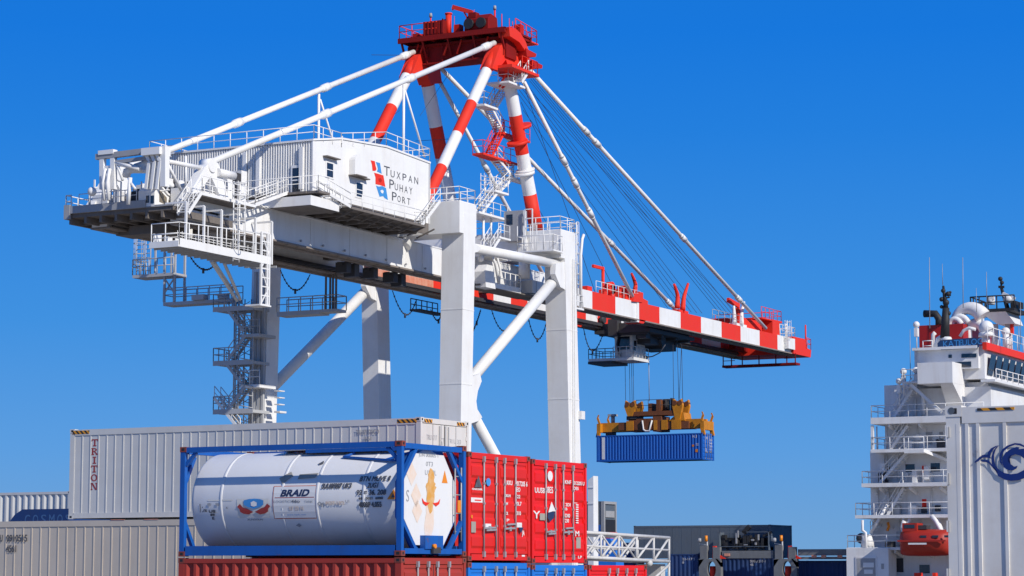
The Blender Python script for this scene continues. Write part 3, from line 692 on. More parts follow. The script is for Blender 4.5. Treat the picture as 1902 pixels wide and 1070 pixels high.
# ---- landward end platform between the girders
EV = 135.6
ez = at(286,381,v=134.0).z
lw = at(121,388,v=134.0).x
print('end platform from', lw, 'z', ez)
m = MB(); m.box(lw,-96.0,EV-1.6,EV+5.2,ez-0.12,ez+0.02); m.box(-104,-97.3,EV+5.2,EV+9.5,HB+1.5,HB+1.62)
m.box(lw,lw+0.12,EV-1.6,EV+5.2,ez-0.5,ez+0.4); m.box(lw+.5,-98.2,EV-1.72,EV-1.6,ez-0.12,ez+0.4); m.box(lw,lw+.5,EV-1.75,EV-1.55,ez-0.5,ez+.5)
part('end_platform', m, GREY, crane)
m = MB(); m.box(lw+0.1,-96.05,EV-1.5,EV+5.1,ez-0.4,ez-0.124)
for k in range(8): m.box(lw+0.3+k*1.3,lw+0.5+k*1.3,EV-1.5,EV+5.1,ez-0.85,ez-0.402)
for v in (EV-0.2,EV+2.2,EV+4.6): m.box(lw+0.1,-96.1,v,v+0.22,ez-0.75,ez-0.404)
m.box(-101.5,-98.5,EV+1,EV+4,ez-1.5,ez-0.86); m.box(-103.4,-101.8,EV+2,EV+4,ez-1.3,ez-0.86); m.tube((-97.9,EV+4.2,ez-1.6),(-97.9,EV+4.2,ez-0.8),0.4,n=10)
part('platform_framing', m, UNDER, crane)
m = MB(); m.rail([(-104.6,EV-1.6,ez+0.3),(lw+0.06,EV-1.6,ez+0.3),(lw+0.06,EV+5.1,ez+0.3)],0.9,1.3,0.04); part('platform_railing', m, WHITE, crane)
# sheave towers and cross frames standing on it
def W_(px, py, u): return at(px, py, u=u)
m = MB(); a, b = N(306,347), N(306,272); bv = b.y
m.bar(a,b,0.42,0.5,0,(0,1,0)); m.tube(b+V((0,0.1,-0.9)), N(330,352)+V((0,0.4,0)), 0.11); m.tube(N(312,300), N(374,312), 0.16)
m.tube(N(345,290), N(345,350), 0.09)
part('sheave_tower', m, WHITE, crane)
m = MB()
for px in (191,211): a, b = at(px,352,v=bv), at(px,286,v=bv); m.bar(a,b,0.34,0.34,0,(0,1,0))
m.bar(at(186,285,v=bv), at(214,282,v=bv), 0.5, 0.3); m.bar(at(186,312,v=bv), at(212,310,v=bv), 0.2,0.2)
m.tube(at(212,290,v=bv), at(228,335,v=bv),0.1); m.tube(at(213,302,v=bv),at(260,314,v=bv),0.16)
for px in (196,204): m.path([at(px,313,v=bv-0.5), at(px-5,340,v=bv-0.5), at(px-2,372,v=bv-0.5)], 0.13)
m.ball(at(171,356,v=bv),0.32)
part('sheave_tower', m, WHITE, crane)
m = MB()
for (x0,y0,x1,y1,r) in ((180,292,296,278,0.19),(214,302,282,292,0.12)): m.bar(at(x0,y0,v=bv), at(x1,y1,v=bv), 2*r, 2*r, 0)
part('tower_cross_beam', m, GREY, crane)
m = MB()
for k, px in enumerate((276,286,296)):
    a = at(px-2,352,v=bv); b = at(px+4,300,v=bv); m.bar(a, b, 0.22, 0.5, 0, (0,1,0)); m.bar(b, at(px-3,284,v=bv), 0.22, 0.5, 0, (0,1,0))
m.box(at(270,284,v=bv).x, at(304,284,v=bv).x, bv-0.5,bv+0.8, at(285,284,v=bv).z-0.2, at(285,276,v=bv).z)
part('sheave_frame', m, WHITE, crane)
m = MB()                                                   # gooseneck duct and hose reel
m.path([at(234,330,v=bv+0.6), at(236,319,v=bv+0.6), at(246,314,v=bv+0.6), at(276,314,v=bv+0.6)], 0.3, 10); m.path([at(252,313,v=bv+0.6), at(266,308,v=bv+0.6), at(280,297,v=bv+0.6)], 0.34, 10)
m.tube(at(242,330,v=bv), at(238,380,v=bv), 0.14); m.tube(at(243,340,v=bv), at(252,352,v=bv), 0.1); m.tube(at(226,300,v=bv+0.3), at(270,318,v=bv+0.3),0.1)
part('air_duct', m, WHITE, crane)
m = MB()
for px,w_ in ((232,8),(257,10),(314,12),(330,9)):
    a = at(px,378,v=EV+1.5); m.box(a.x-w_/54,a.x+w_/54,EV+1,EV+2.4,ez,ez+1.5)
part('winch_motor', m, DARK, crane)
m = MB()
for px,h_ in ((222,1.5),(246,1.3),(264,1.8),(272,1.2)):
    a = at(px,378,v=EV+0.4); m.box(a.x-0.25,a.x+0.25,EV,EV+0.7,ez,ez+h_)
m.ball(at(266,350,v=EV+0.5),0.35); m.ball(at(335,345,v=EV+2),0.4)
for px in (206,215,224,240,262): a = at(px,388,v=EV-1.4); m.tube(a,a+V((0,0,1.9)),0.06,n=6)
part('machinery_casing', m, WHITE_R, crane)
m = MB(); m.rail([(lw+1.2,EV-1.62,ez+.4),(-99.0,EV-1.62,ez+.4)],.8,.95,.035); part('platform_railing', m, WHITE, crane)
random.seed(11)
for k in range(26):                                         # pipes, posts and boxes among the sheave towers
    u = random.uniform(-104.8,-97.0); y = random.uniform(EV-1.0,EV+4.5); h = random.uniform(.6,2.6); m = MB()
    if k % 3 == 0: m.box(u,u+random.uniform(.3,.9),y,y+random.uniform(.3,.8),ez+.021,ez+h*.6); part('machinery_casing', m, [WHITE_R, DARK, GREY][random.randrange(3)], crane)
    elif k % 3 == 1: m.sweep([V((u,y,ez)),V((u,y,ez+h*.8)),V((u+.15,y+.1,ez+h)),V((u+random.uniform(.5,1.4),y+.2,ez+h+.1))], [.06]*4, 6); part('pipe', m, WHITE_R, crane)
    else: m.bar((u,y,ez),(u+random.uniform(-.3,.3),y,ez+h*1.2),.1,.1); m.bar((u,y,ez+h*.7),(u+random.uniform(.6,1.2),y+.3,ez+.1),.08,.08); part('support_post', m, WHITE_R, crane)
m = MB(); m.rail([(-103,EV+5.0,ez),(-97.4,EV+5.0,ez)],1.1,.9,.035); part('platform_railing', m, WHITE, crane)
# winch cabin with sloping front on the near corner
uc = at(287,382,v=134.0).x
q = [at(px,py,u=uc) for px,py in ((287,383),(287,353),(290,348),(295,346),(300,349),(310,361),(326,371),(326,399))]
m = MB(); m.ext([(uc,p.y,p.z) for p in q],(-1.35,0,0)); cab = part('winch_cabin', m, WHITE, crane)
TINT = paint('tinted_cabin_glass', (0.20,0.165,0.12), 0.15, 0.2, spec=0.6)
m = MB(); q = [at(px,py,u=uc+.012) for px,py in ((296,353),(299,355),(310,367),(310,381),(296,375))]; m.ext([(uc+.012,p.y,p.z) for p in q],(-.01,0,0)); part('window', m, TINT, cab)
m = MB(); q = [at(px,py,u=uc+.012) for px,py in ((313,371),(325,379),(325,388),(313,383))]; m.ext([(uc+.012,p.y,p.z) for p in q],(-.01,0,0)); part('window', m, TINT, cab)
m = MB(); pr = [at(px,py,u=uc+.05) for px,py in ((287,353),(290,347.5),(295,345.5),(301,348),(311,360),(327,370))]
for a_, b_ in zip(pr[:-1],pr[1:]): m.bar(a_,b_,.12,.12,0,(1,0,0))
part('cabin_visor', m, WHITE, cab)
cy_ = at(287,360,u=uc).y
m = MB(); a_ = at(271,377,v=cy_-.012); b_ = at(277,363,v=cy_-.012); m.box(a_.x,b_.x,cy_-.012,cy_-.002,a_.z,b_.z); a_ = at(279.5,378,v=cy_-.012); b_ = at(286,363,v=cy_-.012); m.box(a_.x,b_.x,cy_-.012,cy_-.002,a_.z,b_.z); part('window', m, GLASS, cab)
m = MB(); 
for x0,x1,y0,y1,u in ((309,331,334,353,-98.6),(252,257,356,375,-99.5),(345,360,340,352,-97.6),(262,270,352,372,-99.0),(318,330,352,362,-97.4)):
    a_ = at(x0,y1,u=u); b_ = at(x1,y0,u=u); m.box(u-.5,u,a_.y,b_.y,a_.z,b_.z)
part('dark_gap_block', m, DARK, crane)  # solid dark boxes standing for the shaded gaps in the machinery
m = MB(); q = at(314,338,u=-98.3); m.box(-98.5,-98.2,q.y-.3,q.y+.35,q.z-.3,q.z+.25); q = at(318,345,u=-98.2); m.ball(q,.22); part('lamp_box', m, WHITE, crane)
a_, b_ = at(328,384,u=uc+.3), at(350,398,u=uc+.3); m = MB(); m.box(uc-.3,uc+.5,a_.y,b_.y,b_.z-.1,b_.z+.02); m.rail([(uc+.45,a_.y,b_.z),(uc+.45,b_.y,b_.z)],1.0,.7,.035); m.box(uc-.2,uc+.4,a_.y,b_.y,b_.z-.9,b_.z-.102,1); part('cabin_step', m, [WHITE, GREY], crane)
# girder top walkway (near side), its stairs and ladders
ga, gb = at(375,357,u=-94.6), at(474,385,u=-94.6); gz = ga.z
m = MB(); m.box(-96,-94.55,ga.y,gb.y,gz-0.2,gz); m.box(-96.0,-94.6,ga.y,gb.y,gz-0.26,gz-0.204,1)
part('girder_walkway', m, [WHITE, UNDER], crane)
m = MB(); m.rail([(-94.6,ga.y,gz),(-94.6,gb.y,gz)],1.15,0.9,0.035); m.rail([(-95.9,ga.y+1.2,gz),(-95.9,gb.y-1.5,gz)],1.15,0.9,0.035); part('walkway_railing', m, WHITE, crane)
m = MB(); m.stair((-95.5,gb.y,gz),(-95.5,hv0-0.9,wa.z),(0.9,0,0),8); part('walkway_stair', m, WHITE, crane)
m = MB(); q = at(350,396,u=-94.6); m.stair((-95.5,q.y,q.z),(-95.5,ga.y,gz),(0.9,0,0),8); part('walkway_stair', m, WHITE, crane)
m = MB()                                                   # equipment on that walkway
for px,y0,y1,k in ((388,372,330,0),(402,372,328,1),(420,378,330,0),(436,378,322,1),(446,372,318,0)):
    a = at(px,y0,u=-96.6); m.box(a.x-0.5,a.x+0.3,a.y-0.32,a.y+0.32,31.1,at(px,y1,u=-96.6).z,k)
m.tube(at(404,320,u=-95.6), at(434,327,u=-95.6), 0.3, n=12, m=0)
part('electrical_cabinet', m, [WHITE, DARK], crane)
lt = at(432,352,u=-94.3); lb = at(432,520,u=-94.3)
m = MB(); m.ladder((-94.2,lt.y,26.2),(-94.2,lt.y,gz+1.2),(0,0.75,0),cage=0.75,out=(1,0,0),r=0.05); part('caged_ladder', m, WHITE, crane)

# hung maintenance walkway under the near girder (white fascia)
pa, pb = at(333,451,u=-94.2), at(502,488,u=-94.2); pz0 = at(420,474,u=-94.2).z
pv0, pv1 = pa.y, pb.y
m = MB(); m.box(-96.6,-94.2,pv0,pv1,pz0,pz0+0.12,1); m.box(-94.25,-94.15,pv0,pv1,pz0-0.05,pz0+0.5,0); m.box(-96.6,-94.2,pv0-0.1,pv0,pz0-0.05,pz0+0.35,0)
for k in range(16): m.box(-96.5,-94.3,pv0+0.3+k*.78,pv0+0.37+k*.78,pz0-0.14,pz0-0.002,1)
part('hung_walkway', m, [WHITE, MIDGREY], crane)
m = MB()
for zz in (.55,.72,.89): m.tube((-94.35,pv0,pz0+zz),(-94.35,pv1,pz0+zz),.03,n=4)
for k in range(22): y = pv0+(pv1-pv0)*k/21; m.tube((-94.35,y,pz0+.5),(-94.35,y,pz0+1.05),.022,n=4)
for zz in (.35,.6,.85): m.tube((-96.4,pv0,pz0+zz),(-94.3,pv0,pz0+zz),.03,n=4)
for k in range(10): m.box(-96.35,-96.3,pv0+k*1.25,pv0+k*1.25+.9,pz0+.2,pz0+.95)
part('walkway_screen', m, WHITE, crane)
m = MB(); m.rail([(-96.5,pv0,pz0+0.1),(-94.2,pv0,pz0+0.1),(-94.2,pv1,pz0+0.6)],1.5,1.1,0.04)
for k in range(6):
    y = pv0+0.8+k*2.1; m.bar((-94.25,y,pz0),(-94.25,y,29.6),0.14,0.14); m.bar((-94.25,y,29.6),(-95.95,y,29.6),0.12,0.12)
part('walkway_railing', m, WHITE, crane)
q0, q1 = at(490,566,u=-94.2), at(490,432,u=-94.2)           # ladder frame at its right end
m = MB(); 
for dy in (0,0.75,1.0): m.bar((-94.2,q0.y+dy-0.4,q0.z),(-94.2,q0.y+dy-0.4,q1.z),0.14,0.14)
n = 9
for k in range(n): zz = q0.z+(q1.z-q0.z)*k/(n-1); m.bar((-94.2,q0.y-0.4,zz),(-94.2,q0.y+0.6,zz),0.08,0.08)
for k in range(4): z0 = q0.z+(q1.z-q0.z)*k/4; z1 = q0.z+(q1.z-q0.z)*(k+1)/4; m.bar((-94.2,q0.y+(0.35 if k%2 else -0.4)+0.0,z0),(-94.2,q0.y+(-0.4 if k%2 else 0.6),z1),0.07,0.07)
m.box(-95.4,-94.1,q0.y-0.6,q0.y+0.8,q0.z-0.1,q0.z)
part('ladder_frame', m, WHITE, crane)

# walkway galleries hanging at the far landside leg
LV = 165.0
g0, g1 = at(303,563,v=LV), at(432,552,v=LV); h0, h1 = at(514,580,v=LV), at(625,572,v=LV); gzz = (g0.z+g1.z)/2
print('gallery', g0, g1, h0, h1)
m = MB(); m.box(g0.x,g1.x,LV,LV+1.5,gzz-0.3,gzz-.02); m.box(h0.x,h1.x-1.6,LV,LV+1.5,h0.z-0.34,h0.z+0.02); m.box(h1.x-1.6,h1.x,LV,LV+1.5,h0.z-0.2,h0.z+0.02); m.box(g0.x+3.0,g0.x+4.2,LV-.2,LV+.4,gzz,gzz+.45); m.box(g0.x+5.6,g0.x+6.4,LV-.2,LV+.4,gzz,gzz+.4); part('access_gallery', m, MIDGREY, crane)
m = MB(); m.rail([(g1.x,LV,gzz),(g0.x,LV,gzz),(g0.x,LV+1.5,gzz),(g1.x,LV+1.5,gzz)],1.15,1.2,0.045); m.rail([(h0.x,LV,h0.z),(h1.x,LV,h0.z),(h1.x,LV+1.5,h0.z),(h0.x,LV+1.5,h0.z)],1.15,1.2,0.045); part('gallery_railing', m, MIDGREY, crane)
m = MB()
for px in (305,324):
    a = at(px,563,v=LV); 
    for y in (LV,LV+1.4): m.bar((a.x,y,gzz),(a.x,y,at(px,470,v=LV).z),0.16,0.16)
a, b = at(305,545,v=LV), at(324,516,v=LV)
m.bar(a,b,0.1,0.1); m.bar(at(305,516,v=LV),at(324,545,v=LV),0.1,0.1)
t0, t1 = at(250,512,v=LV), at(326,512,v=LV); m.box(t0.x,t1.x,LV-0.3,LV+1.6,t0.z-0.25,t0.z)
m.rail([(t1.x,LV-0.3,t0.z),(t0.x,LV-0.3,t0.z),(t0.x,LV+1.6,t0.z)],1.3,0.8,0.05)
for px in (288,305,318): a = at(px,512,v=LV); m.bar(a,(a.x,a.y,at(px,440,v=LV).z),0.14,0.14)
part('ladder_tower', m, MIDGREY, crane)
m = MB(); a = at(253,515,v=LV); m.ladder(a,(a.x,a.y,at(253,436,v=LV).z),(0.75,0,0),cage=0.7,out=(0,-1,0),r=0.05); a = at(270,515,v=LV); m.ladder(a,(a.x,a.y,at(253,436,v=LV).z),(0.5,0,0),r=0.05); part('caged_ladder', m, MIDGREY, crane)
m = MB()
for px in (605,613,618,624): a = at(px,575,v=LV+0.5); m.bar(a,(a.x,a.y,HB-0.1),0.13,0.13)
part('gallery_hanger', m, UNDER, crane)
m = MB()                                                   # struts from the hung walkway down to the leg
for a, b in (((392,485),(440,558)),((416,488),(446,556)),((398,488),(432,540))): m.tube(at(*a,u=-104), at(*b,u=-106), 0.13)
part('gallery_strut', m, WHITE, crane)
# stair tower on the landward side of the far landside leg
SV = 163.4
m = MB(); tower = None
zz = [at(450,y,v=SV).z for y in (575,628,670,716,760,800)]
xl, xr = at(398,700,v=SV).x, at(478,700,v=SV).x
for i, y in enumerate((572,672,762)):
    a, b = at(396,y,v=SV), at(470,y+4,v=SV); m = MB(); m.box(a.x,b.x,SV,SV+2.4,a.z-0.3,a.z-0.05); m.box(a.x,b.x,SV-0.05,SV,a.z-0.35,a.z+0.05); m.rail([(a.x+2.2,SV,a.z),(a.x,SV,a.z),(a.x,SV+2.3,a.z)],1.1,0.9,0.045); part('stair_landing', m, MIDGREY, crane)
for i, y in enumerate((620,714)):
    a, b = at(446,y,v=SV), at(482,y,v=SV); m = MB(); m.box(a.x,b.x,SV,SV+2.4,a.z-0.3,a.z-0.05); m.rail([(a.x,SV,a.z),(b.x,SV,a.z)],1.1,0.9,0.045); part('stair_landing', m, WHITE if i else MIDGREY, crane)
fl = [((420,572),(452,616)),((424,668),(456,622)),((420,676),(450,714)),((424,760),(454,718)),((398,740),(446,800))]
for k, (a, b) in enumerate(fl):
    m = MB(); p, q = at(*a,v=SV), at(*b,v=SV)
    if p.z > q.z: p, q = q, p
    m.stair(p, q, (0,0.9,0), 10); part('stair_flight', m, WHITE if k == 4 else MIDGREY, crane)  # most flights greyed as if shaded, the lowest left white
m = MB()
for px in (433,441,468): a = at(px,800,v=SV+0.2); m.tube(a,(a.x,a.y,at(px,560,v=SV).z),0.07)
for px in (472,480,487): a = at(px,800,v=SV+1.6); m.bar((a.x,a.y,2),(a.x,a.y,at(px,500,v=SV).z),0.22,0.22)
part('cable_conduit', m, MIDGREY, crane)
m = MB(); a = at(514,764,v=LV+1); m.box(a.x,a.x+0.55,LV+0.6,LV+1.6,a.z-0.15,a.z)
for k in range(3): m.box(a.x,a.x+0.5,LV+0.6,LV+1.4,a.z+0.5+k*0.55,a.z+0.58+k*0.55)
part('cable_bracket', m, WHITE_R, crane)

m = MB()                                                   # lattice screen round the stair well
for px in (436,452,464): a = at(px,800,v=SV+2.3); m.tube(a,(a.x,a.y,at(px,556,v=SV+2.3).z),.055,n=6)
for k in range(13):
    y = 560+k*18; a = at(436,y,v=SV+2.3); b = at(464,y+9,v=SV+2.3); m.tube(a,b,.035,n=4); m.tube(at(464,y,v=SV+2.3),at(436,y+18,v=SV+2.3),.03,n=4)
part('stair_screen', m, MIDGREY, crane)
for y in (582,604,640,664,688,712,730,752):
    m = MB(); a = at(441,y,v=SV-.05); b = at(470,y+6,v=SV-.05); m.tube(a,b,.04,n=5); part('hand_rail', m, MIDGREY, crane)
for k,(px,py) in enumerate(((640,486),(655,498),(727,505),(742,512),(690,500))):
    a = at(px,py,u=-97.6); m = MB(); m.box(-98.2,-97.2,a.y-.35,a.y+.35,HB-1.0-.2*(k%2),HB-.2); m.box(-97.9,-97.5,a.y-.6,a.y+.6,HB-.45,HB-.2); part('festoon_trolley', m, DARK, crane)
for k in range(12):
    y = 150+k*3.1; m = MB(); m.tube((-95.9,y,HB+.3),(-95.8,y,HB+.3),.09,n=8); part('girder_fitting', m, GREY, crane)
m = MB(); m.sweep([V((-95.85,138,HB+2.15)),V((-95.85,150,HB+2.15)),V((-95.85,164.5,HB+2.15))],[.06]*3,6); part('pipe', m, WHITE_R, crane)
# catenary festoon loops under the far girder
def loop(pts, r=0.042, beads=True):
    m = MB(); a, b, c = pts; n = 14; q = []
    for i in range(n+1):
        t = i/n; q.append(a*(1-t)**2 + b*2*t*(1-t) + c*t*t)
    m.path(q, r, 5)
    if beads:
        for i in range(1, n): m.tube(q[i]-V((0,0,0.07)), q[i]+V((0,0,0.06)), r*1.8, n=6)
    m.tube(q[n//2]-V((0,0,0.3)), q[n//2]+V((0,0,0.1)), r*2.4, n=6)
    part('festoon_cable', m, CABLE, crane)
for p in (((521,502),(548,572),(576,510)),((729,540),(754,618),(772,560)),((822,560),(818,622),(800,575)),((877,618),(886,600),(893,575)),((912,572),(934,650),(962,588)),((980,585),(998,670),(1016,595)),((352,474),(378,520),(402,488))):
    loop([at(*q,u=-104.6) for q in p])
loop([at(*q,u=-103.5) for q in ((1084,610),(1098,690),(1122,615))])
m = MB(); h = [at(x,y,u=-104.8) for x,y in ((772,558),(790,553),(822,560))]
m.box(-105.4,-104.4,h[0].y,h[2].y,h[0].z-0.9,h[0].z-0.75); m.rail([(-105.3,h[0].y,h[0].z-0.8),(-105.3,h[2].y,h[0].z-0.8)],1.0,0.9,0.05); part('festoon_platform', m, DARK, crane)

# ---- walkways and gear around the portal beams
m = MB(); a, b = at(800,416,u=-91.6), at(832,372,u=-91.6)
m.stair((-93.2,a.y-0.3,a.z-0.2),(-93.2,b.y,b.z),(0.9,0,0),10); part('walkway_stair', m, WHITE, crane)
m = MB(); m.rail([(-94.5,165.6,33.93),(-91.1,165.6,33.93),(-91.1,168.2,33.93),(-110.8,168.2,33.93)],1.1,1.3,0.035); m.rail([(-94.5,165.6,33.93),(-94.5,164.0,33.93)],1.1,0.8,0.035); part('beam_railing', m, WHITE, crane)
m = MB(); m.rail([(-97,183.5,33.88),(-91.1,183.5,33.88),(-91.1,186.2,33.88),(-95.0,186.2,33.88)],1.1,1.2,0.035); m.rail([(-110.8,183.5,33.88),(-98.5,183.5,33.88)],1.1,1.3,0.035); part('beam_railing', m, WHITE, crane)
def p3(px,py,v): return at(px,py,v=v)
bxs = at(940,470,v=183.3)
m = MB(); a, b = at(970,470,v=182.4), at(1030,478,v=182.4)   # cage landing on the waterside beam
m.box(a.x,b.x+0.4,181.4,183.35,a.z-0.12,a.z); m.rail([(a.x,183.3,a.z),(a.x,181.5,a.z),(b.x+0.3,181.5,a.z),(b.x+0.3,183.3,a.z)],1.3,0.8,0.04)
for k in range(6): q = a.lerp(b,k/5); m.tube((q.x,181.5,a.z),(q.x,181.5,a.z+2.2),0.035,n=5)
part('beam_landing', m, WHITE, crane)
m = MB(); a = at(958,436,v=183.0); m.box(a.x-0.9,a.x+0.9,182.6,183.35,33.0,35.6,0); m.box(a.x-0.7,a.x-0.1,182.585,182.6,34.4,35.3,1); part('equipment_hut', m, [GREY, GLASS], crane)
m = MB(); a = at(982,420,v=182.4); 
for x0 in (-0.35,0.35): m.bar((a.x+x0,182.4,32.2),(a.x+x0,182.4,35.6),0.09,0.09)
for k in range(5): m.bar((a.x-0.35,182.4,32.4+k*0.8),(a.x+0.35,182.4,32.4+k*0.8),0.08,0.08)
part('ladder_frame', m, WHITE, crane)
m = MB(); q0, q1 = at(893,470,u=-93.2), at(912,440,u=-93.2); m.stair((-93.4,q0.y+0.4,q0.z),(-93.4,q1.y+0.4,q1.z),(0.9,0,0),8); m.box(-94.5,-92.4,q1.y,q1.y+2.0,q1.z-0.15,q1.z); m.rail([(-92.5,q1.y,q1.z),(-92.5,q1.y+2,q1.z)],1.1,1,0.035); part('walkway_stair', m, WHITE, crane)
# gear platform between the legs below the girder top (hanging cabin walkway)
a, b = at(925,530,u=-94.6), at(965,545,u=-94.6); c = at(890,520,u=-94.6); 
m = MB(); m.box(-96.6,-94.5,c.y,b.y+3.5,a.z-0.35,a.z-0.2,1); m.box(-94.6,-94.45,a.y-0.8,b.y,a.z-0.3,a.z+0.15,0)
m.rail([(-94.5,a.y-0.8,a.z),(-94.5,b.y,a.z)],1.2,1.0,0.045); part('service_platform', m, [WHITE, UNDER], crane)
m = MB(); q = at(898,512,u=-94.4); m.ext([(-95.0,q.y-0.3,q.z-1.0),(-95.0,q.y+1.4,q.z-1.0),(-95.0,q.y+0.9,q.z+0.9),(-95.0,q.y-0.1,q.z+0.9),(-95.0,q.y-0.5,q.z+0.3)],(1.0,0,0)); 
q = at(920,490,u=-94.4); m.path([q+V((0,-0.6,0.6)), q+V((0,0,0)), q+V((0,0.6,-1.6))],0.12,8); m.path([q+V((0,0.2,0.8)), q+V((0,0.9,-0.4)), q+V((0,0.7,-1.4))],0.1,8)
q = at(905,474,u=-95); m.box(-95.8,-94.4,q.y-0.8,q.y+2.6,q.z-0.2,q.z+0.1); m.tube(at(885,470,u=-95),at(905,462,u=-95),0.3,n=10); m.ball(at(893,480,u=-95),0.3)
part('service_machinery', m, WHITE_R, crane)
m = MB(); q = at(974,501,u=-94.6); m.tube(q+V((0,0,-0.8)),q+V((0,0,0.8)),0.5,n=16); m.tube(q+V((0,0,0.8)),q+V((0,0,1.0)),0.3,n=12); part('air_receiver', m, WHITE_R, crane)
m = MB(); q0, q1 = at(987,520,u=-94.8), at(1008,536,u=-94.8); m.box(-96.0,-94.7,q0.y,q1.y,q1.z-0.6,q0.z,0); m.box(-94.7,-94.68,q0.y+0.7,q0.y+0.75,q1.z-0.5,q0.z,1); m.box(-96.0,-94.72,q1.y,q1.y+0.3,q1.z-0.6,q0.z-0.3,2); part('control_cabinet', m, [WHITE, GREY, CRED], crane)
m = MB()
for k in range(9):
    q = at(905+k*11,505+k*2+(k%3)*9,u=-97.2); m.box(-97.6,-96.6,q.y-0.5,q.y+0.4,q.z-0.4-0.2*(k%2),q.z+0.5)
part('gearbox', m, UNDER, crane)
# vertical ladder on the seaward face of the near waterside leg
m = MB(); q = at(1074,560,u=-91.8); m.ladder((-91.8,186.75,27.6),(-91.8,186.75,34.9),(0.65,0,0),cage=0.85,out=(0,1,0),r=0.05); m.path([V((-91.3,187.9,27.4)),V((-91.3,187.9,32.2)),V((-91.3,188.2,33.6)),V((-91.3,188.5,34.0))],0.13,8)
m.box(-92.4,-91.1,186.35,188.1,27.3,27.45); m.rail([(-91.15,186.5,27.45),(-91.15,188.0,27.45)],1.1,.8,.04); part('caged_ladder', m, WHITE, crane)
m = MB(); m.box(-90.99,-90.9,185.5,185.62,3,31.5); m.box(-90.99,-90.93,185.9,185.96,3,31.5); m.box(-91.0,-90.7,186.7,187.4,17.8,18.5); part('cable_conduit', m, WHITE_R, crane)
for k in range(8):                                       # inspection hatch plates on the portal legs
    pass

# ---- boom top fittings
bt = lambda px: at(px, 534+(px-1067)*0.2334, u=-96.6)
m = MB()                                                  # davit over the boom
p = at(1120,534,u=-96.6); m.tube((p.x,p.y,30.3),(p.x,p.y,at(1120,500,u=-96.6).z),0.16,n=8); m.bar(at(1121,499,u=-96.6), at(1101,494,u=-96.6),0.2,0.28); m.box(p.x-.3,p.x+.3,p.y-.3,p.y+.3,30.45,31); part('boom_davit', m, CRED, crane)
m = MB()
for (px,h,wd) in ((1090,0.5,1.0),(1134,1.2,0.7),(1160,1.4,0.8),(1147,0.9,0.5)):
    p = bt(px); m.box(-97.2,-96.3,p.y-wd/2,p.y+wd/2,30.45,30.45+h)
p = bt(1133); m.tube((-96.9,p.y,31.3),(-96.3,p.y,31.3),0.6,n=16); part('boom_gear', m, CRED, crane)
m = MB(); m.rail([(-96.1,bt(1098).y,30.45),(-96.1,bt(1180).y,30.45)],1.1,1.3,0.03); part('boom_railing', m, WHITE, crane)
m = MB(); m.rail([(-96.1,bt(1315).y,30.45),(-96.1,bt(1370).y,30.45)],1.1,1.6,0.03); m.rail([(-103.9,bt(1180).y,30.45),(-103.9,bt(1400).y,30.45)],1.1,2.2,0.03); part('boom_railing', m, GALV, crane)
def horn(px, py, pts, mat, u=-96.6, r=0.3):
    m = MB(); q = [at(a,b,u=u) for a,b in pts]; qq = []
    n = 9
    for k in range(n):
        t_ = k/(n-1)*(len(q)-1); i_ = min(int(t_), len(q)-2); f = t_-i_; qq.append(q[i_].lerp(q[i_+1], f))
    for k in range(1,n-1): qq[k] = (qq[k-1]+qq[k]*2+qq[k+1])/4
    m.sweep(qq, [.30-.17*k/(n-1) for k in range(n)], 8); m.box(q[0].x-.4,q[0].x+.4,q[0].y-.5,q[0].y+.5,30.452,30.75); part('stay_guide', m, mat, crane)
horn(0,0,[(1258,572),(1259,548),(1252,528)],CRED); horn(0,0,[(1268,576),(1270,552),(1278,527)],CRED)
horn(0,0,[(1178,548),(1181,528),(1173,508)],CRED,-103.4); 
horn(0,0,[(1364,600),(1363,568)],WHITE); horn(0,0,[(1377,603),(1377,582),(1382,561)],WHITE)
m = MB(); p = at(1352,557,u=-97); m.bar(p, at(1372,568,u=-97),0.3,0.45); p = at(1370,600,u=-97); m.bar((p.x,p.y,30.4),at(1369,572,u=-97),0.5,0.5); part('boom_davit', m, CRED, crane)
m = MB()                                                  # red stay anchor box and tip deck
p, q = at(1427,615,u=-96.6), at(1440,615,u=-96.6); zt = at(1432,598,u=-96.6).z
m.box(-97.5,-96.1,p.y,q.y,30.4,zt); m.box(-104,-102.6,p.y,q.y,30.4,zt); m.box(-104,-96.1,p.y,q.y+0.8,zt,zt+0.2); m.box(-103.5,-96.6,bt(1378).y,bt(1415).y,30.4,31.6); m.rail([(-96.2,p.y-3,zt+0.2),(-96.2,q.y+0.8,zt+0.2),(-104,q.y+0.8,zt+0.2)],1.1,1.2,0.04); m.box(-104,-96.1,p.y-3,p.y,zt,zt+0.15)
part('stay_anchor_box', m, CRED, crane)
m = MB(); p, q = at(1450,625,u=-96), at(1478,632,u=-96); m.rail([(-96.1,p.y,30.5),(-96.1,q.y,30.5),(-103.9,q.y,30.5)],1.2,0.9,0.035); a = at(1462,622,u=-95.8); m.tube((-95.9,a.y,30),(-95.9,a.y,at(1470,604,u=-95.8).z),0.16); m.ladder((-95.8,a.y-0.6,29.2),(-95.8,a.y-0.6,32.2),(0,0.6,0),cage=0.6,out=(1,0,0)); m.box(-95.98,-95.5,a.y-0.4,a.y+1.6,29.1,30.3)
part('tip_ladder', m, WHITE, crane)
m = MB(); p = at(1480,640,u=-96); m.ext([(-95.95,254.2,28.75),(-95.95,256.6,28.75),(-95.95,256.8,29.6),(-95.95,255.6,29.7),(-95.95,254.9,30.6),(-95.95,254.2,30.7)],(-8.1,0,0)); part('boom_nose', m, CRED, crane)
m = MB(); m.rail([(-96,255.6,29.7),(-96,256.8,29.6),(-104,256.8,29.6)],1.2,1.2,0.04); m.tube((-96,255.2,29.6),(-96,255.2,32.3),0.09); part('nose_railing', m, CRED, crane)
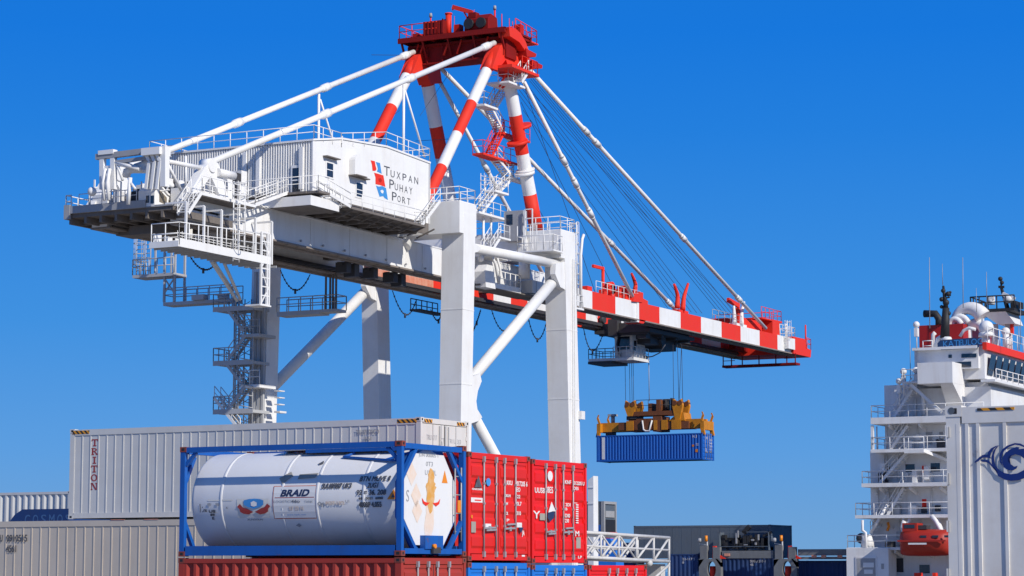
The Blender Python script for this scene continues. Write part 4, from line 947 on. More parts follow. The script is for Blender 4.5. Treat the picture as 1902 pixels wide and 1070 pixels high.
uz = HB-1.3                                               # underslung tip catwalk
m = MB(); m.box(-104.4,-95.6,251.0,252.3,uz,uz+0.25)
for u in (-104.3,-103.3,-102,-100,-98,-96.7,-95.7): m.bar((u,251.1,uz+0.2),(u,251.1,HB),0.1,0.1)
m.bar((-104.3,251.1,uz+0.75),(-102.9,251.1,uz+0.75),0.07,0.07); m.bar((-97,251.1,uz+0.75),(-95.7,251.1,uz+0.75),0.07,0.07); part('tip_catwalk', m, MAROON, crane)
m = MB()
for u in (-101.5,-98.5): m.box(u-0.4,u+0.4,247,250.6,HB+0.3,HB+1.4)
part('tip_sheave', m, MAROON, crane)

# ------------------------------------------------------------------ trolley with cabin, spreader and the hanging box
CU, CVv = -99.8, 222.3
tr = thing('crane_trolley', 'white operator cabin and trolley slung under the striped boom', 'crane trolley', (-100, 219, 24))
a = at(1142,667,v=217); b = at(1175,667,v=217); k0 = V((b.x,217,0)); k1 = at(1198,664,u=b.x)
cz0 = at(1160,668,v=217).z; cz1 = at(1160,612,v=217).z
print('cab', a, b, k1, cz0, cz1)
m = MB(); m.box(a.x,b.x,217,k1.y,cz0+0.2,cz1); cabn = part('operator_cabin', m, WHITE_R, tr)
m = MB(); m.box(a.x+0.3,b.x-0.3,216.985,217,cz0+1.0,cz0+2.3); m.box(b.x,b.x+0.015,217.3,217.9,cz0+0.9,cz0+1.9); part('window', m, GLASS, cabn)
m = MB(); c = at(1096,660,v=217); m.box(c.x,b.x+0.3,216.6,k1.y+0.4,cz0-0.1,cz0+0.18,0); m.box(c.x,a.x-0.1,216.5,k1.y+0.3,cz0-0.35,cz0-0.104,1); part('trolley_platform', m, [WHITE_R, DARK], tr)
m = MB(); m.rail([(a.x,216.65,cz0+0.15),(c.x,216.65,cz0+0.15),(c.x,k1.y,cz0+0.15),(a.x,k1.y,cz0+0.15)],1.0,0.9,0.04,1); m.rail([(a.x,216.6,cz0+0.15),(b.x+0.25,216.6,cz0+0.15),(b.x+0.25,k1.y+0.3,cz0+0.15)],1.1,0.8,0.04,0); part('platform_railing', m, [WHITE, DARK], tr)
m = MB(); m.box(-103,-97,215,226,HB-0.7,HB-0.35)
for y in (215.5,219,222.5,225.5):
    for u in (-102.3,-97.7): m.tube((u-0.2,y,HB+0.75),(u+0.2,y,HB+0.75),0.38,n=14)
    m.box(-102.6,-97.4,y-0.25,y+0.25,HB-0.9,HB+0.3)
random.seed(3)
for k in range(16):
    u = random.uniform(-102.4,-97.6); y = random.uniform(215,226); m.box(u-0.5,u+0.5,y-0.5,y+0.5,HB-1.3+random.random()*0.4,HB+0.7)
m.box(-101.4,-98.6,221.5,225.0,HB-1.8,HB-0.7); m.tube((-102,220.5,HB-1.0),(-98,220.5,HB-1.0),0.6,n=14)
for u in (-101.8,a.x+0.1,b.x-0.1): m.bar((u,217.5,cz1-0.1),(u,217.8,HB-0.6),0.16,0.16)
m.box(b.x+0.1,b.x+1.5,218,220,cz1-1.4,cz1-0.4)
part('trolley_frame', m, DARK, tr)
m = MB(); pts = [at(x,y,v=220) for x,y in ((1200,664),(1212,662),(1226,655),(1236,640))]; m.path(pts,0.06,6); m.ball(pts[0],0.2); m.path([at(x,y,v=216.8) for x,y in ((1150,622),(1146,640),(1152,662))],0.1,6); part('cable_loop', m, CABLE, tr)

# hanging container
v0 = CVv-1.22
hl, hr = at(1107.8,835,v=v0), at(1304.7,829,v=v0)
hzt, hzb = at(1304.7,803.6,v=v0).z, at(1304.7,853.7,v=v0).z
hve = at(1326.6,832,u=hr.x).y
HLn, HHt, HWd = hr.x-hl.x, hzt-hzb, hve-v0
print('hanging box L W H', HLn, HWd, HHt)

# ------------------------------------------------------------------ freight containers
_cast = {}
def casting_mesh(mat):
    if mat.name not in _cast:
        m = MB(); m.box(-.089,.089,-.081,.081,0,.118)
        for s in (-1,1):
            m.box(-.04,.04,s*.0811-.002,s*.0811+.002,.03,.09,1); m.box(s*.0891-.002,s*.0891+.002,-.032,.032,.03,.09,1)
        _cast[mat.name] = m.mesh('corner_casting', [mat, BLACK])
    return _cast[mat.name]
_rod = {}
def rod_mesh(h):
    k = round(h,3)
    if k not in _rod:
        m = MB(); m.tube((0,0,0.03),(0,0,h-0.03),0.021,n=8)
        for z in (0.0,h-0.13): m.box(-.03,.03,-.034,.034,z,z+0.13,0)
        for z in (h*.3,h*.52,h*.72): m.box(-.028,.026,-.028,.028,z,z+0.05,0)
        _rod[k] = m.mesh('lock_rod', [GALV])
    return _rod[k]
def corr(mb, x0, x1, z0, z1, y, sgn, pitch, dep, m=0):
    n = max(1, round((x1-x0)/pitch)); p = (x1-x0)/n; pts = []
    for i in range(n):
        a = x0+i*p; pts += [(a,0),(a+p*.26,0),(a+p*.5,dep),(a+p*.76,dep)]
    pts.append((x1,0))
    for (a,d),(b,e) in zip(pts[:-1],pts[1:]): mb.face([(a,y-sgn*d,z0),(b,y-sgn*e,z0),(b,y-sgn*e,z1),(a,y-sgn*d,z1)], m)
def box_container(name, label, cat, loc, rotz, Ln, Wd, Ht, col, side='corr', pitch=0.27, end='doors', castmat=None, rd=.012, roof=None, cuts=None, rods=(.23,.43,.58,.76), gap=.5, group=None, doorcol=None, haz=False):
    t = thing(name, label, cat, loc, rotz, group); hx, hy = Ln/2, Wd/2; cm = casting_mesh(castmat or col)
    for sx in (-1,1):
        for sy in (-1,1):
            for z in (0, Ht-.118): link('corner_casting', cm, t, (sx*(hx-.09), sy*(hy-.082), z))
            m = MB(); m.box(min(sx*(hx-.006),sx*(hx-.16)),max(sx*(hx-.006),sx*(hx-.16)),min(sy*(hy-.008),sy*(hy-.10)),max(sy*(hy-.008),sy*(hy-.10)),.119,Ht-.119); lpart('corner_post', m, col, t)
    tr_ = .12 if side != 'ribs' else .19
    for sy in (-1,1):
        for z0,z1 in ((.02,.17),(Ht-tr_,Ht-.02)):
            m = MB(); m.box(-hx+.181,hx-.181,min(sy*(hy-.004),sy*(hy-.07)),max(sy*(hy-.004),sy*(hy-.07)),z0,z1); lpart('side_rail', m, col, t)
    for sx in (-1,1):
        for z0,z1 in ((.02,.16),(Ht-.15,Ht-.012)):
            m = MB(); m.box(min(sx*(hx-.01),sx*(hx-.09)),max(sx*(hx-.01),sx*(hx-.09)),-hy+.165,hy-.165,z0,z1); lpart('end_rail', m, col, t)
    z0, z1 = .171, Ht-tr_-.001
    if side == 'corr':
        for sy in (-1,1):
            m = MB(); corr(m, -hx+.161, hx-.161, z0, z1, sy*(hy-.012), sy, pitch, .045); lpart('side_panel', m, col, t)
    else:
        x0, x1 = -hx+.165, hx-.165; n = round((x1-x0)/pitch); p = (x1-x0)/n
        m = MB(); m.box(.012,p-.012,0,.02,z0,z1); pm = m.mesh('side_panel', [col])
        m = MB(); m.box(-.018,.018,-rd,.012,z0,z1); rm = m.mesh('panel_rib', [col])
        for i in range(n):
            if cuts: break
            link('side_panel', pm, t, (x0+i*p, -hy+.022, 0))
            link('panel_rib', rm, t, (x0+i*p, -hy+.022, 0))
        if cuts:
            for ca, cb in zip(cuts[:-1], cuts[1:]):
                mm = MB(); mm.box(ca+.012,cb-.012,-hy+.022,-hy+.042,z0,z1); lpart('side_panel', mm, col, t); link('panel_rib', rm, t, (ca, -hy+.022, 0))
        m = MB(); m.box(x0,x1,-hy+.043,-hy+.06,z0,z1); m.box(x0,x1,hy-.04,hy-.02,z0,z1); lpart('wall_lining', m, col, t)
    m = MB(); corr(m, -hx+.1, hx-.1, -hy+.072, hy-.072, 0, 1, .3, .03)
    m.v = [(a, z, Ht-.045+y) for a,y,z in m.v]; lpart('roof_panel', m, roof or col, t)
    m = MB(); m.box(-hx+.1,hx-.1,-hy+.08,hy-.08,.05,.12); lpart('floor_panel', m, BLACK, t)
    m = MB(); m.box(-hx+.03,-hx+.06,-hy+.1,hy-.1,.16,Ht-.15); lpart('end_panel', m, col, t)
    dc = doorcol or col; dz0, dz1 = .175, Ht-.165; xe = hx-.03
    yg = -hy+Wd*gap
    for s,(ya,yb) in enumerate(((-hy+.105,yg-.012),(yg+.012,hy-.105))):
        m = MB()
        if end == 'doors':
            fr = .07; m.box(xe-.05,xe-.012,ya,yb,dz0,dz1)
            m.box(xe-.011,xe+.004,ya,ya+fr,dz0,dz1); m.box(xe-.011,xe+.004,yb-fr,yb,dz0,dz1); m.box(xe-.011,xe+.004,ya+fr,yb-fr,dz1-fr,dz1); m.box(xe-.011,xe+.004,ya+fr,yb-fr,dz0,dz0+fr)
            nb = 5; hh = (dz1-dz0-2*fr)/nb
            for k in range(nb):
                za = dz0+fr+k*hh; m.hexa([(xe-.0115,ya+fr,za+hh*.12),(xe-.0115,yb-fr,za+hh*.12),(xe-.0115,yb-fr,za+hh*.88),(xe-.0115,ya+fr,za+hh*.88),(xe+.018,ya+fr,za+hh*.26),(xe+.018,yb-fr,za+hh*.26),(xe+.018,yb-fr,za+hh*.74),(xe+.018,ya+fr,za+hh*.74)])
        else:
            m.box(xe-.05,xe,ya,yb,dz0,dz1)
        d = lpart('door', m, dc, t)
        m = MB()
        for z in (.16,.40,.62,.86):
            zz = dz0+(dz1-dz0)*z; yy = ya-.01 if s == 0 else yb+.01
            m.box(xe-.02,xe+.02,yy-.05,yy+.05,zz-.05,zz+.05)
        lpart('hinge', m, dc, d)
        if end == 'doors':
            for r in rods[2*s:2*s+2]:
                o = link('lock_rod', rod_mesh(dz1-dz0+.16), d, (xe+.045, -hy+Wd*r, dz0-.08))
            r0, r1 = rods[2*s:2*s+2]; m = MB(); zz = dz0+(dz1-dz0)*.27
            m.bar((xe+.055,-hy+Wd*r0,zz),(xe+.055,-hy+Wd*r1-.05,zz+.02),.03,.04); m.bar((xe+.055,-hy+Wd*r0+.1,zz+.1 if s else zz-.05),(xe+.055,-hy+Wd*r1,zz+.12 if s else zz-.03),.03,.04); m.box(xe+.03,xe+.065,-hy+Wd*(r0+r1)/2-.045,-hy+Wd*(r0+r1)/2+.045,zz-.05,zz+.05)
            lpart('lock_handle', m, GALV, d)
    m = MB(); m.box(xe-.03,xe+.006,yg-.011,yg+.011,dz0,dz1); lpart('door_gasket', m, BLACK, t)
    if haz:
        m = MB()
        for x in (-hx+.1, hx-.75): m.box(x,x+.62,-hy-.0005,-hy+.0035,Ht-.15,Ht-.05)
        for y in (-hy+.2,hy-.65): m.box(hx-.0095,hx-.004,y,y+.42,Ht-.135,Ht-.04)
        lpart('hazard_decal', m, HAZ, t)
    return t
def side_text(t, Wd, items, mat=INK, off=-.004):
    """items: (string, x, z, width, height) on the near side, local coordinates"""
    m = MB()
    for it in items: put_text(m, it[0], (it[1], -Wd/2+off, it[2]), (1,0,0), (0,0,1), width=it[3], height=it[4], shear=it[5] if len(it) > 5 else 0, bold=it[6] if len(it) > 6 else 0)
    return lpart('lettering', m, mat, t)
def end_text(t, Ln, items, mat=WPRINT, off=.0):
    m = MB()
    for it in items: put_text(m, it[0], (Ln/2+off, it[1], it[2]), (0,1,0), (0,0,1), width=it[3], height=it[4])
    return lpart('lettering', m, mat, t)
def end_rect(t, Ln, items, name='decal', off=.0):
    for y0,y1,z0,z1,mat in items:
        m = MB(); m.box(Ln/2+off-.004,Ln/2+off,y0,y1,z0,z1); lpart(name, m, mat, t)

# hanging blue box
hc = box_container('hanging_container', 'blue container hanging in the air below the yellow spreader', 'container', ((hl.x+hr.x)/2, CVv+(HWd-2.44)/2, hzb), 0, HLn, HWd, HHt, BOXBLUE, pitch=.32)
m = MB(); m.box(-HLn/2+.62,-HLn/2+.95,-HWd/2-.012,-HWd/2-.006,.25,HHt-.2); lpart('white_panel', m, WPRINT, hc)
side_text(hc, HWd, [('H', HLn/2-1.05, HHt-.5,.2,.3), ('J', HLn/2-.75, HHt-.5,.15,.3), ('22', HLn/2-.72, HHt-1.25,.3,.22)], WPRINT, -.01)
m = MB(); m.box(HLn/2-1.1,HLn/2-.9,-HWd/2-.012,-HWd/2-.008,1.3,1.5); m.box(HLn/2-.75,HLn/2-.5,-HWd/2-.012,-HWd/2-.008,.75,1.05); lpart('orange_label', m, ORANGE, hc)
end_text(hc, HLn, [('TEX 81', -.7, HHt-.6,.5,.22), ('K18', .35, HHt-.75,.55,.2), ('4500', .3, HHt-1.05,.6,.16), ('2250', .3,HHt-1.35,.6,.16), ('67.7', .3,HHt-1.65,.6,.16), ('GX', -.8,HHt-1.8,.3,.3)], WPRINT, .03)

# spreader
sp = thing('container_spreader', 'yellow container spreader with rusty head block gripping the hanging blue box', 'spreader', (hc.location.x, hc.location.y, hzt))
sx, sy, sz = hc.location.x, hc.location.y, hzt
def spx(px): return at(px, 790, v=sy-0.6).x
zt = lambda py: at(1217, py, v=sy-0.6).z
z_lo, z_hi = zt(800), zt(783)
m = MB(); m.box(spx(1116),spx(1182),sy-0.7,sy-0.2,z_lo,z_hi); m.box(spx(1116),spx(1182),sy+0.2,sy+0.7,z_lo,z_hi); part('telescopic_beam', m, YELLOW, sp)
m = MB(); m.box(spx(1240),spx(1305),sy-0.7,sy-0.2,z_lo+.15,z_hi+.15); m.box(spx(1240),spx(1305),sy+0.2,sy+0.7,z_lo+.15,z_hi+.15); part('telescopic_beam', m, YELLOW, sp)
m = MB(); m.box(spx(1152),spx(1282),sy-1.0,sy-0.6,z_lo+.12,z_hi-.08); m.box(spx(1152),spx(1282),sy+0.6,sy+1.0,z_lo+.12,z_hi-.08)
m.box(spx(1216),spx(1232),sy-1.05,sy+1.05,z_lo-.1,z_hi+.5); m.box(spx(1170),spx(1195),sy-0.9,sy+.9,z_lo-.05,z_hi+.3); part('main_frame', m, BROWNY, sp)
m = MB()
for a,b in ((1167,1180),(1218,1224),(1232,1243),(1251,1268)): m.box(spx(a),spx(b),sy-1.1,sy-1.02,z_lo+.05,z_hi+.1)
m.ext([(spx(1244),sy-.9,z_hi),(spx(1262),sy-.9,z_hi+.8),(spx(1272),sy-.9,z_hi+.8),(spx(1274),sy-.9,z_hi)],(0,1.8,0)); part('yellow_bracket', m, YELLOW, sp)
m = MB(); m.path([V((spx(1197),sy-1.12,z_hi+.1)),V((spx(1199),sy-1.12,z_lo+.1)),V((spx(1203),sy-1.12,z_lo-.05)),V((spx(1210),sy-1.12,z_lo-.02)),V((spx(1215),sy-1.12,z_hi+.1))],.09,6); m.box(spx(1199),spx(1214),sy-1.1,sy-.5,z_lo+.1,z_hi+.3,1); part('drive_guard', m, [WHITE_R, BROWNY], sp)
for px, s in ((1111,-1),(1320,1)):                         # end beams with twistlock corners and flippers
    xx = sx+s*(HLn/2-.12); m = MB(); m.box(xx-.2,xx+.2,sy-1.25,sy+1.25,z_lo-.05,z_hi-.1)
    for y in (-1.15,1.15):
        m.ext([(xx-.18,sy+y-.15,z_lo-.05),(xx+.2,sy+y-.15,z_lo-.05),(xx+.3*s,sy+y-.15,z_lo-.55),(xx+.1*s,sy+y-.15,z_lo-.5)],(0,.3,0))
        m.box(xx-.13,xx+.13,sy+y-.13,sy+y+.13,hzt-.01,z_lo)
    part('end_beam', m, YELLOW, sp)
    m = MB()
    for y in (-1.2,1.2): m.bar((xx-.1*s,sy+y,z_hi-.1),(xx+.12*s,sy+y,z_hi+.5),.14,.2); m.bar((xx+.12*s,sy+y,z_hi+.5),(xx-.02*s,sy+y,z_hi+.8),.1,.12)
    part('flipper_arm', m, YELLOW, sp)
m = MB(); m.tube((spx(1134),sy,z_hi),(spx(1134),sy,z_hi+.7),.2,n=10); m.box(spx(1127),spx(1140),sy-.4,sy+.4,z_hi+.7,z_hi+.9); m.box(spx(1124),spx(1136),sy-.5,sy+.5,hzt+.05,z_lo,1); part('cable_post', m, [GREY, DARK], sp)
za, zb_ = zt(772), zt(764)                                  # head block
m = MB(); m.box(spx(1168),spx(1258),sy-1.0,sy-.6,za,zb_); m.box(spx(1168),spx(1258),sy+.6,sy+1.0,za,zb_); m.box(spx(1206),spx(1213),sy-.8,sy+.8,zb_,zb_+.8); m.box(spx(1222),spx(1229),sy-1,sy+.8,zb_,zt(743))
m.box(spx(1166),spx(1184),sy-.9,sy+.9,za-.4,za-.002,1); m.tube((spx(1234),sy,zb_),(spx(1234),sy,zb_+1.2),.35,n=12,m=1); m.box(spx(1243),spx(1247),sy-.3,sy+.3,zb_,zb_+1.3,1); part('head_block', m, [BROWNY, DARK], sp)
for a, b in ((1163,1184),(1252,1271)):
    for y in (-.85,.85):
        m = MB(); c = (spx(a)+spx(b))/2; rr = (spx(b)-spx(a))/2; m.ext([(c-rr*.45,sy+y-.2,za-.5 if a>1200 else za),(c+rr*.45,sy+y-.2,za-.5 if a>1200 else za),(c+rr,sy+y-.2,zb_+.5),(c+rr*.8,sy+y-.2,zb_+1.15),(c+.08,sy+y-.2,zb_+.85),(c-.08,sy+y-.2,zb_+.85),(c-rr*.8,sy+y-.2,zb_+1.15),(c-rr,sy+y-.2,zb_+.5)],(0,.4,0))
        for s in (-.5,.5): m.tube((c+rr*s,sy+y-.24,zb_+.75),(c+rr*s,sy+y+.24,zb_+.75),.25,n=12,m=1)
        part('sheave_block', m, [YELLOW, BROWNY], sp)
m = MB(); m.rail([(spx(1184),sy-.9,zb_),(spx(1252),sy-.9,zb_)],1.15,1.3,.03); part('block_railing', m, DARK, sp)
m = MB()
for px in (1161,1169,1176,1173): m.tube(at(px,672,v=sy-.8),(spx(px+3),sy-.8,zb_+.7),.026,n=4)
for px, q in ((1250,1252),(1258,1262),(1266,1262),(1266,1269)): m.tube(at(px,640,v=sy-.8),(spx(q+1),sy-.8,zb_+.7),.026,n=4)
part('hoist_rope', m, CABLE, sp)
m = MB(); m.tube(at(1205,665,v=sy-.3),at(1206,745,v=sy-.3),.04,n=5); part('spreader_cable', m, GALV, sp)

# ------------------------------------------------------------------ container yard (rows turned 1.5 degrees from the quay)
YR = math.radians(-1.5); E1 = V((math.cos(YR), math.sin(YR), 0)); E2 = V((-math.sin(YR), math.cos(YR), 0))
P0 = V((-26.9, 46.3, 0)); P0.z = 0
def yard_y(px, py, p0=None):                               # offset along E2 of the end plane seen at a pixel
    p0 = p0 or P0; r = at(px, py, d=1.0)-V((0,0,EYE)); r = V((r.x, r.y))
    # solve p0 + s*E2 = t*r
    a = Matrix(((r.x, -E2.x),(r.y, -E2.y))); t, s = a.inverted() @ V((p0.x, p0.y)); return s, t
def zat(px, py, p0=None):
    s, t = yard_y(px, py, p0); r = at(px, py, d=1.0)-V((0,0,EYE)); return EYE + r.z*t
TW = yard_y(866.5, 930)[0]
tz0, tz1 = zat(746,1032.5), zat(746.5,818)
r1a, r1b, r2a, r2b = [yard_y(x, 940)[0] for x in (870,985.3,988.5,1090.5)]
print('tank W', TW, 'z', tz0, tz1, 'reds', r1a, r1b, r2a, r2b, 'z', zat(870,1041), zat(870,836.4), zat(1090,1047.8), zat(1090.7,861.6))
TL, TH = 6.06, tz1-tz0
def yloc(s0, s1, Ln, z): q = P0 + E2*((s0+s1)/2) - E1*(Ln/2); return (q.x, q.y, z)
# --- tank container
tk = thing('tank_container', 'white tank in a blue frame lettered BRAID with an orange spill on its end', 'tank container', yloc(0,TW,TL,tz0), YR)
hx, hy = TL/2, TW/2
cm = casting_mesh(CASTR)
for a in (-1,1):
    for b in (-1,1):
        for z in (0,TH-.118): link('corner_casting', cm, tk, (a*(hx-.09), b*(hy-.082), z))
        m = MB(); m.box(min(a*(hx-.01),a*(hx-.14)),max(a*(hx-.01),a*(hx-.14)),min(b*(hy-.01),b*(hy-.12)),max(b*(hy-.01),b*(hy-.12)),.119,TH-.119); lpart('corner_post', m, BLUE, tk)
for a in (-1,1):
    for z in (.05,TH-.16):
        m = MB(); m.box(min(a*(hx-.02),a*(hx-.14)),max(a*(hx-.02),a*(hx-.14)),-hy+.165,hy-.165,z,z+.12); lpart('end_rail', m, BLUE, tk)
    for b in (-1,1):
        for up in (0,1):
            m = MB(); zz = (.12,.82) if not up else (TH-.12,TH-.86); x = a*(hx-.08)
            m.bar((x,b*(hy-.08),zz[1]),(x,b*(hy-(.72 if a > 0 else .45)),zz[0] if a > 0 else zz[0]+(.1 if not up else -.1)),.09,.09,0,(a,0,0)); lpart('frame_brace', m, BLUE, tk)
    m = MB(); q = .62; pts = [(-hy+.75,.17),(hy-.75,.17),(hy-.13,.86),(hy-.13,TH-.9),(hy-.75,TH-.17),(-hy+.75,TH-.17),(-hy+.13,TH-.9),(-hy+.13,.86)]
    xx = a*(hx-.2); inner = [(y*.93,(z-TH/2)*.93+TH/2) for y,z in pts]
    for k in range(8):
        y0,z0 = pts[k]; y1,z1 = pts[(k+1)%8]; i0 = inner[k]; i1 = inner[(k+1)%8]; m.ext([(xx,y0,z0),(xx,y1,z1),(xx,i1[0],i1[1]),(xx,i0[0],i0[1])],(-a*.05,0,0))
    if a > 0: lpart('saddle_plate', m, BLUE, tk)
for b in (-1,1):
    m = MB(); m.box(-hx+.181,hx-.181,min(b*(hy-.01),b*(hy-.12)),max(b*(hy-.01),b*(hy-.12)),TH-.135,TH-.01); lpart('side_rail', m, BLUE, tk)
    m = MB(); m.box(-hx+.181,hx-.181,min(b*(hy-.01),b*(hy-.15)),max(b*(hy-.01),b*(hy-.15)),.02,.24); lpart('side_rail', m, BLUE, tk)
    for a in (-1,1):
        m = MB(); m.bar((a*(hx-.14),b*(hy-.07),TH-.42),(a*(hx-.42),b*(hy-.07),TH-.13),.07,.08); lpart('frame_brace', m, BLUE, tk)
TR = (TH-.26)/2; TC = TH/2+.01; xe = hx-.2
xe = hx-.165; m = MB()
xl = hx-.10; prof = [(-xl-.03,.002),(-xl-.02,TR*.5),(-xl,TR-.10),(-xl+.02,TR-.045),(-xl+.055,TR-.012),(-xl+.11,TR),(xe-.11,TR),(xe-.055,TR-.012),(xe-.02,TR-.045),(xe,TR-.1),(xe,.002)]
m.lathe(prof, (0,0,TC), (1,0,0), 64); shell = lpart('tank_shell', m, TANKW, tk)
m = MB()
for x in (-2.05,-.35,.6,1.85): m.lathe([(-.04,TR+.002),(-.03,TR+.012),(.03,TR+.012),(.04,TR+.002)], (x,0,TC), (1,0,0), 64)
lpart('cladding_band', m, TANKW, shell)
# end face panel (bright insulated cover inside the octagon) with its stain, marks and drain box
m = MB(); pts = [(y*.90,(z-TH/2)*.93+TH/2) for y,z in pts]; m.ext([(hx-.2,y,z) for y,z in pts],(.07,0,0)); ep = lpart('end_cover', m, TANKW, tk)
XE = hx-.128
def blob(cy, cz, ry, rz, seed, n=26, jag=.35, x=XE):
    r = random.Random(seed); return [(x, cy+ry*math.cos(2*math.pi*k/n)*(1+jag*(r.random()-.5)), cz+rz*math.sin(2*math.pi*k/n)*(1+jag*.5*(r.random()-.5))) for k in range(n)]
for j,(cy,cz,ry,rz,mt) in enumerate(((.02,1.38,.16,.42,STAIN),(.05,1.72,.14,.25,STAIN),(.03,1.55,.22,.16,STAIN),(0,.86,.18,.42,STAINL),(-.06,.6,.17,.36,STAINL),(.02,.98,.1,.25,STAIN))):
    m = MB(); m.face(blob(cy,cz,ry,rz,j,x=XE+.001*(6-j))); lpart('spill_stain', m, mt, ep)
m = MB()
for s in (-1,1): m.face([(XE+.01,.04+s*.05,1.2),(XE+.01,.04+s*.22,1.12),(XE+.01,.04+s*.36,1.18),(XE+.01,.04+s*.40,1.30),(XE+.01,.04+s*.30,1.22),(XE+.01,.04+s*.18,1.2)])
lpart('red_scrawl', m, CRED, ep)
for cy,cz,mt in ((-.80,1.82,STAINL),(-.55,1.0,STAINL),(-.6,1.35,STAINL)):
    m = MB(); m.face([(XE+.003,cy-.22,cz),(XE+.003,cy,cz-.27),(XE+.003,cy+.22,cz),(XE+.003,cy,cz+.27)]); lpart('placard', m, mt, ep)
m = MB(); m.face([(XE+.003,.52,1.66),(XE+.003,.78,1.66),(XE+.003,.65,1.95)]); lpart('warning_triangle', m, ORANGE, ep)
m = MB()
for s_,y,z,w_,h_ in (('JUN 000005 1',-.5,2.2,.85,.1),('0T3',-.18,2.02,.3,.1),('U1  0L',-.22,1.82,.5,.11)): put_text(m, s_, (XE+.004,y,z), (0,1,0), (0,0,1), width=w_, height=h_)
put_text(m, 'S', (XE+.004,-1.02,1.2), (0,1,0), (0,0,1), width=.12, height=.26)
lpart('lettering', m, FADED, ep)
m = MB(); m.box(XE,XE+.14,-.42,.36,.16,.46); m.box(XE+.14,XE+.2,-.16,.16,.06,.2,1); m.tube((XE+.14,-.1,.22),(XE+.22,-.1,.22),.05,n=8,m=2); lpart('drain_box', m, [BLUE, DARK, ORANGE], tk)
m = MB(); m.ladder((hx-.06,hy-.42,.35),(hx-.06,hy-.42,TH-.5),(0,.28,0),r=.02); lpart('ladder', m, GALV, tk)
m = MB(); m.box(hx-.045,hx-.03,hy-.33,hy-.2,1.0,1.28); lpart('warning_plate', m, ORANGE, tk)
m = MB(); m.box(-.9,hx-.5,-.5,.35,TC+TR+.02,TC+TR+.05); m.box(-.1,hx-.3,-.56,-.5,TC+TR-.05,TC+TR+.03,1); m.tube((-.9,0,TC+TR),(-.9,0,TC+TR+.1),.1,n=10); lpart('top_walkway', m, [GALV, BLUE], tk)
m = MB(); q = [(1.0,-.62),(1.1,-.70),(2.55,-.64),(2.75,-.38),(2.68,-.36)]
def on_shell(x, ang, off=.006): return V((x, -(TR+off)*math.cos(ang), TC+(TR+off)*math.sin(ang)))
def shell_patch(mb, x0, x1, a0, a1, off=.006, m=0, n=5):
    for k in range(n):
        b0 = a0+(a1-a0)*k/n; b1 = a0+(a1-a0)*(k+1)/n; mb.face([on_shell(x0,b0,off),on_shell(x1,b0,off),on_shell(x1,b1,off),on_shell(x0,b1,off)], m)
m = MB(); m.bar(on_shell(1.0,.98,.03),on_shell(2.5,.80,.05),.06,.05); m.bar(on_shell(2.2,.83,.04),on_shell(2.85,1.15,.05),.05,.05); m.bar(on_shell(1.0,.98,.03),on_shell(1.2,1.15,.03),.05,.05); lpart('walkway_shadow_bar', m, BLUE, tk)  # blue bars drawn as the shadow lines of the top walkway
# marks on the tank side (pixel sightings converted to metres along the shell)
def sx_(px): return -hx + (px-335)/411.0*TL
def ang(py): return math.asin(max(-.95,min(.95,((1030-py)/208.0*TH-TC)/TR)))
def shell_text(s, px0, px1, py0, py1, mat, shear=0.0, bold=0.0):
    vs, fs = text_shape(s, shear); x0 = min(q.x for q in vs); x1 = max(q.x for q in vs); y0 = min(q.y for q in vs); y1 = max(q.y for q in vs)
    m = MB(); X0, X1 = sx_(px0), sx_(px1); A0, A1 = ang(py1), ang(py0)
    for j, (dx, da) in enumerate(((0,0),(bold,0),(0,bold*.8),(bold,bold*.8)) if bold else ((0,0),)):
        i = len(m.v)
        for q in vs: m.v.append(tuple(on_shell(X0+(X1-X0)*(q.x-x0)/(x1-x0)+dx, A0+(A1-A0)*(q.y-y0)/(y1-y0)+da, .016+.0008*j)))
        for f in fs: m.f.append(tuple(i+k for k in f)); m.m.append(0); m.sm.append(False)
    lpart('lettering', m, mat, shell)
m = MB(); shell_patch(m, sx_(500), sx_(580), ang(960), ang(899), .010, 0); shell_patch(m, sx_(501.5), sx_(578.5), ang(958.5), ang(900.5), .013, 1)
for y in (921,959): shell_patch(m, sx_(504), sx_(577), ang(y+.6), ang(y-.6), .015, 2)
lpart('name_board', m, [FADEDR, TANKW, REDPR], shell)
shell_text('BRAID', 514.5, 567, 907.5, 919, NAVYT, .28, .018)
shell_text('LOGISTICS UK', 503, 548, 926, 930, FADED); shell_text('46o', 535, 551, 925, 931, INK); shell_text('TANK', 559, 575, 927, 931, FADED)
shell_text('07 50 N', 530, 556, 938, 945, STAINL, 0, .01); shell_text('www.tank.com', 525, 560, 951, 954, BLUEPR)
shell_text('SUU0F807 UK3', 589, 643, 897, 906, INK, .2, .012)
shell_text('BTN MUVE 8', 656, 711, 885, 894, INK, .2, .008); shell_text('2UG1', 672, 691, 897, 906, INK, .2, .008)
shell_text('92 = 36. 208', 654, 706, 910, 919, INK, .1, .01); shell_text('60   0021  6000', 658, 701, 923, 927, INK, 0, .008); shell_text('4008P 4.055', 658, 698, 932, 941, INK, 0, .012)
shell_text('Oyj', 584, 594, 930, 939, FADED, 0, .008); shell_text('POT-NO', 598, 631, 930, 936, STAINL, 0, .015); shell_text('UI', 634, 641, 927, 932, FADED)
shell_text('U8', 378, 390, 942, 947, INK, 0, .01); shell_text('89', 380, 388, 949, 953, INK, 0, .01); shell_text('K', 382.5, 386, 955, 960, INK, 0, .01)
shell_text('1:', 361, 367, 930, 946, INK); shell_text('rx', 368, 374, 941, 945, INK, 0, .01); shell_text('- -', 376, 398, 929, 934, FADED); shell_text('A', 411, 415, 936, 940, INK); shell_text('XUNOOUN', 449, 478, 959, 962, INK)
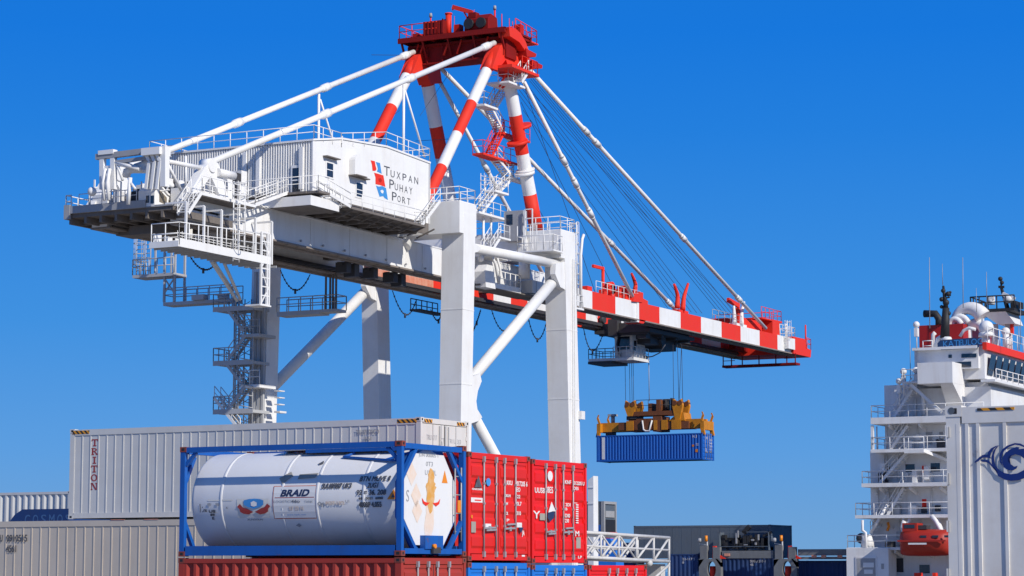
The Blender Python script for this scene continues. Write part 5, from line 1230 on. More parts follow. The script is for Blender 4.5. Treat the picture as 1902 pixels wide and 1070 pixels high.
m = MB(); shell_patch(m, sx_(376), sx_(424), ang(925), ang(922.5), .007, 0); shell_patch(m, sx_(432), sx_(492), ang(957), ang(922), .007, 1); lpart('label_patch', m, [TRIW, TRIW], shell)
def shell_poly(name, pts, mat, off=.018): m = MB(); m.face([on_shell(sx_(a), ang(b), off) for a,b in pts]); lpart(name, m, mat, shell)
z = 3.963
def tp(*ps): return [(320+a/z, 800+b/z) for a,b in ps]
shell_poly('shield_logo', tp((498,495),(540,485),(580,483),(620,487),(646,497),(645,530),(620,545),(572,558),(530,545),(500,528)), BLUEPR)
shell_poly('shield_logo', tp((552,510),(575,500),(598,512),(596,535),(575,542),(553,535)), WPRINT, .021)
for s in (1,-1):
    fx = lambda a: 572+s*(a-572)
    shell_poly('red_wing', tp(*[(fx(a),b) for a,b in ((448,540),(470,520),(490,545),(520,555),(566,580),(530,598),(490,592),(468,578),(465,560))]), REDPR)
shell_poly('warning_triangle', [(709,927),(728.5,927),(720,909)], ORANGE); shell_poly('warning_triangle', [(716,924),(723,924),(720,916)], INK, .021)
shell_poly('data_plate', tp((742,335),(815,288),(838,320),(775,380)), PLATE); shell_poly('data_plate', tp((885,310),(1022,303),(1005,338),(880,345)), PLATE)
shell_poly('rust_mark', tp((985,235),(1015,210),(1025,232),(1000,242)), INK); shell_poly('round_seal', [(537,972),(544,968),(547,972),(543,975)], FADED)

# --- the red pair beside it and what they stand on
RL = 6.06
def yard_box(name, label, s0, s1, z0, z1, col, Ln=RL, **k): return box_container(name, label, 'container', yloc(s0, s1, Ln, z0), YR, Ln, s1-s0, z1-z0, col, **k)
ra0, ra1 = zat(870,1041), zat(870,836.4); rb0, rb1 = (zat(989,1045.5)+zat(1090,1047.8))/2, (zat(988,851)+zat(1090.7,861.6))/2
ra0 = (ra0+zat(985,1043.8))/2; ra1 = (ra1+zat(985.3,850))/2
red1 = yard_box('red_container', 'red container with a dark triangle mark, next to the tank frame', r1a, r1b, ra0, ra1, BOXRED, castmat=CASTR, rods=(.235,.43,.565,.745), gap=.49)
red2 = yard_box('red_container', 'bright red container with a white diamond label, beside the white crane leg', r2a, r2b, rb0, rb1, BOXRED2, castmat=CASTR, rods=(.235,.405,.55,.73), gap=.48)
def ez_(t, s0, s1, z0, z1, Ln=RL):                          # maps end-face fractions (from left, from top) to local y, z
    return lambda a, b: (-(s1-s0)/2+(s1-s0)*a, (z1-z0)*(1-b))
def endface(t, f, texts, rects=(), polys=(), off=-.006, mat=WPRINT):
    m = MB()
    for s_,a0,a1,b0,b1 in texts:
        y0,z0 = f(a0,b1); y1,z1 = f(a1,b0); put_text(m, s_, (RL/2+off,y0,z0), (0,1,0), (0,0,1), width=y1-y0, height=z1-z0, bold=.008)
    lpart('lettering', m, mat, t)
    for nm,a0,a1,b0,b1,mt in rects:
        y0,z0 = f(a0,b1); y1,z1 = f(a1,b0); m = MB(); m.box(RL/2+off-.006,RL/2+off,y0,y1,z0,z1); lpart(nm, m, mt, t)
    for nm,pl,mt,o2 in polys:
        m = MB(); m.ext([(RL/2+off+o2, *f(*p)) for p in pl], (-.006,0,0)); lpart(nm, m, mt, t)
f1 = ez_(red1, r1a, r1b, ra0, ra1)
endface(red1, f1, [('HAZCOBIL',.06,.22,.335,.35),('KKU',.61,.70,.245,.285),('017205 6',.77,.95,.245,.29),('EO',.77,.83,.305,.345),('XUH',.59,.67,.375,.40),('22',.78,.83,.375,.405),('W',.60,.63,.45,.475),('0L7',.77,.85,.44,.475),('2',.60,.63,.54,.565),('310',.77,.84,.53,.565),('P',.61,.65,.605,.63),('EU',.28,.33,.665,.695),('MSV',.78,.86,.65,.67),('JA',.86,.9,.71,.77)],
    [('label',.045,.225,.42,.463,WPRINT),('label',.05,.07,.58,.61,ORANGE),('label',.27,.36,.655,.70,WPRINT),('label',.05,.12,.64,.74,PLATE),('label',.78,.86,.635,.68,WPRINT),('label',.86,.91,.94,.955,WPRINT)],
    [('triangle_mark',[(.085,.325),(.20,.325),(.145,.22)],INK,.03),('round_mark',[(.30+.035*math.cos(k*math.pi/6),.27+.037*math.sin(k*math.pi/6)) for k in range(12)],BLUEPR,.03),('pennant_mark',[(.79,.68),(.87,.68),(.83,.735)],NAVYT,.03),('red_stripe',[(.10,.437),(.20,.437),(.20,.448),(.10,.448)],CRED,.006)])
f2 = ez_(red2, r2a, r2b, rb0, rb1)
endface(red2, f2, [('UUS8',.05,.22,.275,.325),('8ES',.27,.37,.26,.32),('KNF',.59,.70,.185,.22),('01220S U',.75,.95,.19,.225),('DE5',.75,.84,.245,.275),('2DI',.60,.69,.41,.44),('B',.60,.63,.455,.48),('DI0',.59,.68,.515,.55),('230',.59,.66,.565,.60),('Y',.02,.14,.50,.57),('M',.78,.85,.68,.73),('LP',.83,.9,.925,.95)],
    [('label',.80,.88,.74,.85,PLATE),('label',.14,.24,.52,.585,PLATE),('label',.75,.82,.40,.405,WPRINT)],
    [('diamond_label',[(.27,.51),(.33,.405),(.405,.495),(.35,.495)],WPRINT,.03),('diamond_label',[(.27,.50),(.39,.50),(.37,.56),(.30,.60),(.26,.56)],NAVYT,.029),('round_mark',[(.305+.045*math.cos(k*math.pi/6),.155+.05*math.sin(k*math.pi/6)) for k in range(12)],WPRINT,.03)])
m = MB()                                                    # sideways lettering on the right door
for k in range(9): y,z = f2(.79,.415+k*.022); m.box(RL/2-.004,RL/2+.002,y,y+.13,z-.03,z)
lpart('lettering', m, WPRINT, red2)
zl = ra0-2.60
low = yard_box('red_container', 'dull oxide red ribbed container under the white tank', 0, TW, tz0-2.56, tz0-.03, OLDRED, castmat=CASTR, roof=ROOFDK, rods=(.24,.40,.54,.72), gap=.5)
yard_box('blue_container', 'blue container directly under the red container with the triangle mark', r1a, r1b, ra0-2.56, ra0-.03, SKYBL, castmat=CASTR, rods=(.24,.43,.57,.75))
yard_box('blue_container', 'blue container directly under the red container with the diamond label', r2a, r2b, rb0-2.56, rb0-.03, SKYBL, castmat=CASTR, rods=(.24,.41,.55,.73))
r3a, r3b = [yard_y(x, 1060)[0] for x in (1094,1202)]; z3 = zat(1096,1049)
r3 = yard_box('red_container', 'lone red container of which only the top shows, below the white lattice gangway', r3a, r3b, z3-2.56, z3, BOXRED2, castmat=CASTR, rods=(.33,.47,.63,.79))
for s0, s1, cc, lb in ((0,TW,OLDRED,'tank row'),):          # ground tier, below the picture, carries the stack
    pass
gt = 0.02
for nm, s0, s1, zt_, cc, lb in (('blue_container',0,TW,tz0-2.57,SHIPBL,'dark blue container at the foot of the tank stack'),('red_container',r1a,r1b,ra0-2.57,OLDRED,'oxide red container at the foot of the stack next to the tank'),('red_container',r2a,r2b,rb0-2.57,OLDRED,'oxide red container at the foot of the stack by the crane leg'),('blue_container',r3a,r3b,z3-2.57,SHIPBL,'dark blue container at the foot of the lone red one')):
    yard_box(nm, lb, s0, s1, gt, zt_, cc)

# --- the long white boxes behind
T0 = V((-32.46,56.88,0)); TLn, TWd = 12.06, 2.60
tz_b, tz_t = 6.40, 9.03
def yloc2(p0, Ln, Wd, z): q = p0 + E2*(Wd/2) - E1*(Ln/2); return (q.x, q.y, z)
tri = box_container('white_container', 'long white container lettered TRITON in red, behind the tank', 'container', yloc2(T0,TLn,TWd,tz_b), YR, TLn, TWd, tz_t-tz_b, TRIW, side='ribs', pitch=.297, end='panel', haz=True, castmat=TRIW)
TRH = tz_t-tz_b
def serif(ch, w_, h_):                                      # slab-serif capitals as polygons in a w by h box
    s = h_*.14; t = w_*.22; c = w_/2; R = []
    rect = lambda a,b,x,y: R.append([(a,b),(x,b),(x,y),(a,y)])
    if ch == 'T': rect(0,h_-s,w_,h_); rect(0,h_-2.2*s,t*.6,h_-s); rect(w_-t*.6,h_-2.2*s,w_,h_-s); rect(c-t/2,s,c+t/2,h_-s); rect(c-t*1.2,0,c+t*1.2,s)
    if ch == 'I': rect(c-t/2,s,c+t/2,h_-s); rect(c-t*1.2,0,c+t*1.2,s); rect(c-t*1.2,h_-s,c+t*1.2,h_)
    if ch == 'R':
        rect(t*.4,s,t*1.4,h_-s); rect(0,0,t*1.9,s); rect(0,h_-s,t*1.4,h_); n = 8; cy = h_*.73; ry = h_*.27
        for k in range(n):
            a0 = math.pi/2-math.pi*k/n; a1 = math.pi/2-math.pi*(k+1)/n; o = lambda a,f: (t*1.4+(w_*.86-t*1.4)*math.cos(a)*f, cy+ry*math.sin(a)*(f if f == 1 else .55))
            R.append([o(a0,1),o(a1,1),o(a1,.6),o(a0,.6)])
        R.append([(t*1.8,h_*.46),(t*2.8,h_*.46),(w_*.95,s),(w_*.95-t*1.1,s)]); rect(w_*.7,0,w_,s)
    if ch == 'O':
        n = 18
        for k in range(n):
            a0 = 2*math.pi*k/n; a1 = 2*math.pi*(k+1)/n; o = lambda a,fx,fy: (c+c*math.cos(a)*fx, h_/2+h_/2*math.sin(a)*fy)
            R.append([o(a0,1,1),o(a1,1,1),o(a1,.58,.74),o(a0,.58,.74)])
    if ch == 'N': rect(t*.3,s,t*.8,h_-s); rect(0,0,t*1.3,s); rect(0,h_-s,t*1.2,h_); rect(w_-t*.8,0,w_-t*.3,h_-s); rect(w_-t*1.3,h_-s,w_,h_); R.append([(t*.3,h_),(t*1.5,h_),(w_-t*.3,0),(w_-t*1.3,0)])
    return R
for k, ch in enumerate('TRITON'):
    m = MB()
    yy = 814+k*16.0; X0 = -TLn/2+.165+2*(TLn-.33)/round((TLn-.33)/.297)+.032; hh = .205; zz = TRH-(yy+14-795.5)/165*TRH
    for pl in serif(ch, .24, hh): m.face([(X0+a,-TWd/2+.017,zz+b) for a,b in pl])
    lpart('lettering', m, REDPR, tri)
side_text(tri, TWd, [('TRI 8717X/C 0', 3.95,TRH-.42,.74,.12,0,.008),('1UG1',4.22,TRH-.60,.22,.11,0,.008),('B',4.35,TRH-.80,.07,.09,0,.01)], FADED)
end_text(tri, TLn, [('TRIU 8717',-.95,TRH-.60,.55,.14),('57',-.2,TRH-.72,.18,.2),('TR1U 3J3',.2,TRH-.68,.7,.16)], FADED, -.026)
m = MB()
for y in (-.28,.02,.2): m.tube((TLn/2-.01,y,.2),(TLn/2-.01,y,TRH-.2),.02,n=6)
for y in (-.62,-.18,.08,.62): m.box(TLn/2-.03,TLn/2-.02,y-.012,y+.012,.18,TRH-.17)
lpart('door_seam', m, GREY, tri)
bz1 = tz_b-.03
b0 = V((-32.46-.0,56.75,0))+E1*(-3.6)
bg_ = box_container('beige_container', 'beige container with dark numbers, below the white lettered one', 'container', yloc2(b0,12.19,2.55,bz1-2.9), YR, 12.19, 2.55, 2.9, BEIGE, side='ribs', pitch=.33, end='panel', castmat=BEIGE)
bx0 = lambda px, py: (at(px, py, d=1), 0)
def local_x(px, p0, Ln):                                    # x along a row's near face seen at pixel column px
    r = at(px, 1000, d=1.0)-V((0,0,EYE)); a = Matrix(((r.x,-E1.x),(r.y,-E1.y))); t, s = a.inverted() @ V((p0.x,p0.y)); return s+Ln/2
X = local_x(12,b0,12.19); X2 = local_x(50,b0,12.19)
side_text(bg_, 2.55, [('0910515', X,2.9-.62,X2-X,.2,0,.012),('U',local_x(0,b0,12.19),2.9-.62,.09,.2,0,.012),('4561',X,2.9-.93,(X2-X)*.47,.2,0,.012)], INK)
m = MB(); X = local_x(268,b0,12.19); m.box(X,X+.16,-1.275-.012,-1.275+.02,2.9-1.78,2.9-1.64); lpart('vent_cap', m, DARK, bg_)
m = MB(); 
for px in (218,280): X = local_x(px,b0,12.19); m.box(X-.25,X+.25,-1.282,-1.2785,2.9-.02,2.9-.0); 
lpart('rust_streak', m, FADEDR, bg_)
box_container('grey_container', 'grey container at the foot of the beige one', 'container', yloc2(b0,12.19,2.55,0.02), YR, 12.19, 2.55, bz1-2.9-.04, GREY)
# background at far left: ribbed grey box and a blue tarpaulin cover
q = at(128,912,d=96); q2 = at(-60,921,d=96)
gb_ = box_container('grey_container', 'pale grey ribbed container far left, behind the blue tarpaulin', 'container', (q.x-5.9,q.y+1.2+.1,q.z-2.9), YR, 12.19, 2.44, 2.9, TRIW, pitch=.32)
t = gb_; 
q = at(124,945,d=86); ql = at(10,945,d=86); qb = at(60,985,d=86)
tp_ = thing('tarpaulin_cover', 'dark blue tarpaulin cover with pale letters, far left', 'tarpaulin', (q.x-3, q.y+1.2, qb.z), YR)
TARPL = paint('faded_tarpaulin_print', (0.06,0.14,0.30), 0.7, 0.3, (0.02,0.05,0.16), scale=3); W2 = 4.4; m = MB(); hq = q.z-qb.z; x1 = 3.2; x0 = ql.x-(q.x-3)
m.ext([(x0-.9,-1.2,0),(x1,-1.2,0),(x1,-1.2,hq),(x0,-1.2,hq),(x0-.35,-1.2,hq*.75)],(0,2.4,0)); lpart('cover_sheet', m, SHIPBL, tp_)
m = MB(); 
for k, ch in enumerate('COSMOS'): put_text(m, ch, (x0+.12+k*.37,-1.206,hq*.28), (1,0,0), (0,0,1), width=.24, height=.34, bold=.012)
lpart('lettering', m, TARPL, tp_)
lowb = box_container('open_top_container', 'open top container under the blue tarpaulin', 'container', (q.x-3.2, q.y+1.2, qb.z-2.3), YR, 8, 2.44, 2.28, SHIPBL)
for o, z in ((gb_, gb_.location.z), (lowb, lowb.location.z)):
    m = MB()
z = gb_.location.z; box_container('grey_container', 'grey container under the pale ribbed one far left', 'container', (gb_.location.x,gb_.location.y,.02), YR, 12.19,2.44,z-.04, GREY)
z = lowb.location.z; box_container('blue_container', 'dark blue container under the open top container far left', 'container', (lowb.location.x,lowb.location.y,.02), YR, 8,2.44,z-.04, SHIPBL)

# --- large white box in the right foreground with the bird emblem
c = at(1755,754,d=25.7); wz1 = c.z; wz0 = wz1-2.9; WL = 12.19
p1 = V((c.x,c.y,0))+E1*WL
def lx_(px):
    r = at(px, 1000, d=1.0)-V((0,0,EYE)); a = Matrix(((r.x,-E1.x),(r.y,-E1.y))); t, q = a.inverted() @ V((c.x,c.y)); return q-WL/2
cuts_ = [lx_(1782.5), lx_(1799.6), lx_(1820)]; dl = lx_(1870)-lx_(1820)
while cuts_[-1]+dl < WL/2-.3: cuts_.append(cuts_[-1]+dl)
cuts_.append(WL/2-.165)
wc_ = box_container('white_container', 'large white container at the right edge with a navy swirling bird emblem', 'container', (p1.x-E1.x*WL/2+E2.x*1.22, p1.y-E1.y*WL/2+E2.y*1.22, wz0), YR, WL, 2.44, 2.9, NEARW, side='ribs', pitch=.335, end='panel', castmat=NEARW, rd=.016, cuts=cuts_)
def wpx(px, py):
    r = at(px, py, d=1.0)-V((0,0,EYE)); cc = V((c.x,c.y,0)); a = Matrix(((r.x,-E1.x),(r.y,-E1.y))); t, s = a.inverted() @ V((c.x,c.y)); return V((s-WL/2, -1.2125, EYE+r.z*t-wz0))
m = MB()
for k,(y0,y1) in enumerate(((793,812),(879,900),(967,988),(1056,1078))):
    a = wpx(1757,y0); b = wpx(1762,y1); m.box(a.x+.01,b.x,-1.235,-1.2,b.z,a.z,0); m.box(b.x+.002,b.x+.012,-1.232,-1.2,b.z,a.z,1)
lpart('door_hinge', m, [NEARW, GREY], wc_)
m = MB(); a = wpx(1815,761.5); b = wpx(1884,756); m.box(a.x,b.x,-1.2225,-1.2185,a.z-.01,b.z-.0); lpart('hazard_decal', m, HAZ, wc_)
m = MB(); a = wpx(1767,763); m.tube((a.x,-1.2225,a.z),(a.x,-1.21,a.z),.036,n=16); lpart('casting_hole', m, SLATE, wc_)
EMBLEM = paint('emblem_blue', (0.006,0.028,0.17), 0.5, 0.2, (0.05,0.07,0.15), scale=3)
def emblem(pts, mat=EMBLEM, off=0.0): 
    m = MB(); m.face([wpx(*p)+V((0,-.003-off,0)) for p in pts]); lpart('bird_emblem', m, mat, wc_)
ep_ = lambda *ps: [(1746+a/4.404, 743+b/4.404) for a,b in ps]
emblem(ep_((278,508),(320,468),(345,450),(370,446),(405,458),(420,480),(395,474),(355,470),(330,482),(318,498),(285,514)))
emblem(ep_((330,494),(370,487),(400,495),(414,515),(440,545),(472,588),(468,598),(430,555),(400,520),(375,507),(345,507)))
emblem(ep_((386,456),(392,425),(415,395),(450,378),(476,370),(440,398),(416,428),(406,462)))
emblem(ep_((486,366),(455,405),(441,450),(443,500),(456,540),(486,575),(530,598),(580,607),(632,600),(700,565),(700,636),(640,657),(580,662),(525,650),(474,622),(464,600),(440,560),(422,520),(418,470),(430,425),(455,388)))
emblem(ep_((514,548),(490,510),(483,470),(488,435),(510,402),(550,372),(610,352),(655,356),(700,378),(700,392),(650,372),(612,366),(560,386),(524,416),(504,455),(502,500)))
emblem(ep_((700,396),(640,402),(650,388),(625,383),(575,402),(535,430),(510,470),(506,510),(520,548),(555,574),(595,577),(625,560),(634,538),(605,545),(578,525),(566,490),(580,458),(615,444),(655,455),(700,490)))
emblem(ep_((553,490),(560,462),(582,447),(570,475),(572,500),(577,520),(560,512)))
box_container('grey_container', 'grey container under the large white one at the right edge', 'container', (wc_.location.x,wc_.location.y,.02), YR, WL,2.44,wz0-.05, GREY)

# ------------------------------------------------------------------ the ship at the quay
SVY = 193.0
ship = thing('cargo_ship', 'white cargo ship superstructure with red funnel and stacked decks at the right', 'ship', (-62, 205, 0))
def S(px, py, v=SVY+2.2): return at(px, py, v=v)
WV = SVY+2.2                                              # plane of the accommodation side wall
def vbox(m, px0, px1, py0, py1, v0, v1, k=0, v=None):     # box whose near face spans the given picture rectangle
    v = v0 if v is None else v
    a = at(px0, py1, v=v); b = at(px1, py0, v=v); c_ = at((px0+px1)/2, py0, v=v); d_ = at((px0+px1)/2, py1, v=v)
    m.box(a.x, at(px1, py1, v=v).x, v0, v1, d_.z, c_.z, k); return a, b
def sbox(name, rects, mat, par=ship):
    m = MB()
    for r in rects: vbox(m, *r)
    return part(name, m, mat, par)
RX = at(1842, 800, v=WV).x                               # right (forward) face of the block
m = MB(); m.box(-150,50,SVY,SVY+26,-6,3.2); m.box(-150.3,-140,SVY+2,SVY+24,-4,3.0); m.box(-150,50,SVY+.02,SVY+25.98,3.2,3.35); part('hull', m, HULL, ship)
B_W = SVY+22
levels = [(1660,787,838),(1616,838,898),(1617,904,960),(1620,963,1020),(1651,1021,1092)]
for i,(px,y0,y1) in enumerate(levels):
    m = MB(); a = S(px,y0); b = S(px,y1); m.box(a.x,RX,WV,B_W,b.z,a.z); part('deck_house', m, SHIPW, ship)
    m = MB()
    for k in range(5): m.box(a.x+1+k*2.2,a.x+1.04+k*2.2,WV-.012,WV,b.z,a.z)
    m.box(a.x,RX,WV-.03,WV,a.z-.28,a.z-.2); part('weld_seam', m, SHIPW, ship)
slabs = [(1617,776,788),(1617,835,841),(1600,898,905),(1588,957,963),(1573,1017,1022)]
for i,(px,y0,y1) in enumerate(slabs):
    m = MB(); a = at(px,y0,v=SVY); b = at(px,y1,v=SVY); m.box(a.x,RX+.2,SVY,B_W+2,b.z,a.z,0)
    if i != 1:
        for k in range(7): m.bar((a.x+1.5+k*2.6,SVY+.2,b.z-.1),(a.x+1.5+k*2.6,WV,b.z-.55),.12,.25,0)
    part('deck', m, SHIPW, ship)
    m = MB(); m.rail([(a.x+.05,B_W,a.z),(a.x+.05,SVY+.06,a.z),(RX,SVY+.06,a.z)],1.0,1.7,.035); part('deck_railing', m, SHIPW, ship)
m = MB(); a = at(1619,790,v=SVY); b = at(1619,838,v=SVY); m.box(a.x-.12,a.x+.1,SVY+.1,SVY+.3,b.z,a.z); a = at(1757,790,v=SVY); m.box(a.x-.12,a.x+.1,SVY+.1,SVY+.3,b.z,a.z); part('deck_post', m, SHIPW, ship)
m = MB(); a = at(1679,835,v=SVY-.8); b = at(1716,848,v=SVY-.8); m.box(a.x,b.x,SVY-.8,WV,a.z-.3,a.z); m.rail([(a.x,SVY-.75,a.z),(b.x,SVY-.75,a.z)],1.0,1.4,.035); m.ext([(b.x,SVY-.8,a.z),(b.x+1.5,WV,a.z-.9),(b.x,WV,a.z)],(0,0,-.25)); part('deck_balcony', m, SHIPW, ship)
def win(px0, px1, py0, py1, v=WV, mat=GLASS, name='window', fr=.09):
    m = MB(); a = at(px0,py1,v=v-.03); b = at(px1,py0,v=v-.03); m.box(a.x-fr,b.x+fr,v-.05,v-.001,a.z-fr,b.z+fr,0); w_ = part(name, m, SHIPW, ship)
    m = MB(); m.box(a.x,b.x,v-.062,v-.051,a.z,b.z); part('pane' if name == 'window' else 'door_leaf', m, mat, w_)
for r in ((1682,1699,862,877),(1729,1746,860,876),(1637,1653,864,878)): win(*r)
for r in ((1713,1720,865,885),(1713,1721,927,947)): win(*r, mat=CRED, name='door')
win(1720,1732,802,826, mat=GREY, name='door'); win(1745,1752,802,820, mat=GREY, name='door')
win(1682,1703,968+3,988, mat=SHIPRED, name='locker') if False else None
def sstair(a, b, v=SVY+1.0, n=9):
    p = at(*a, v=v); q = at(*b, v=v)
    if p.z > q.z: p, q = q, p
    m = MB(); m.stair(p, q, (0,.8,0), n); part('ship_stair', m, SHIPW, ship)
sstair((1634,897),(1684,841)); sstair((1648,958),(1678,906)); sstair((1654,835),(1686,790)); sstair((1660,775),(1694,724)); sstair((1617,992),(1650,936), n=8)
m = MB(); 
for p in (((1617,990),(1648,938)),((1690,962),(1682,985)),((1740,958),(1752,990))): m.tube(at(*p[0],v=SVY+.3), at(*p[1],v=SVY+.3), .12)
part('davit_stay', m, SHIPW, ship)
m = MB(); m.path([at(x,y,v=SVY-.3) for x,y in ((1752,1030),(1750,990),(1738,968),(1730,958))],.2,8); m.path([at(x,y,v=SVY-.3) for x,y in ((1684,1030),(1682,1000),(1676,978),(1680,968))],.2,8); m.path([at(x,y,v=SVY) for x,y in ((1602,966),(1602,985),(1608,990),(1609,1018))],.12,6); part('boat_davit', m, SHIPW, ship)
# low house at the stern side
m = MB(); a, b = at(1572,1018,v=SVY-.5), at(1651,1075,v=SVY-.5); m.box(a.x,b.x,SVY-.5,SVY+1.5,b.z-4,a.z); 
hs_ = part('stern_house', m, SHIPW, ship)
m = MB(); vbox(m,1590,1629,1034,1076,SVY-.56,SVY-.5,0,SVY-.5); vbox(m,1592.5,1627,1037,1076,SVY-.58,SVY-.562,1,SVY-.5); vbox(m,1604,1624,1045,1054,SVY-.62,SVY-.585,2,SVY-.5); vbox(m,1606,1622,1058,1066,SVY-.62,SVY-.585,2,SVY-.5); vbox(m,1637,1642,1047,1057,SVY-.53,SVY-.5,1,SVY-.5); part('opening', m, [SHIPW, GREY, SHIPW], hs_)
win(1708,1727,1049,1065); win(1655,1678,1037,1063, mat=DARK, name='door')
m = MB(); a = at(1600,1000,v=SVY+1); m.ball(a,.45,1); m.tube(at(1612,1020,v=SVY+1),at(1611,993,v=SVY+1),.55,n=12); m.box(at(1620,1,v=SVY).x,at(1632,1,v=SVY).x,SVY+.8,SVY+1.8,at(1625,1018,v=SVY).z,at(1625,1004,v=SVY).z,1); part('mooring_gear', m, [SHIPW, DARK], ship)
m = MB()
for px,py,h in ((1722,886,.9),(1700,893,.9),(1640,872,.5)):
    a = at(px,py,v=SVY+1.2); m.box(a.x-.2,a.x+.2,SVY+1,SVY+1.4,a.z-.2,a.z+h)
part('deck_locker', m, SHIPW, ship)
m = MB(); a = at(1649,978,v=SVY+1.5); m.path([at(x,y,v=SVY+1.5) for x,y in ((1649,970),(1651,978),(1648,986))],.12,6); part('life_ring', m, ORANGE, ship)
m = MB(); vbox(m,1698,1710,1064,1076,SVY+.4,SVY+1); vbox(m,1732,1738,1064,1076,SVY+.4,SVY+1); part('fire_box', m, CRED, ship)
random.seed(21)
for y0,y1 in ((790,836),(842,896),(906,956),(966,1014)):     # pipes, vents, lamps and lockers along the deck walls
    for k in range(9):
        px = random.uniform(1628,1752); m = MB(); py = random.uniform(y0+8,y1-8); a = at(px,py,v=WV-.02); kind = k % 4
        if kind == 0: m.tube((a.x,WV-.12,at(px,y1,v=WV).z),(a.x,WV-.12,at(px,y0+2,v=WV).z),.06,n=6); nm = 'vent_pipe'
        elif kind == 1: m.box(a.x-.22,a.x+.22,WV-.25,WV-.002,a.z-.25,a.z+.25); nm = 'wall_box'
        elif kind == 2: m.tube((a.x,WV-.3,a.z),(a.x,WV-.002,a.z),.13,n=10); nm = 'deck_lamp'
        else: z0 = at(px,y1,v=WV).z; m.box(a.x-.35,a.x+.35,WV-.7,WV-.1,z0,z0+.75); nm = 'deck_locker'
        part(nm, m, [SHIPW, MIDGREY, DARK][random.choice((0,0,1,2))] if kind else SHIPW, ship)
m = MB()
for px,y0,y1 in ((1668,724,776),(1700,740,776),(1712,735,776)): m.tube(at(px,y1,v=WV-.15),at(px,y0,v=WV-.15),.12,n=8)
part('vent_pipe', m, SHIPW, ship)
m = MB(); m.path([at(x,y,v=WV-.4) for x,y in ((1676,716),(1700,722),(1714,734),(1716,770))],.16,8); part('vent_pipe', m, SHIPW, ship)
# upper block, bridge wing and wheelhouse
m = MB(); a, b = at(1661,724,v=WV), at(1757,776,v=WV); m.box(a.x,RX,WV,B_W,b.z,a.z); part('deck_house', m, SHIPW, ship)
m = MB(); a, b = at(1676,709,v=SVY), at(1712,713,v=SVY); m.box(a.x,b.x+2,SVY,WV+3,a.z-.15,a.z); m.rail([(a.x,SVY+.05,a.z),(b.x,SVY+.05,a.z)],1.0,.9,.035); m.bar((a.x+.6,SVY+.3,a.z-.2),(a.x+3.2,SVY+.3,a.z-2.6),.25,.25); part('deck', m, SHIPW, ship)
wl, wr = at(1704,690,v=SVY-1.0).x, at(1769,690,v=SVY-1.0).x
wzt, wzb = at(1736,673,v=SVY-1.0).z, at(1736,712,v=SVY-1.0).z
we = at(1812,700,u=wr)
m = MB(); m.box(wl,wr,SVY-1.0,we.y,wzb,wzt); bw = part('bridge_wing', m, SHIPW, ship)
m = MB(); p = [(wl+1.9,SVY-1,wzb),(wr,SVY-1,wzb),(wr,SVY+6,wzb),(wl+1.9,SVY+6,wzb)]; q = [(wr-1.6,SVY+3.4,wzb-2.6),(wr,SVY+3.4,wzb-2.6),(wr,SVY+6,wzb-2.6),(wr-1.6,SVY+6,wzb-2.6)]; m.hexa([V(x)+V((0,0,-.01)) for x in q]+[V(x)+V((0,0,-.01)) for x in p]); part('wing_support', m, SHIPW, ship)
wv2 = SVY+1.6
m = MB(); a, b = at(1704,652,v=wv2), at(1826,674,v=wv2); m.box(a.x,b.x-.4,wv2,B_W,wzt-.4,a.z); wh = part('wheelhouse', m, SHIPW, ship)
m = MB(); m.box(a.x-.3,b.x-.35,wv2-.5,B_W,a.z,a.z+.22); part('wheelhouse_roof', m, SHIPW, ship)
m = MB(); vbox(m,1762,1768,659,665,wv2-.05,wv2,0,wv2); vbox(m,1786,1814,657,664,wv2-.05,wv2,0,wv2); vbox(m,1774,1804,672,682,wv2-.05,wv2,0,wv2); part('window', m, GLASS, wh)
# forward face: slanted bridge windows, red band, lower block
fu = at(1826,690,v=wv2).x; y0f = at(1829,690,u=fu).y; y1f = y0f+16
ztp, zbt = at(1850,655,u=fu).z, at(1850,704,u=fu).z
print('ship fwd', fu, y0f, ztp, zbt, wl, wr, we)
m = MB(); m.ext([(fu,y0f,zbt-.2),(fu,y1f,zbt-.2),(fu,y1f,ztp+.3),(fu,y0f,ztp+.3)],(-6,0,0)); bf = part('bridge_front', m, SHIPW, ship)
m = MB(); m.box(fu+.01,fu+.35,y0f-.5,y1f,ztp-.05,ztp+.55); part('red_band', m, CRED, bf)
k = 0; y = y0f+.35
while y < y1f-1.6:
    m = MB(); y2 = y+1.75; sl = .5
    m.hexa([(fu+.03,y+sl*.4,zbt+.15),(fu+.06,y+sl*.4,zbt+.15),(fu+.06,y2-.28+sl*.4,zbt+.15),(fu+.03,y2-.28+sl*.4,zbt+.15),(fu+.33,y+sl,ztp-.35),(fu+.36,y+sl,ztp-.35),(fu+.36,y2-.28+sl,ztp-.35),(fu+.33,y2-.28+sl,ztp-.35)])
    part('window', m, GLASS, bf); y = y2+.15
m = MB(); m.rail([(fu+1.1,y0f-.5,zbt-.35),(fu+1.1,y1f,zbt-.35)],.9,1.6,.04); m.box(fu,fu+1.2,y0f-1.2,y1f,zbt-.55,zbt-.35); part('bridge_catwalk', m, SHIPW, ship)
m = MB(); za_ = at(1842,704,u=fu).z-.3; zb2 = at(1842,780,u=fu).z-6; m.box(fu-9,fu-.02,y0f+.9,y1f,zb2,za_); lbk = part('front_block', m, SHIPW, ship)
fy = y0f+.9
m = MB(); a = at(1815,748,v=fy); b = at(1823,731,v=fy); m.box(a.x,b.x,fy-.06,fy-.001,a.z,b.z); part('window', m, GLASS, lbk)
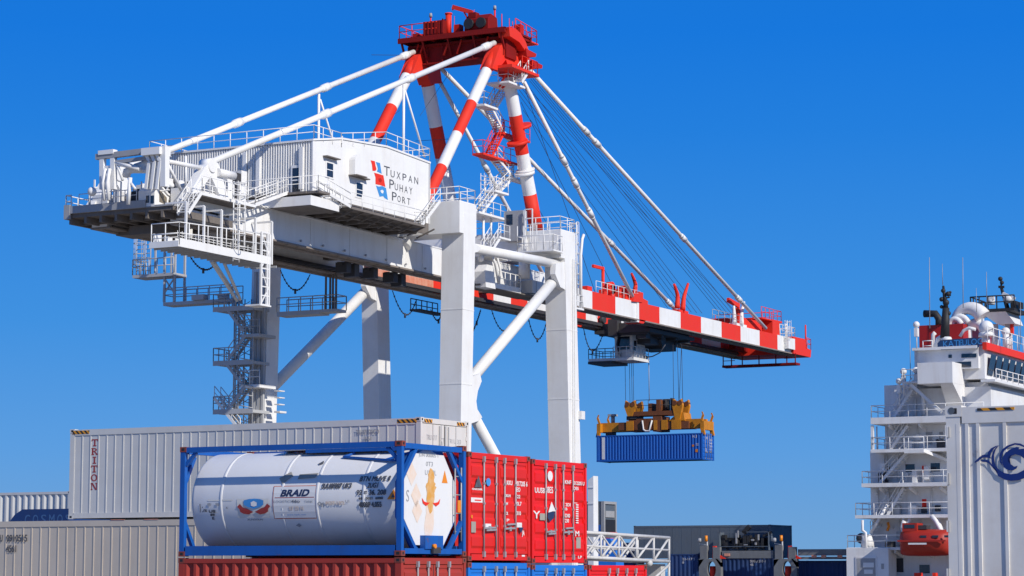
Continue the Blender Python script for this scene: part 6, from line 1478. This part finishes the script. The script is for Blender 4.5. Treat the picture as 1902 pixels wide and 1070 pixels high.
for px0,px1,py0,py1 in ((1853,1860,733,749),(1867,1874,735,752),(1896,1902,743,756)):
    m = MB(); a = at(px0,py1,u=fu); b = at(px1,py0,u=fu); m.box(fu-.015,fu+.02,a.y,b.y,a.z,b.z); part('window', m, GLASS, lbk)
# funnel with stacks
fv = SVY+7
m = MB(); a, b = at(1707,605,v=fv), at(1790,660,v=fv); m.box(a.x,b.x,fv,fv+9,b.z-2,a.z); fn = part('funnel', m, SHIPRED, ship)
def cowl(q, r0, r1, span, rise, mat=WHITE_R, drop=.35):
    m = MB(); pts = []; rs = []
    for k in range(11):
        t_ = k/10; a_ = math.pi*(1.0-t_*.78); pts.append(q+V((span*(1+math.cos(a_))*.6-span*.6, 0, rise*math.sin(a_)-(drop*t_*t_)))); rs.append(r0+(r1-r0)*t_**1.5)
    pts = [pts[0]+V((0,0,-2.0))]+pts; rs = [r0]+rs; m.sweep(pts, rs, 16); part('exhaust_stack', m, mat, fn)
cowl(at(1803,604,v=fv+1.5), .38, .72, 2.4, 1.6); cowl(at(1786,606,v=fv+1.2), .26, .30, 1.3, .95); cowl(at(1776,606,v=fv+1.0), .22, .26, 1.0, .75); cowl(at(1815,614,v=fv+1.8), .32, .5, 1.3, .8)
m = MB(); q = at(1744,603,v=fv); m.path([q, q+V((0,0,.5)), q+V((-.3,0,.95)), q+V((-1.3,0,1.0))], .32, 10); part('exhaust_stack', m, BLACK, fn)
m = MB(); m.rail([(at(1715,1,v=fv).x,fv-2,at(1715,657,v=fv).z),(at(1732,1,v=fv).x,fv-2,at(1715,657,v=fv).z)],.9,1,.04); m.path([at(x,y,v=fv-1.5) for x,y in ((1733,655),(1733,622),(1737,618))],.18,8); m.path([at(x,y,v=fv-1.5) for x,y in ((1783,625),(1790,614),(1800,609),(1812,612))],.14,8); part('vent_pipe', m, SHIPW, ship)
# black signal mast with fittings, name board, domes, radar mast
mv = SVY+3
m = MB(); m.tube(at(1755,628,v=mv), at(1757,572,v=mv), .42, .3, n=10); m.tube(at(1757,572,v=mv), at(1752,531,v=mv), .22, .1, n=8)
for px,py,r in ((1752,540,.2),(1761,546,.22),(1765,543,.12),(1749,556,.2),(1757,562,.28),(1749,570,.16),(1762,582,.2)): m.ball(at(px,py,v=mv),r)
m.bar(at(1747,556,v=mv),at(1764,552,v=mv),.12,.12); m.bar(at(1754,548,v=mv),at(1766,548,v=mv),.1,.1); m.tube(at(1765,550,v=mv),at(1765,541,v=mv),.06)
part('signal_mast', m, BLACK, ship)
m = MB(); m.tube(at(1758,634,v=mv),at(1758,626,v=mv),.55,.4,n=12); m.path([at(x,y,v=mv) for x,y in ((1738,645),(1742,630),(1750,624),(1753,634))],.22,8); part('vent_cowl', m, SHIPW, ship)
m = MB(); nv = SVY+1.2; r = [(1741,638),(1746,632),(1808,627),(1818,629),(1821,636),(1816,646),(1748,650),(1742,647)]
m.ext([at(x,y,v=nv) for x,y in r],(0,.18,0)); nb_ = part('name_board', m, NBLUE, ship)
m = MB(); a = at(1752,645,v=nv); put_text(m, 'KATE', (a.x,nv-.012,a.z), V((1,0,.045)).normalized(), (0,0,1), width=at(1775,1,v=nv).x-a.x, height=.5); a = at(1781,643,v=nv); put_text(m, 'EULOC', (a.x,nv-.012,a.z), V((1,0,.045)).normalized(), (0,0,1), width=at(1810,1,v=nv).x-a.x, height=.5); part('lettering', m, BLUEPR, nb_)
m = MB(); q = at(1832,609,v=SVY+4); m.ball(q,.62,n=20); m.tube(q+V((0,0,-.75)),q+V((0,0,-.4)),.68,.62,n=18); m.tube((q.x,q.y,at(1830,655,v=SVY+4).z),q+V((0,0,-.7)),.36,.3,n=12); m.bar((q.x-.3,q.y,q.z-1.2),(q.x-.3,q.y,q.z+.8),.2,.25); part('satellite_dome', m, SHIPW, ship)
rv = SVY+10
m = MB(); a, b = at(1812,584,v=rv), at(1893,584,v=rv); z_ = at(1850,582,v=rv).z; m.box(a.x,b.x,rv-1.5,rv+3,z_,z_+.25); m.rail([(b.x,rv-1.4,z_+.25),(a.x,rv-1.4,z_+.25),(a.x,rv+2.9,z_+.25)],1.1,.8,.06)
m.tube((at(1860,1,v=rv).x,rv,z_),at(1860,535,v=rv),.22,.13,n=8); m.tube(at(1860,535,v=rv),at(1859,516,v=rv),.08); m.ball(at(1858,518,v=rv),.2); m.bar(at(1855,533,v=rv),at(1865,533,v=rv),.25,.2); m.ball(at(1861,525,v=rv),.18)
m.box(at(1866,1,v=rv).x,at(1876,1,v=rv).x,rv-.5,rv+.6,z_+.25,z_+.95); m.box(at(1881,1,v=rv).x,at(1886,1,v=rv).x,rv-.5,rv+.2,z_+.25,z_+.8); m.tube(at(1822,578,v=rv),at(1822,560,v=rv),.06); m.tube(at(1832,578,v=rv),at(1832,562,v=rv),.06)
part('radar_platform', m, BLACK, ship)
m = MB(); m.bar(at(1863,546,v=rv-.5),at(1884,556,v=rv-.5),.5,.35); m.ball(at(1873,556,v=rv-.5),.45,sz=.8); m.bar(at(1834,556,v=rv-.6),at(1847,554,v=rv-.6),.35,.3); m.tube(at(1842,566,v=rv-.5),at(1842,556,v=rv-.5),.3); part('radar_scanner', m, SHIPW, ship)
m = MB(); m.hexa([V((at(1838,1,v=rv).x,rv-.5,z_-.01-2.0)),V((at(1876,1,v=rv).x,rv-.5,z_-2.0)),V((at(1876,1,v=rv).x,rv+2,z_-2.0)),V((at(1838,1,v=rv).x,rv+2,z_-2.0)),V((a.x+1,rv-1.2,z_-.01)),V((b.x-.8,rv-1.2,z_-.01)),V((b.x-.8,rv+2.6,z_-.01)),V((a.x+1,rv+2.6,z_-.01))]) if False else None
m.hexa([(at(1842,1,v=rv).x,rv-.6,z_-1.0),(at(1874,1,v=rv).x,rv-.6,z_-1.0),(at(1874,1,v=rv).x,rv+2,z_-1.0),(at(1842,1,v=rv).x,rv+2,z_-1.0),(a.x+.8,rv-1.3,z_-.01),(b.x-.8,rv-1.3,z_-.01),(b.x-.8,rv+2.7,z_-.01),(a.x+.8,rv+2.7,z_-.01)])
for px in (1846,1872): q = at(px,650,v=rv); m.tube((q.x,rv+.4,at(1846,660,v=rv).z),(q.x,rv+.4,z_-.9),.32,n=12)
q = at(1868,616,v=rv-.4); m.ball(q,.38,n=16); m.tube(q+V((0,0,-1.6)),q,.28,n=12); part('radar_mast', m, SHIPW, ship)
m = MB(); q = at(1879,612,v=rv); m.box(q.x-.12,q.x+.12,rv,rv+.3,q.z-.4,q.z+.5); part('signal_lamp', m, CRED, ship)
m = MB()
for px,y1,y2,r in ((1727,478,610,.045),(1789,478,572,.04),(1751,490,530,.03),(1833,505,565,.035),(1814,535,580,.03),(1893,605,650,.04),(1691,612,705,.035),(1896,560,640,.03)):
    m.tube(at(px,y2,v=SVY+5),at(px-.8,y1,v=SVY+5),r,r*.6,n=5)
part('whip_antenna', m, GALV, ship)
m = MB()
for px,py in ((1702,603),(1678,690),(1701,688),(1670,708)): q = at(px,py,v=SVY+.5); m.ball(q,.28); m.box(q.x-.15,q.x+.15,q.y-.2,q.y+.2,q.z-1.0,q.z-.3); m.tube(q,q+V((0,0,-2.0)),.05)
part('searchlight', m, WHITE_R, ship)
m = MB(); m.rail([(fu+.3,y0f,ztp+.6),(fu+.3,y1f,ztp+.6)],1.3,1.8,.04); part('deck_railing', m, SHIPW, ship)

# lifeboat hanging in its davits
q0, q1 = at(1671,1005,v=SVY-1.4), at(1768,1005,v=SVY-1.4)
lb_ = thing('lifeboat', 'enclosed red orange lifeboat hanging on the side of the white ship', 'lifeboat', ((q0.x+q1.x)/2, SVY-1.2, at(1715,1033,v=SVY-1.4).z))
LBL = q1.x-q0.x; LBH = at(1715,980,v=SVY-1.4).z-lb_.location.z
def boat(mb, secs, m=0):
    for (x0,r0),(x1,r1) in zip(secs[:-1],secs[1:]):
        for k in range(len(r0)-1): mb.face([(x0,*r0[k]),(x1,*r1[k]),(x1,*r1[k+1]),(x0,*r0[k+1])], m, True)
def sec(f, g, prof): return [(y*f, z*LBH*g + LBH*(1-g)*.35) for y,z in prof]
hullp = [(0,0),(.7,.06),(1.15,.28),(1.3,.5),(1.32,.56)]; topp = [(1.3,.56),(1.2,.75),(.8,.88),(.3,.93),(0,.94)]
both = lambda p: [(-y,z) for y,z in p]
st = [(-.5,.06,.75),(-.46,.55,.88),(-.36,.88,.97),(-.15,1,1),(.15,1,1),(.36,.9,.97),(.46,.58,.9),(.5,.08,.8)]
m = MB(True)
for p in (hullp, both(hullp)): boat(m, [(x*LBL, sec(f,g,p)) for x,f,g in st])
m.box(-LBL*.46,LBL*.46,-1.34,-1.28,LBH*.5,LBH*.56); lpart('boat_hull', m, ORBOAT, lb_)
m = MB(True)
for p in (topp, both(topp)): boat(m, [(x*LBL, sec(f,g,p)) for x,f,g in st])
lpart('canopy', m, ORBOAT, lb_)
m = MB(); m.box(-LBL*.40,-LBL*.12,-.8,.8,LBH*.86,LBH*1.16); lpart('conning_tower', m, ORBOAT, lb_)
m = MB(); m.box(-LBL*.36,-LBL*.16,-.83,-.8,LBH*.98,LBH*1.1); 
for k in range(3): m.box(-LBL*.02+k*1.0,-LBL*.02+k*1.0+.5,-1.29,-1.2,LBH*.64,LBH*.72)
lpart('window', m, GLASS, lb_)
m = MB(); m.box(-LBL*.25,LBL*.1,-1.345,-1.335,LBH*.40,LBH*.46); lpart('reflective_strip', m, WPRINT, lb_)
m = MB(); m.box(-.6,.2,-.5,.5,LBH*.94,LBH*1.08); lpart('hatch', m, DARK, lb_)

# ------------------------------------------------------------------ deck cargo, lashing bridges and yard things in the low background
cv_ = 198.0
a, b = at(1177,1000,v=cv_), at(1431,1000,v=cv_); zt0, = (at(1300,975.5,v=cv_).z,); c2 = at(1478.5,1000,u=b.x)
gbx = box_container('slate_container', 'long slate grey container on the ship deck behind the lashing bridges', 'container', ((a.x+b.x)/2, cv_+min(5.2,(c2.y-cv_))/2, zt0-2.9), 0, b.x-a.x, min(5.2,c2.y-cv_), 2.9, SLATE, side='ribs', pitch=.9, end='panel')
def deckbox(px0, px1, py, v, col, lb, cat='container', nm='blue_container', txt=None, pitch=.42, h=2.6, **k):
    a, b = at(px0,py,v=v), at(px1,py,v=v); t = box_container(nm, lb, cat, ((a.x+b.x)/2, v+1.22, a.z-h), 0, b.x-a.x, 2.44, h, col, pitch=pitch, **k)
    if txt: side_text(t, 2.44, txt, WPRINT, -.012)
    return t
d1 = deckbox(1243,1296,1029,197.5,SHIPBL,'dark blue container on the ship deck beside the white lattice gangway',txt=[('22-117 5',-.1,2.05,1.2,.2),('8',-.1,1.75,.15,.2)])
d2 = deckbox(1342,1437,1034,197.0,SHIPBL,'dark blue container between the two grey lashing bridges',txt=[('SEGU 213 1',.2,2.1,1.4,.2),('4B',.2,1.8,.3,.2)])
d3 = deckbox(1480,1575,1041,197.2,SHIPBL,'very dark blue container beside the white stern house of the ship')
d4 = deckbox(1110,1176,990+18,200,SHIPBL,'dark blue container far behind the white lattice gangway')
m = MB(); a, b = at(1335,988,v=196.5), at(1428,1022,v=196.5)
gs = thing('reefer_machinery', 'black refrigeration machinery rack in front of the slate grey container', 'machinery', ((a.x+b.x)/2, 197.2, b.z))
m.box(a.x,b.x,196.9,197.6,b.z,b.z+.3); m.box(a.x,a.x+.06,196.5,197.6,b.z,a.z); m.box(b.x-.06,b.x,196.5,197.6,b.z,a.z); m.box(a.x,b.x,196.5,196.56,a.z-.06,a.z); m.box(a.x,b.x,196.48,196.54,b.z+.3,b.z+.36); part('rack_frame', m, SLATE, gs)
m = MB(); random.seed(5); m.box(a.x+.1,b.x-.1,197.3,197.6,b.z,a.z-.5)
for k in range(12): x = a.x+.15+k*.34; m.box(x,x+.22+random.random()*.12,196.6+random.random()*.3,197.35,b.z+.05+random.random()*.2,b.z+.5+random.random()*.9)
for k in range(4): m.tube((a.x+.6+k*.95,196.7,b.z+.5+.2*(k%2)),(a.x+.6+k*.95,197.2,b.z+.5+.2*(k%2)),.26,n=12)
q = at(1388,988,v=196.7); m.bar(q+V((-.35,0,-.1)),q+V((.25,0,.5)),.4,.35); m.bar(at(1418,996,v=196.7),at(1434,988,v=196.7),.2,.2); part('cooling_unit', m, BLACK, gs)
m = MB()
for px,py,w_,h_ in ((1368,1000,.12,.9),(1371,992,.1,.6),(1398,1003,.25,.14),(1404,1010,.14,.2),(1409,998,.1,.5),(1385,1012,.3,.08)): q = at(px,py,v=196.5); m.box(q.x-w_/2,q.x+w_/2,196.42,196.55,q.z-h_/2,q.z+h_/2)
part('pipe_fitting', m, GALV, gs)
LASH = paint('dull_grey_lashing_steel', (0.17,0.175,0.18), 0.55, 0.35, (0.08,0.07,0.06), rust=0.3, scale=1.0)
def bridge(px0, px1, lb):
    v = 195.4; a, b = at(px0,1038,v=v), at(px1,1080,v=v); w_ = b.x-a.x
    t = thing('lashing_bridge', lb, 'lashing bridge', ((a.x+b.x)/2, v+.6, 3.4), 0, 'grey lashing bridges on the ship')
    cx = (a.x+b.x)/2+.15; cz = at(1320,1058,v=v).z; n = 16; out = []; inn = []
    m = MB(); zt_ = a.z; zb_ = 3.4
    o = [(cx+.42*math.cos(2*math.pi*k/n), cz+.72*math.sin(2*math.pi*k/n)) for k in range(n)]
    for k in range(n):
        (x0,z0),(x1,z1) = o[k], o[(k+1)%n]
        def border(x,z):
            dx, dz = x-cx, z-cz; s = 1e9
            if dx > 1e-6: s = min(s,(b.x-cx)/dx)
            if dx < -1e-6: s = min(s,(a.x-cx)/dx)
            if dz > 1e-6: s = min(s,(zt_-cz)/dz)
            if dz < -1e-6: s = min(s,(zb_-cz)/dz)
            return cx+dx*s, cz+dz*s
        p0, p1 = border(x0,z0), border(x1,z1)
        m.ext([(x0,v,z0),(x1,v,z1),(p1[0],v,p1[1]),(p0[0],v,p0[1])],(0,.5,0))
    for cxx,czz in ((a.x,zt_),(b.x,zt_)): m.ext([(cxx,v,zt_-.7),(cxx,v,zt_),(cxx+(.5 if cxx==a.x else -.5),v,zt_)],(0,.5,0))
    part('bridge_plate', m, LASH, t)
    m = MB(); m.box(a.x+.1,a.x+.75,v+.05,v+.45,zt_,zt_+1.15); m.box(b.x-.75,b.x-.1,v+.05,v+.45,zt_,zt_+1.0); part('bridge_post', m, LASH, t)
    m = MB(); m.ext([(cx+.05,v+.1,zt_),(cx+1.3,v+.1,zt_),(cx+.6,v+.1,zt_+.4),(cx+.35,v+.1,zt_+1.1),(cx+.1,v+.1,zt_+1.1)],(0,.3,0)); part('red_fitting', m, CRED, t)
    m = MB(); q = cx-.5; m.tube((q,v+.3,zt_+.2),(q,v+.3,zt_+1.5),.07); m.tube((q-.05,v+.2,zt_+1.5),(q-.05,v+.2,zt_+2.0),.13,n=10,m=1); m.ball((q-.7,v+.3,zt_+1.6),.2,2); m.bar((q-.7,v+.3,zt_+1.3),(q,v+.3,zt_+1.2),.06,.06); part('beacon', m, [MIDGREY, ORANGE, GREY], t)
    m = MB(); m.tube((cx-.1,v+.6,zb_),(cx-.1,v+.6,cz+.3),.3,n=10); part('red_drum', m, CRED, t)
bridge(1298,1339,'grey lashing bridge plate with an oval opening, left one beneath an amber beacon')
bridge(1437,1480,'grey lashing bridge plate with an oval opening, right one nearer the white ship house')
m = MB(); v = 195.6
xb = thing('bridge_beam', 'grey cross beam joining the two lashing bridges', 'beam', (at(1390,1,v=v).x, v, at(1390,1034,v=v).z)); vbox(m,1341,1436,1023,1037,v,v+.6); part('beam_box', m, LASH, xb)
m = MB(); vbox(m,1346,1356,1028,1033,v-.08,v-.01,0,v); part('red_lamp', m, FADEDR, xb)
xb = thing('bridge_beam', 'grey cross beam between the right lashing bridge and the white stern house', 'beam', (at(1525,1,v=v).x, v, at(1525,1034,v=v).z)); m = MB(); vbox(m,1482,1571,1020,1032,v,v+.6); vbox(m,1482,1571,1034,1039,v,v+.6); part('beam_box', m, LASH, xb)
m = MB()
for px in (1508,1526,1556): vbox(m,px,px+9,1031,1036,v-.1,v-.01,0,v)
part('red_lamp', m, FADEDR, xb)
# dark reefer end at the left, white column, white lattice gangway
v = 204.0; e_ = at(1122,960,v=v); a = at(1060,960,v=v); zt_, zb_ = at(1122,931,v=v).z, at(1122,1003,v=v).z; ye = at(1145,960,u=e_.x).y
rf = thing('reefer_container', 'dark grey refrigerated container with exposed machinery on its end, behind the white column', 'container', ((a.x+e_.x)/2, (v+ye)/2, zb_))
m = MB(); m.box(e_.x-12,e_.x-.1,v,ye,zb_,zt_); part('container_body', m, SLATE, rf)
m = MB(); m.box(e_.x-.3,e_.x+.02,v-.04,v+.22,zb_,zt_); m.box(e_.x-.1,e_.x+.02,ye-.2,ye+.02,zb_,zt_); m.box(e_.x-.1,e_.x+.02,v+.22,ye-.2,zt_-.25,zt_); m.box(e_.x-.1,e_.x+.02,v+.22,ye-.2,zb_,zb_+.2); part('end_frame', m, GREY, rf)
m = MB(); m.box(e_.x-.095,e_.x-.02,v+.25,ye-.22,zb_+.25,zb_+1.9); part('cooling_unit', m, BLACK, rf)
m = MB(); m.box(e_.x-.09,e_.x-.01,v+.4,ye-.4,zb_+2.1,zb_+2.7); part('fan_panel', m, GREY, rf)
m = MB(); m.box(e_.x-1.3,e_.x-.6,v-.03,v-.003,zb_+.3,zt_-.2); part('side_patch', m, WHITE_R, rf)
m = MB(); m.box(e_.x-.9,e_.x-.35,v-.05,v-.031,zb_+.8,zb_+1.4); part('blue_panel', m, BOXBLUE, rf)
v = 120.0; a, b = at(1092.5,1080,v=v), at(1102,884,v=v)
rs = thing('deck_container', 'dark container on the ship deck below the refrigerated container', 'container', (e_.x-6, 205.5, 3.35)); m = MB(); corr(m, e_.x-12, e_.x, 3.36, zb_-.02, 204.0, -1, .5, .05); m.box(e_.x-12,e_.x,204.06,ye,3.36,zb_-.02); part('container_body', m, SHIPBL, rs)
wc2 = thing('white_column', 'slim white steel column behind the bright red container', 'column', ((a.x+b.x)/2, v+.3, 0))
m = MB(); m.hexa([(a.x,v,0.02),(b.x,v,0.02),(b.x,v+.6,0.02),(a.x,v+.6,0.02),(a.x,v,b.z-.25),(b.x,v,b.z),(b.x,v+.6,b.z),(a.x,v+.6,b.z-.25)]); part('column_shaft', m, WHITE_R, wc2)
m = MB(); q = at(1097,935,v=v); m.box(a.x-.02,b.x+.02,v-.03,v-.002,q.z-.05,q.z+.03); q = at(1097,905,v=v); m.box(a.x-.02,b.x+.02,v-.03,v-.002,q.z-.05,q.z+.02); part('column_seam', m, WHITE_R, wc2)
# gangway truss, in plan running with the boom
t0 = at(1088,989,d=105); t1r = at(1243,999,u=t0.x)
GANGP = paint('weathered_gangway_paint', (0.60,0.59,0.57), 0.5, 0.4, (0.3,0.24,0.18), rust=0.4, scale=1.5)
gw = thing('lattice_gangway', 'white lattice gangway frame behind the lone red container', 'gangway', (t0.x, (t0.y+t1r.y)/2, 3))
def gp(px, py, du=0.0): q = at(px, py, u=t0.x); return V((t0.x-du, q.y, q.z))
for du in (0.0, 1.6):
    m = MB()
    def tb(a, b, r=.062): m.tube(gp(*a,du=0)-V((du,0,0)), gp(*b,du=0)-V((du,0,0)), r, n=8)
    tb((1088,989),(1243,999),.075); tb((1088,1035),(1243,1043),.075); tb((1088,1014),(1243,1022),.05)
    part('truss_chord', m, GANGP, gw)
    m = MB(); vs = [(1116,991,1036.5),(1149,993,1038),(1182,995,1040),(1214,997,1041.5),(1242.5,999,1043)]
    for x,y0,y1 in vs: tb((x,y0),(x,y1))
    tb((1242.5,1043),(1242.5,1100)); tb((1214,1075),(1242,1050))
    for (x0,y0,y1),(x1,y2,y3) in zip([(1086,989,1035)]+vs[:-1], vs): tb((x0,y1),(x1,y2),.055); tb((x0,y0),(x1,y3),.04) if x0 in (1116,1149) else None
    part('truss_bracing', m, GANGP, gw)
m = MB()
for x,y0,y1 in vs:
    for y in (y0,y1): q = gp(x,y); m.tube(q, q-V((1.6,0,0)), .06)
q = gp(1200,1052); m.ball(gp(1206,1046),.16)
part('truss_tie', m, GANGP, gw)
m = MB(); q = gp(1088,1035); m.box(t0.x-1.55,t0.x-.05,q.y-3,gp(1243,1043).y,q.z-.12,q.z-.04); part('walk_deck', m, GALV, gw)
m = MB(); q = gp(1090,1030); 
for dy in (.5,): m.box(t0.x-1.4,t0.x-.2,q.y-3.0,q.y-2.4,0.02,q.z-.12); m.box(t0.x-1.4,t0.x-.2,gp(1243,1043).y-.5,gp(1243,1043).y,0.02,gp(1243,1043).z-.12)
part('truss_leg', m, GANGP, gw)
q = at(1117,1000,v=140); 
bl_ = thing('blue_drum_rack', 'bright blue equipment cover seen through the white lattice gangway', 'equipment cover', (q.x, 140.6, 0)); m = MB(); a, b = at(1100,1034,v=140), at(1146,1000,v=140)
m.ext([(a.x,140,0.02),(b.x,140,.02),(b.x-.1,140,b.z-.6),(b.x-.5,140,b.z),(a.x+.5,140,b.z),(a.x+.1,140,b.z-.6)],(0,1.2,0)); part('cover_shell', m, SKYBL, bl_)
m = MB(); m.box(a.x+.5,b.x-.5,140.1,141.1,b.z,b.z+.4); part('red_cap', m, CRED, bl_)
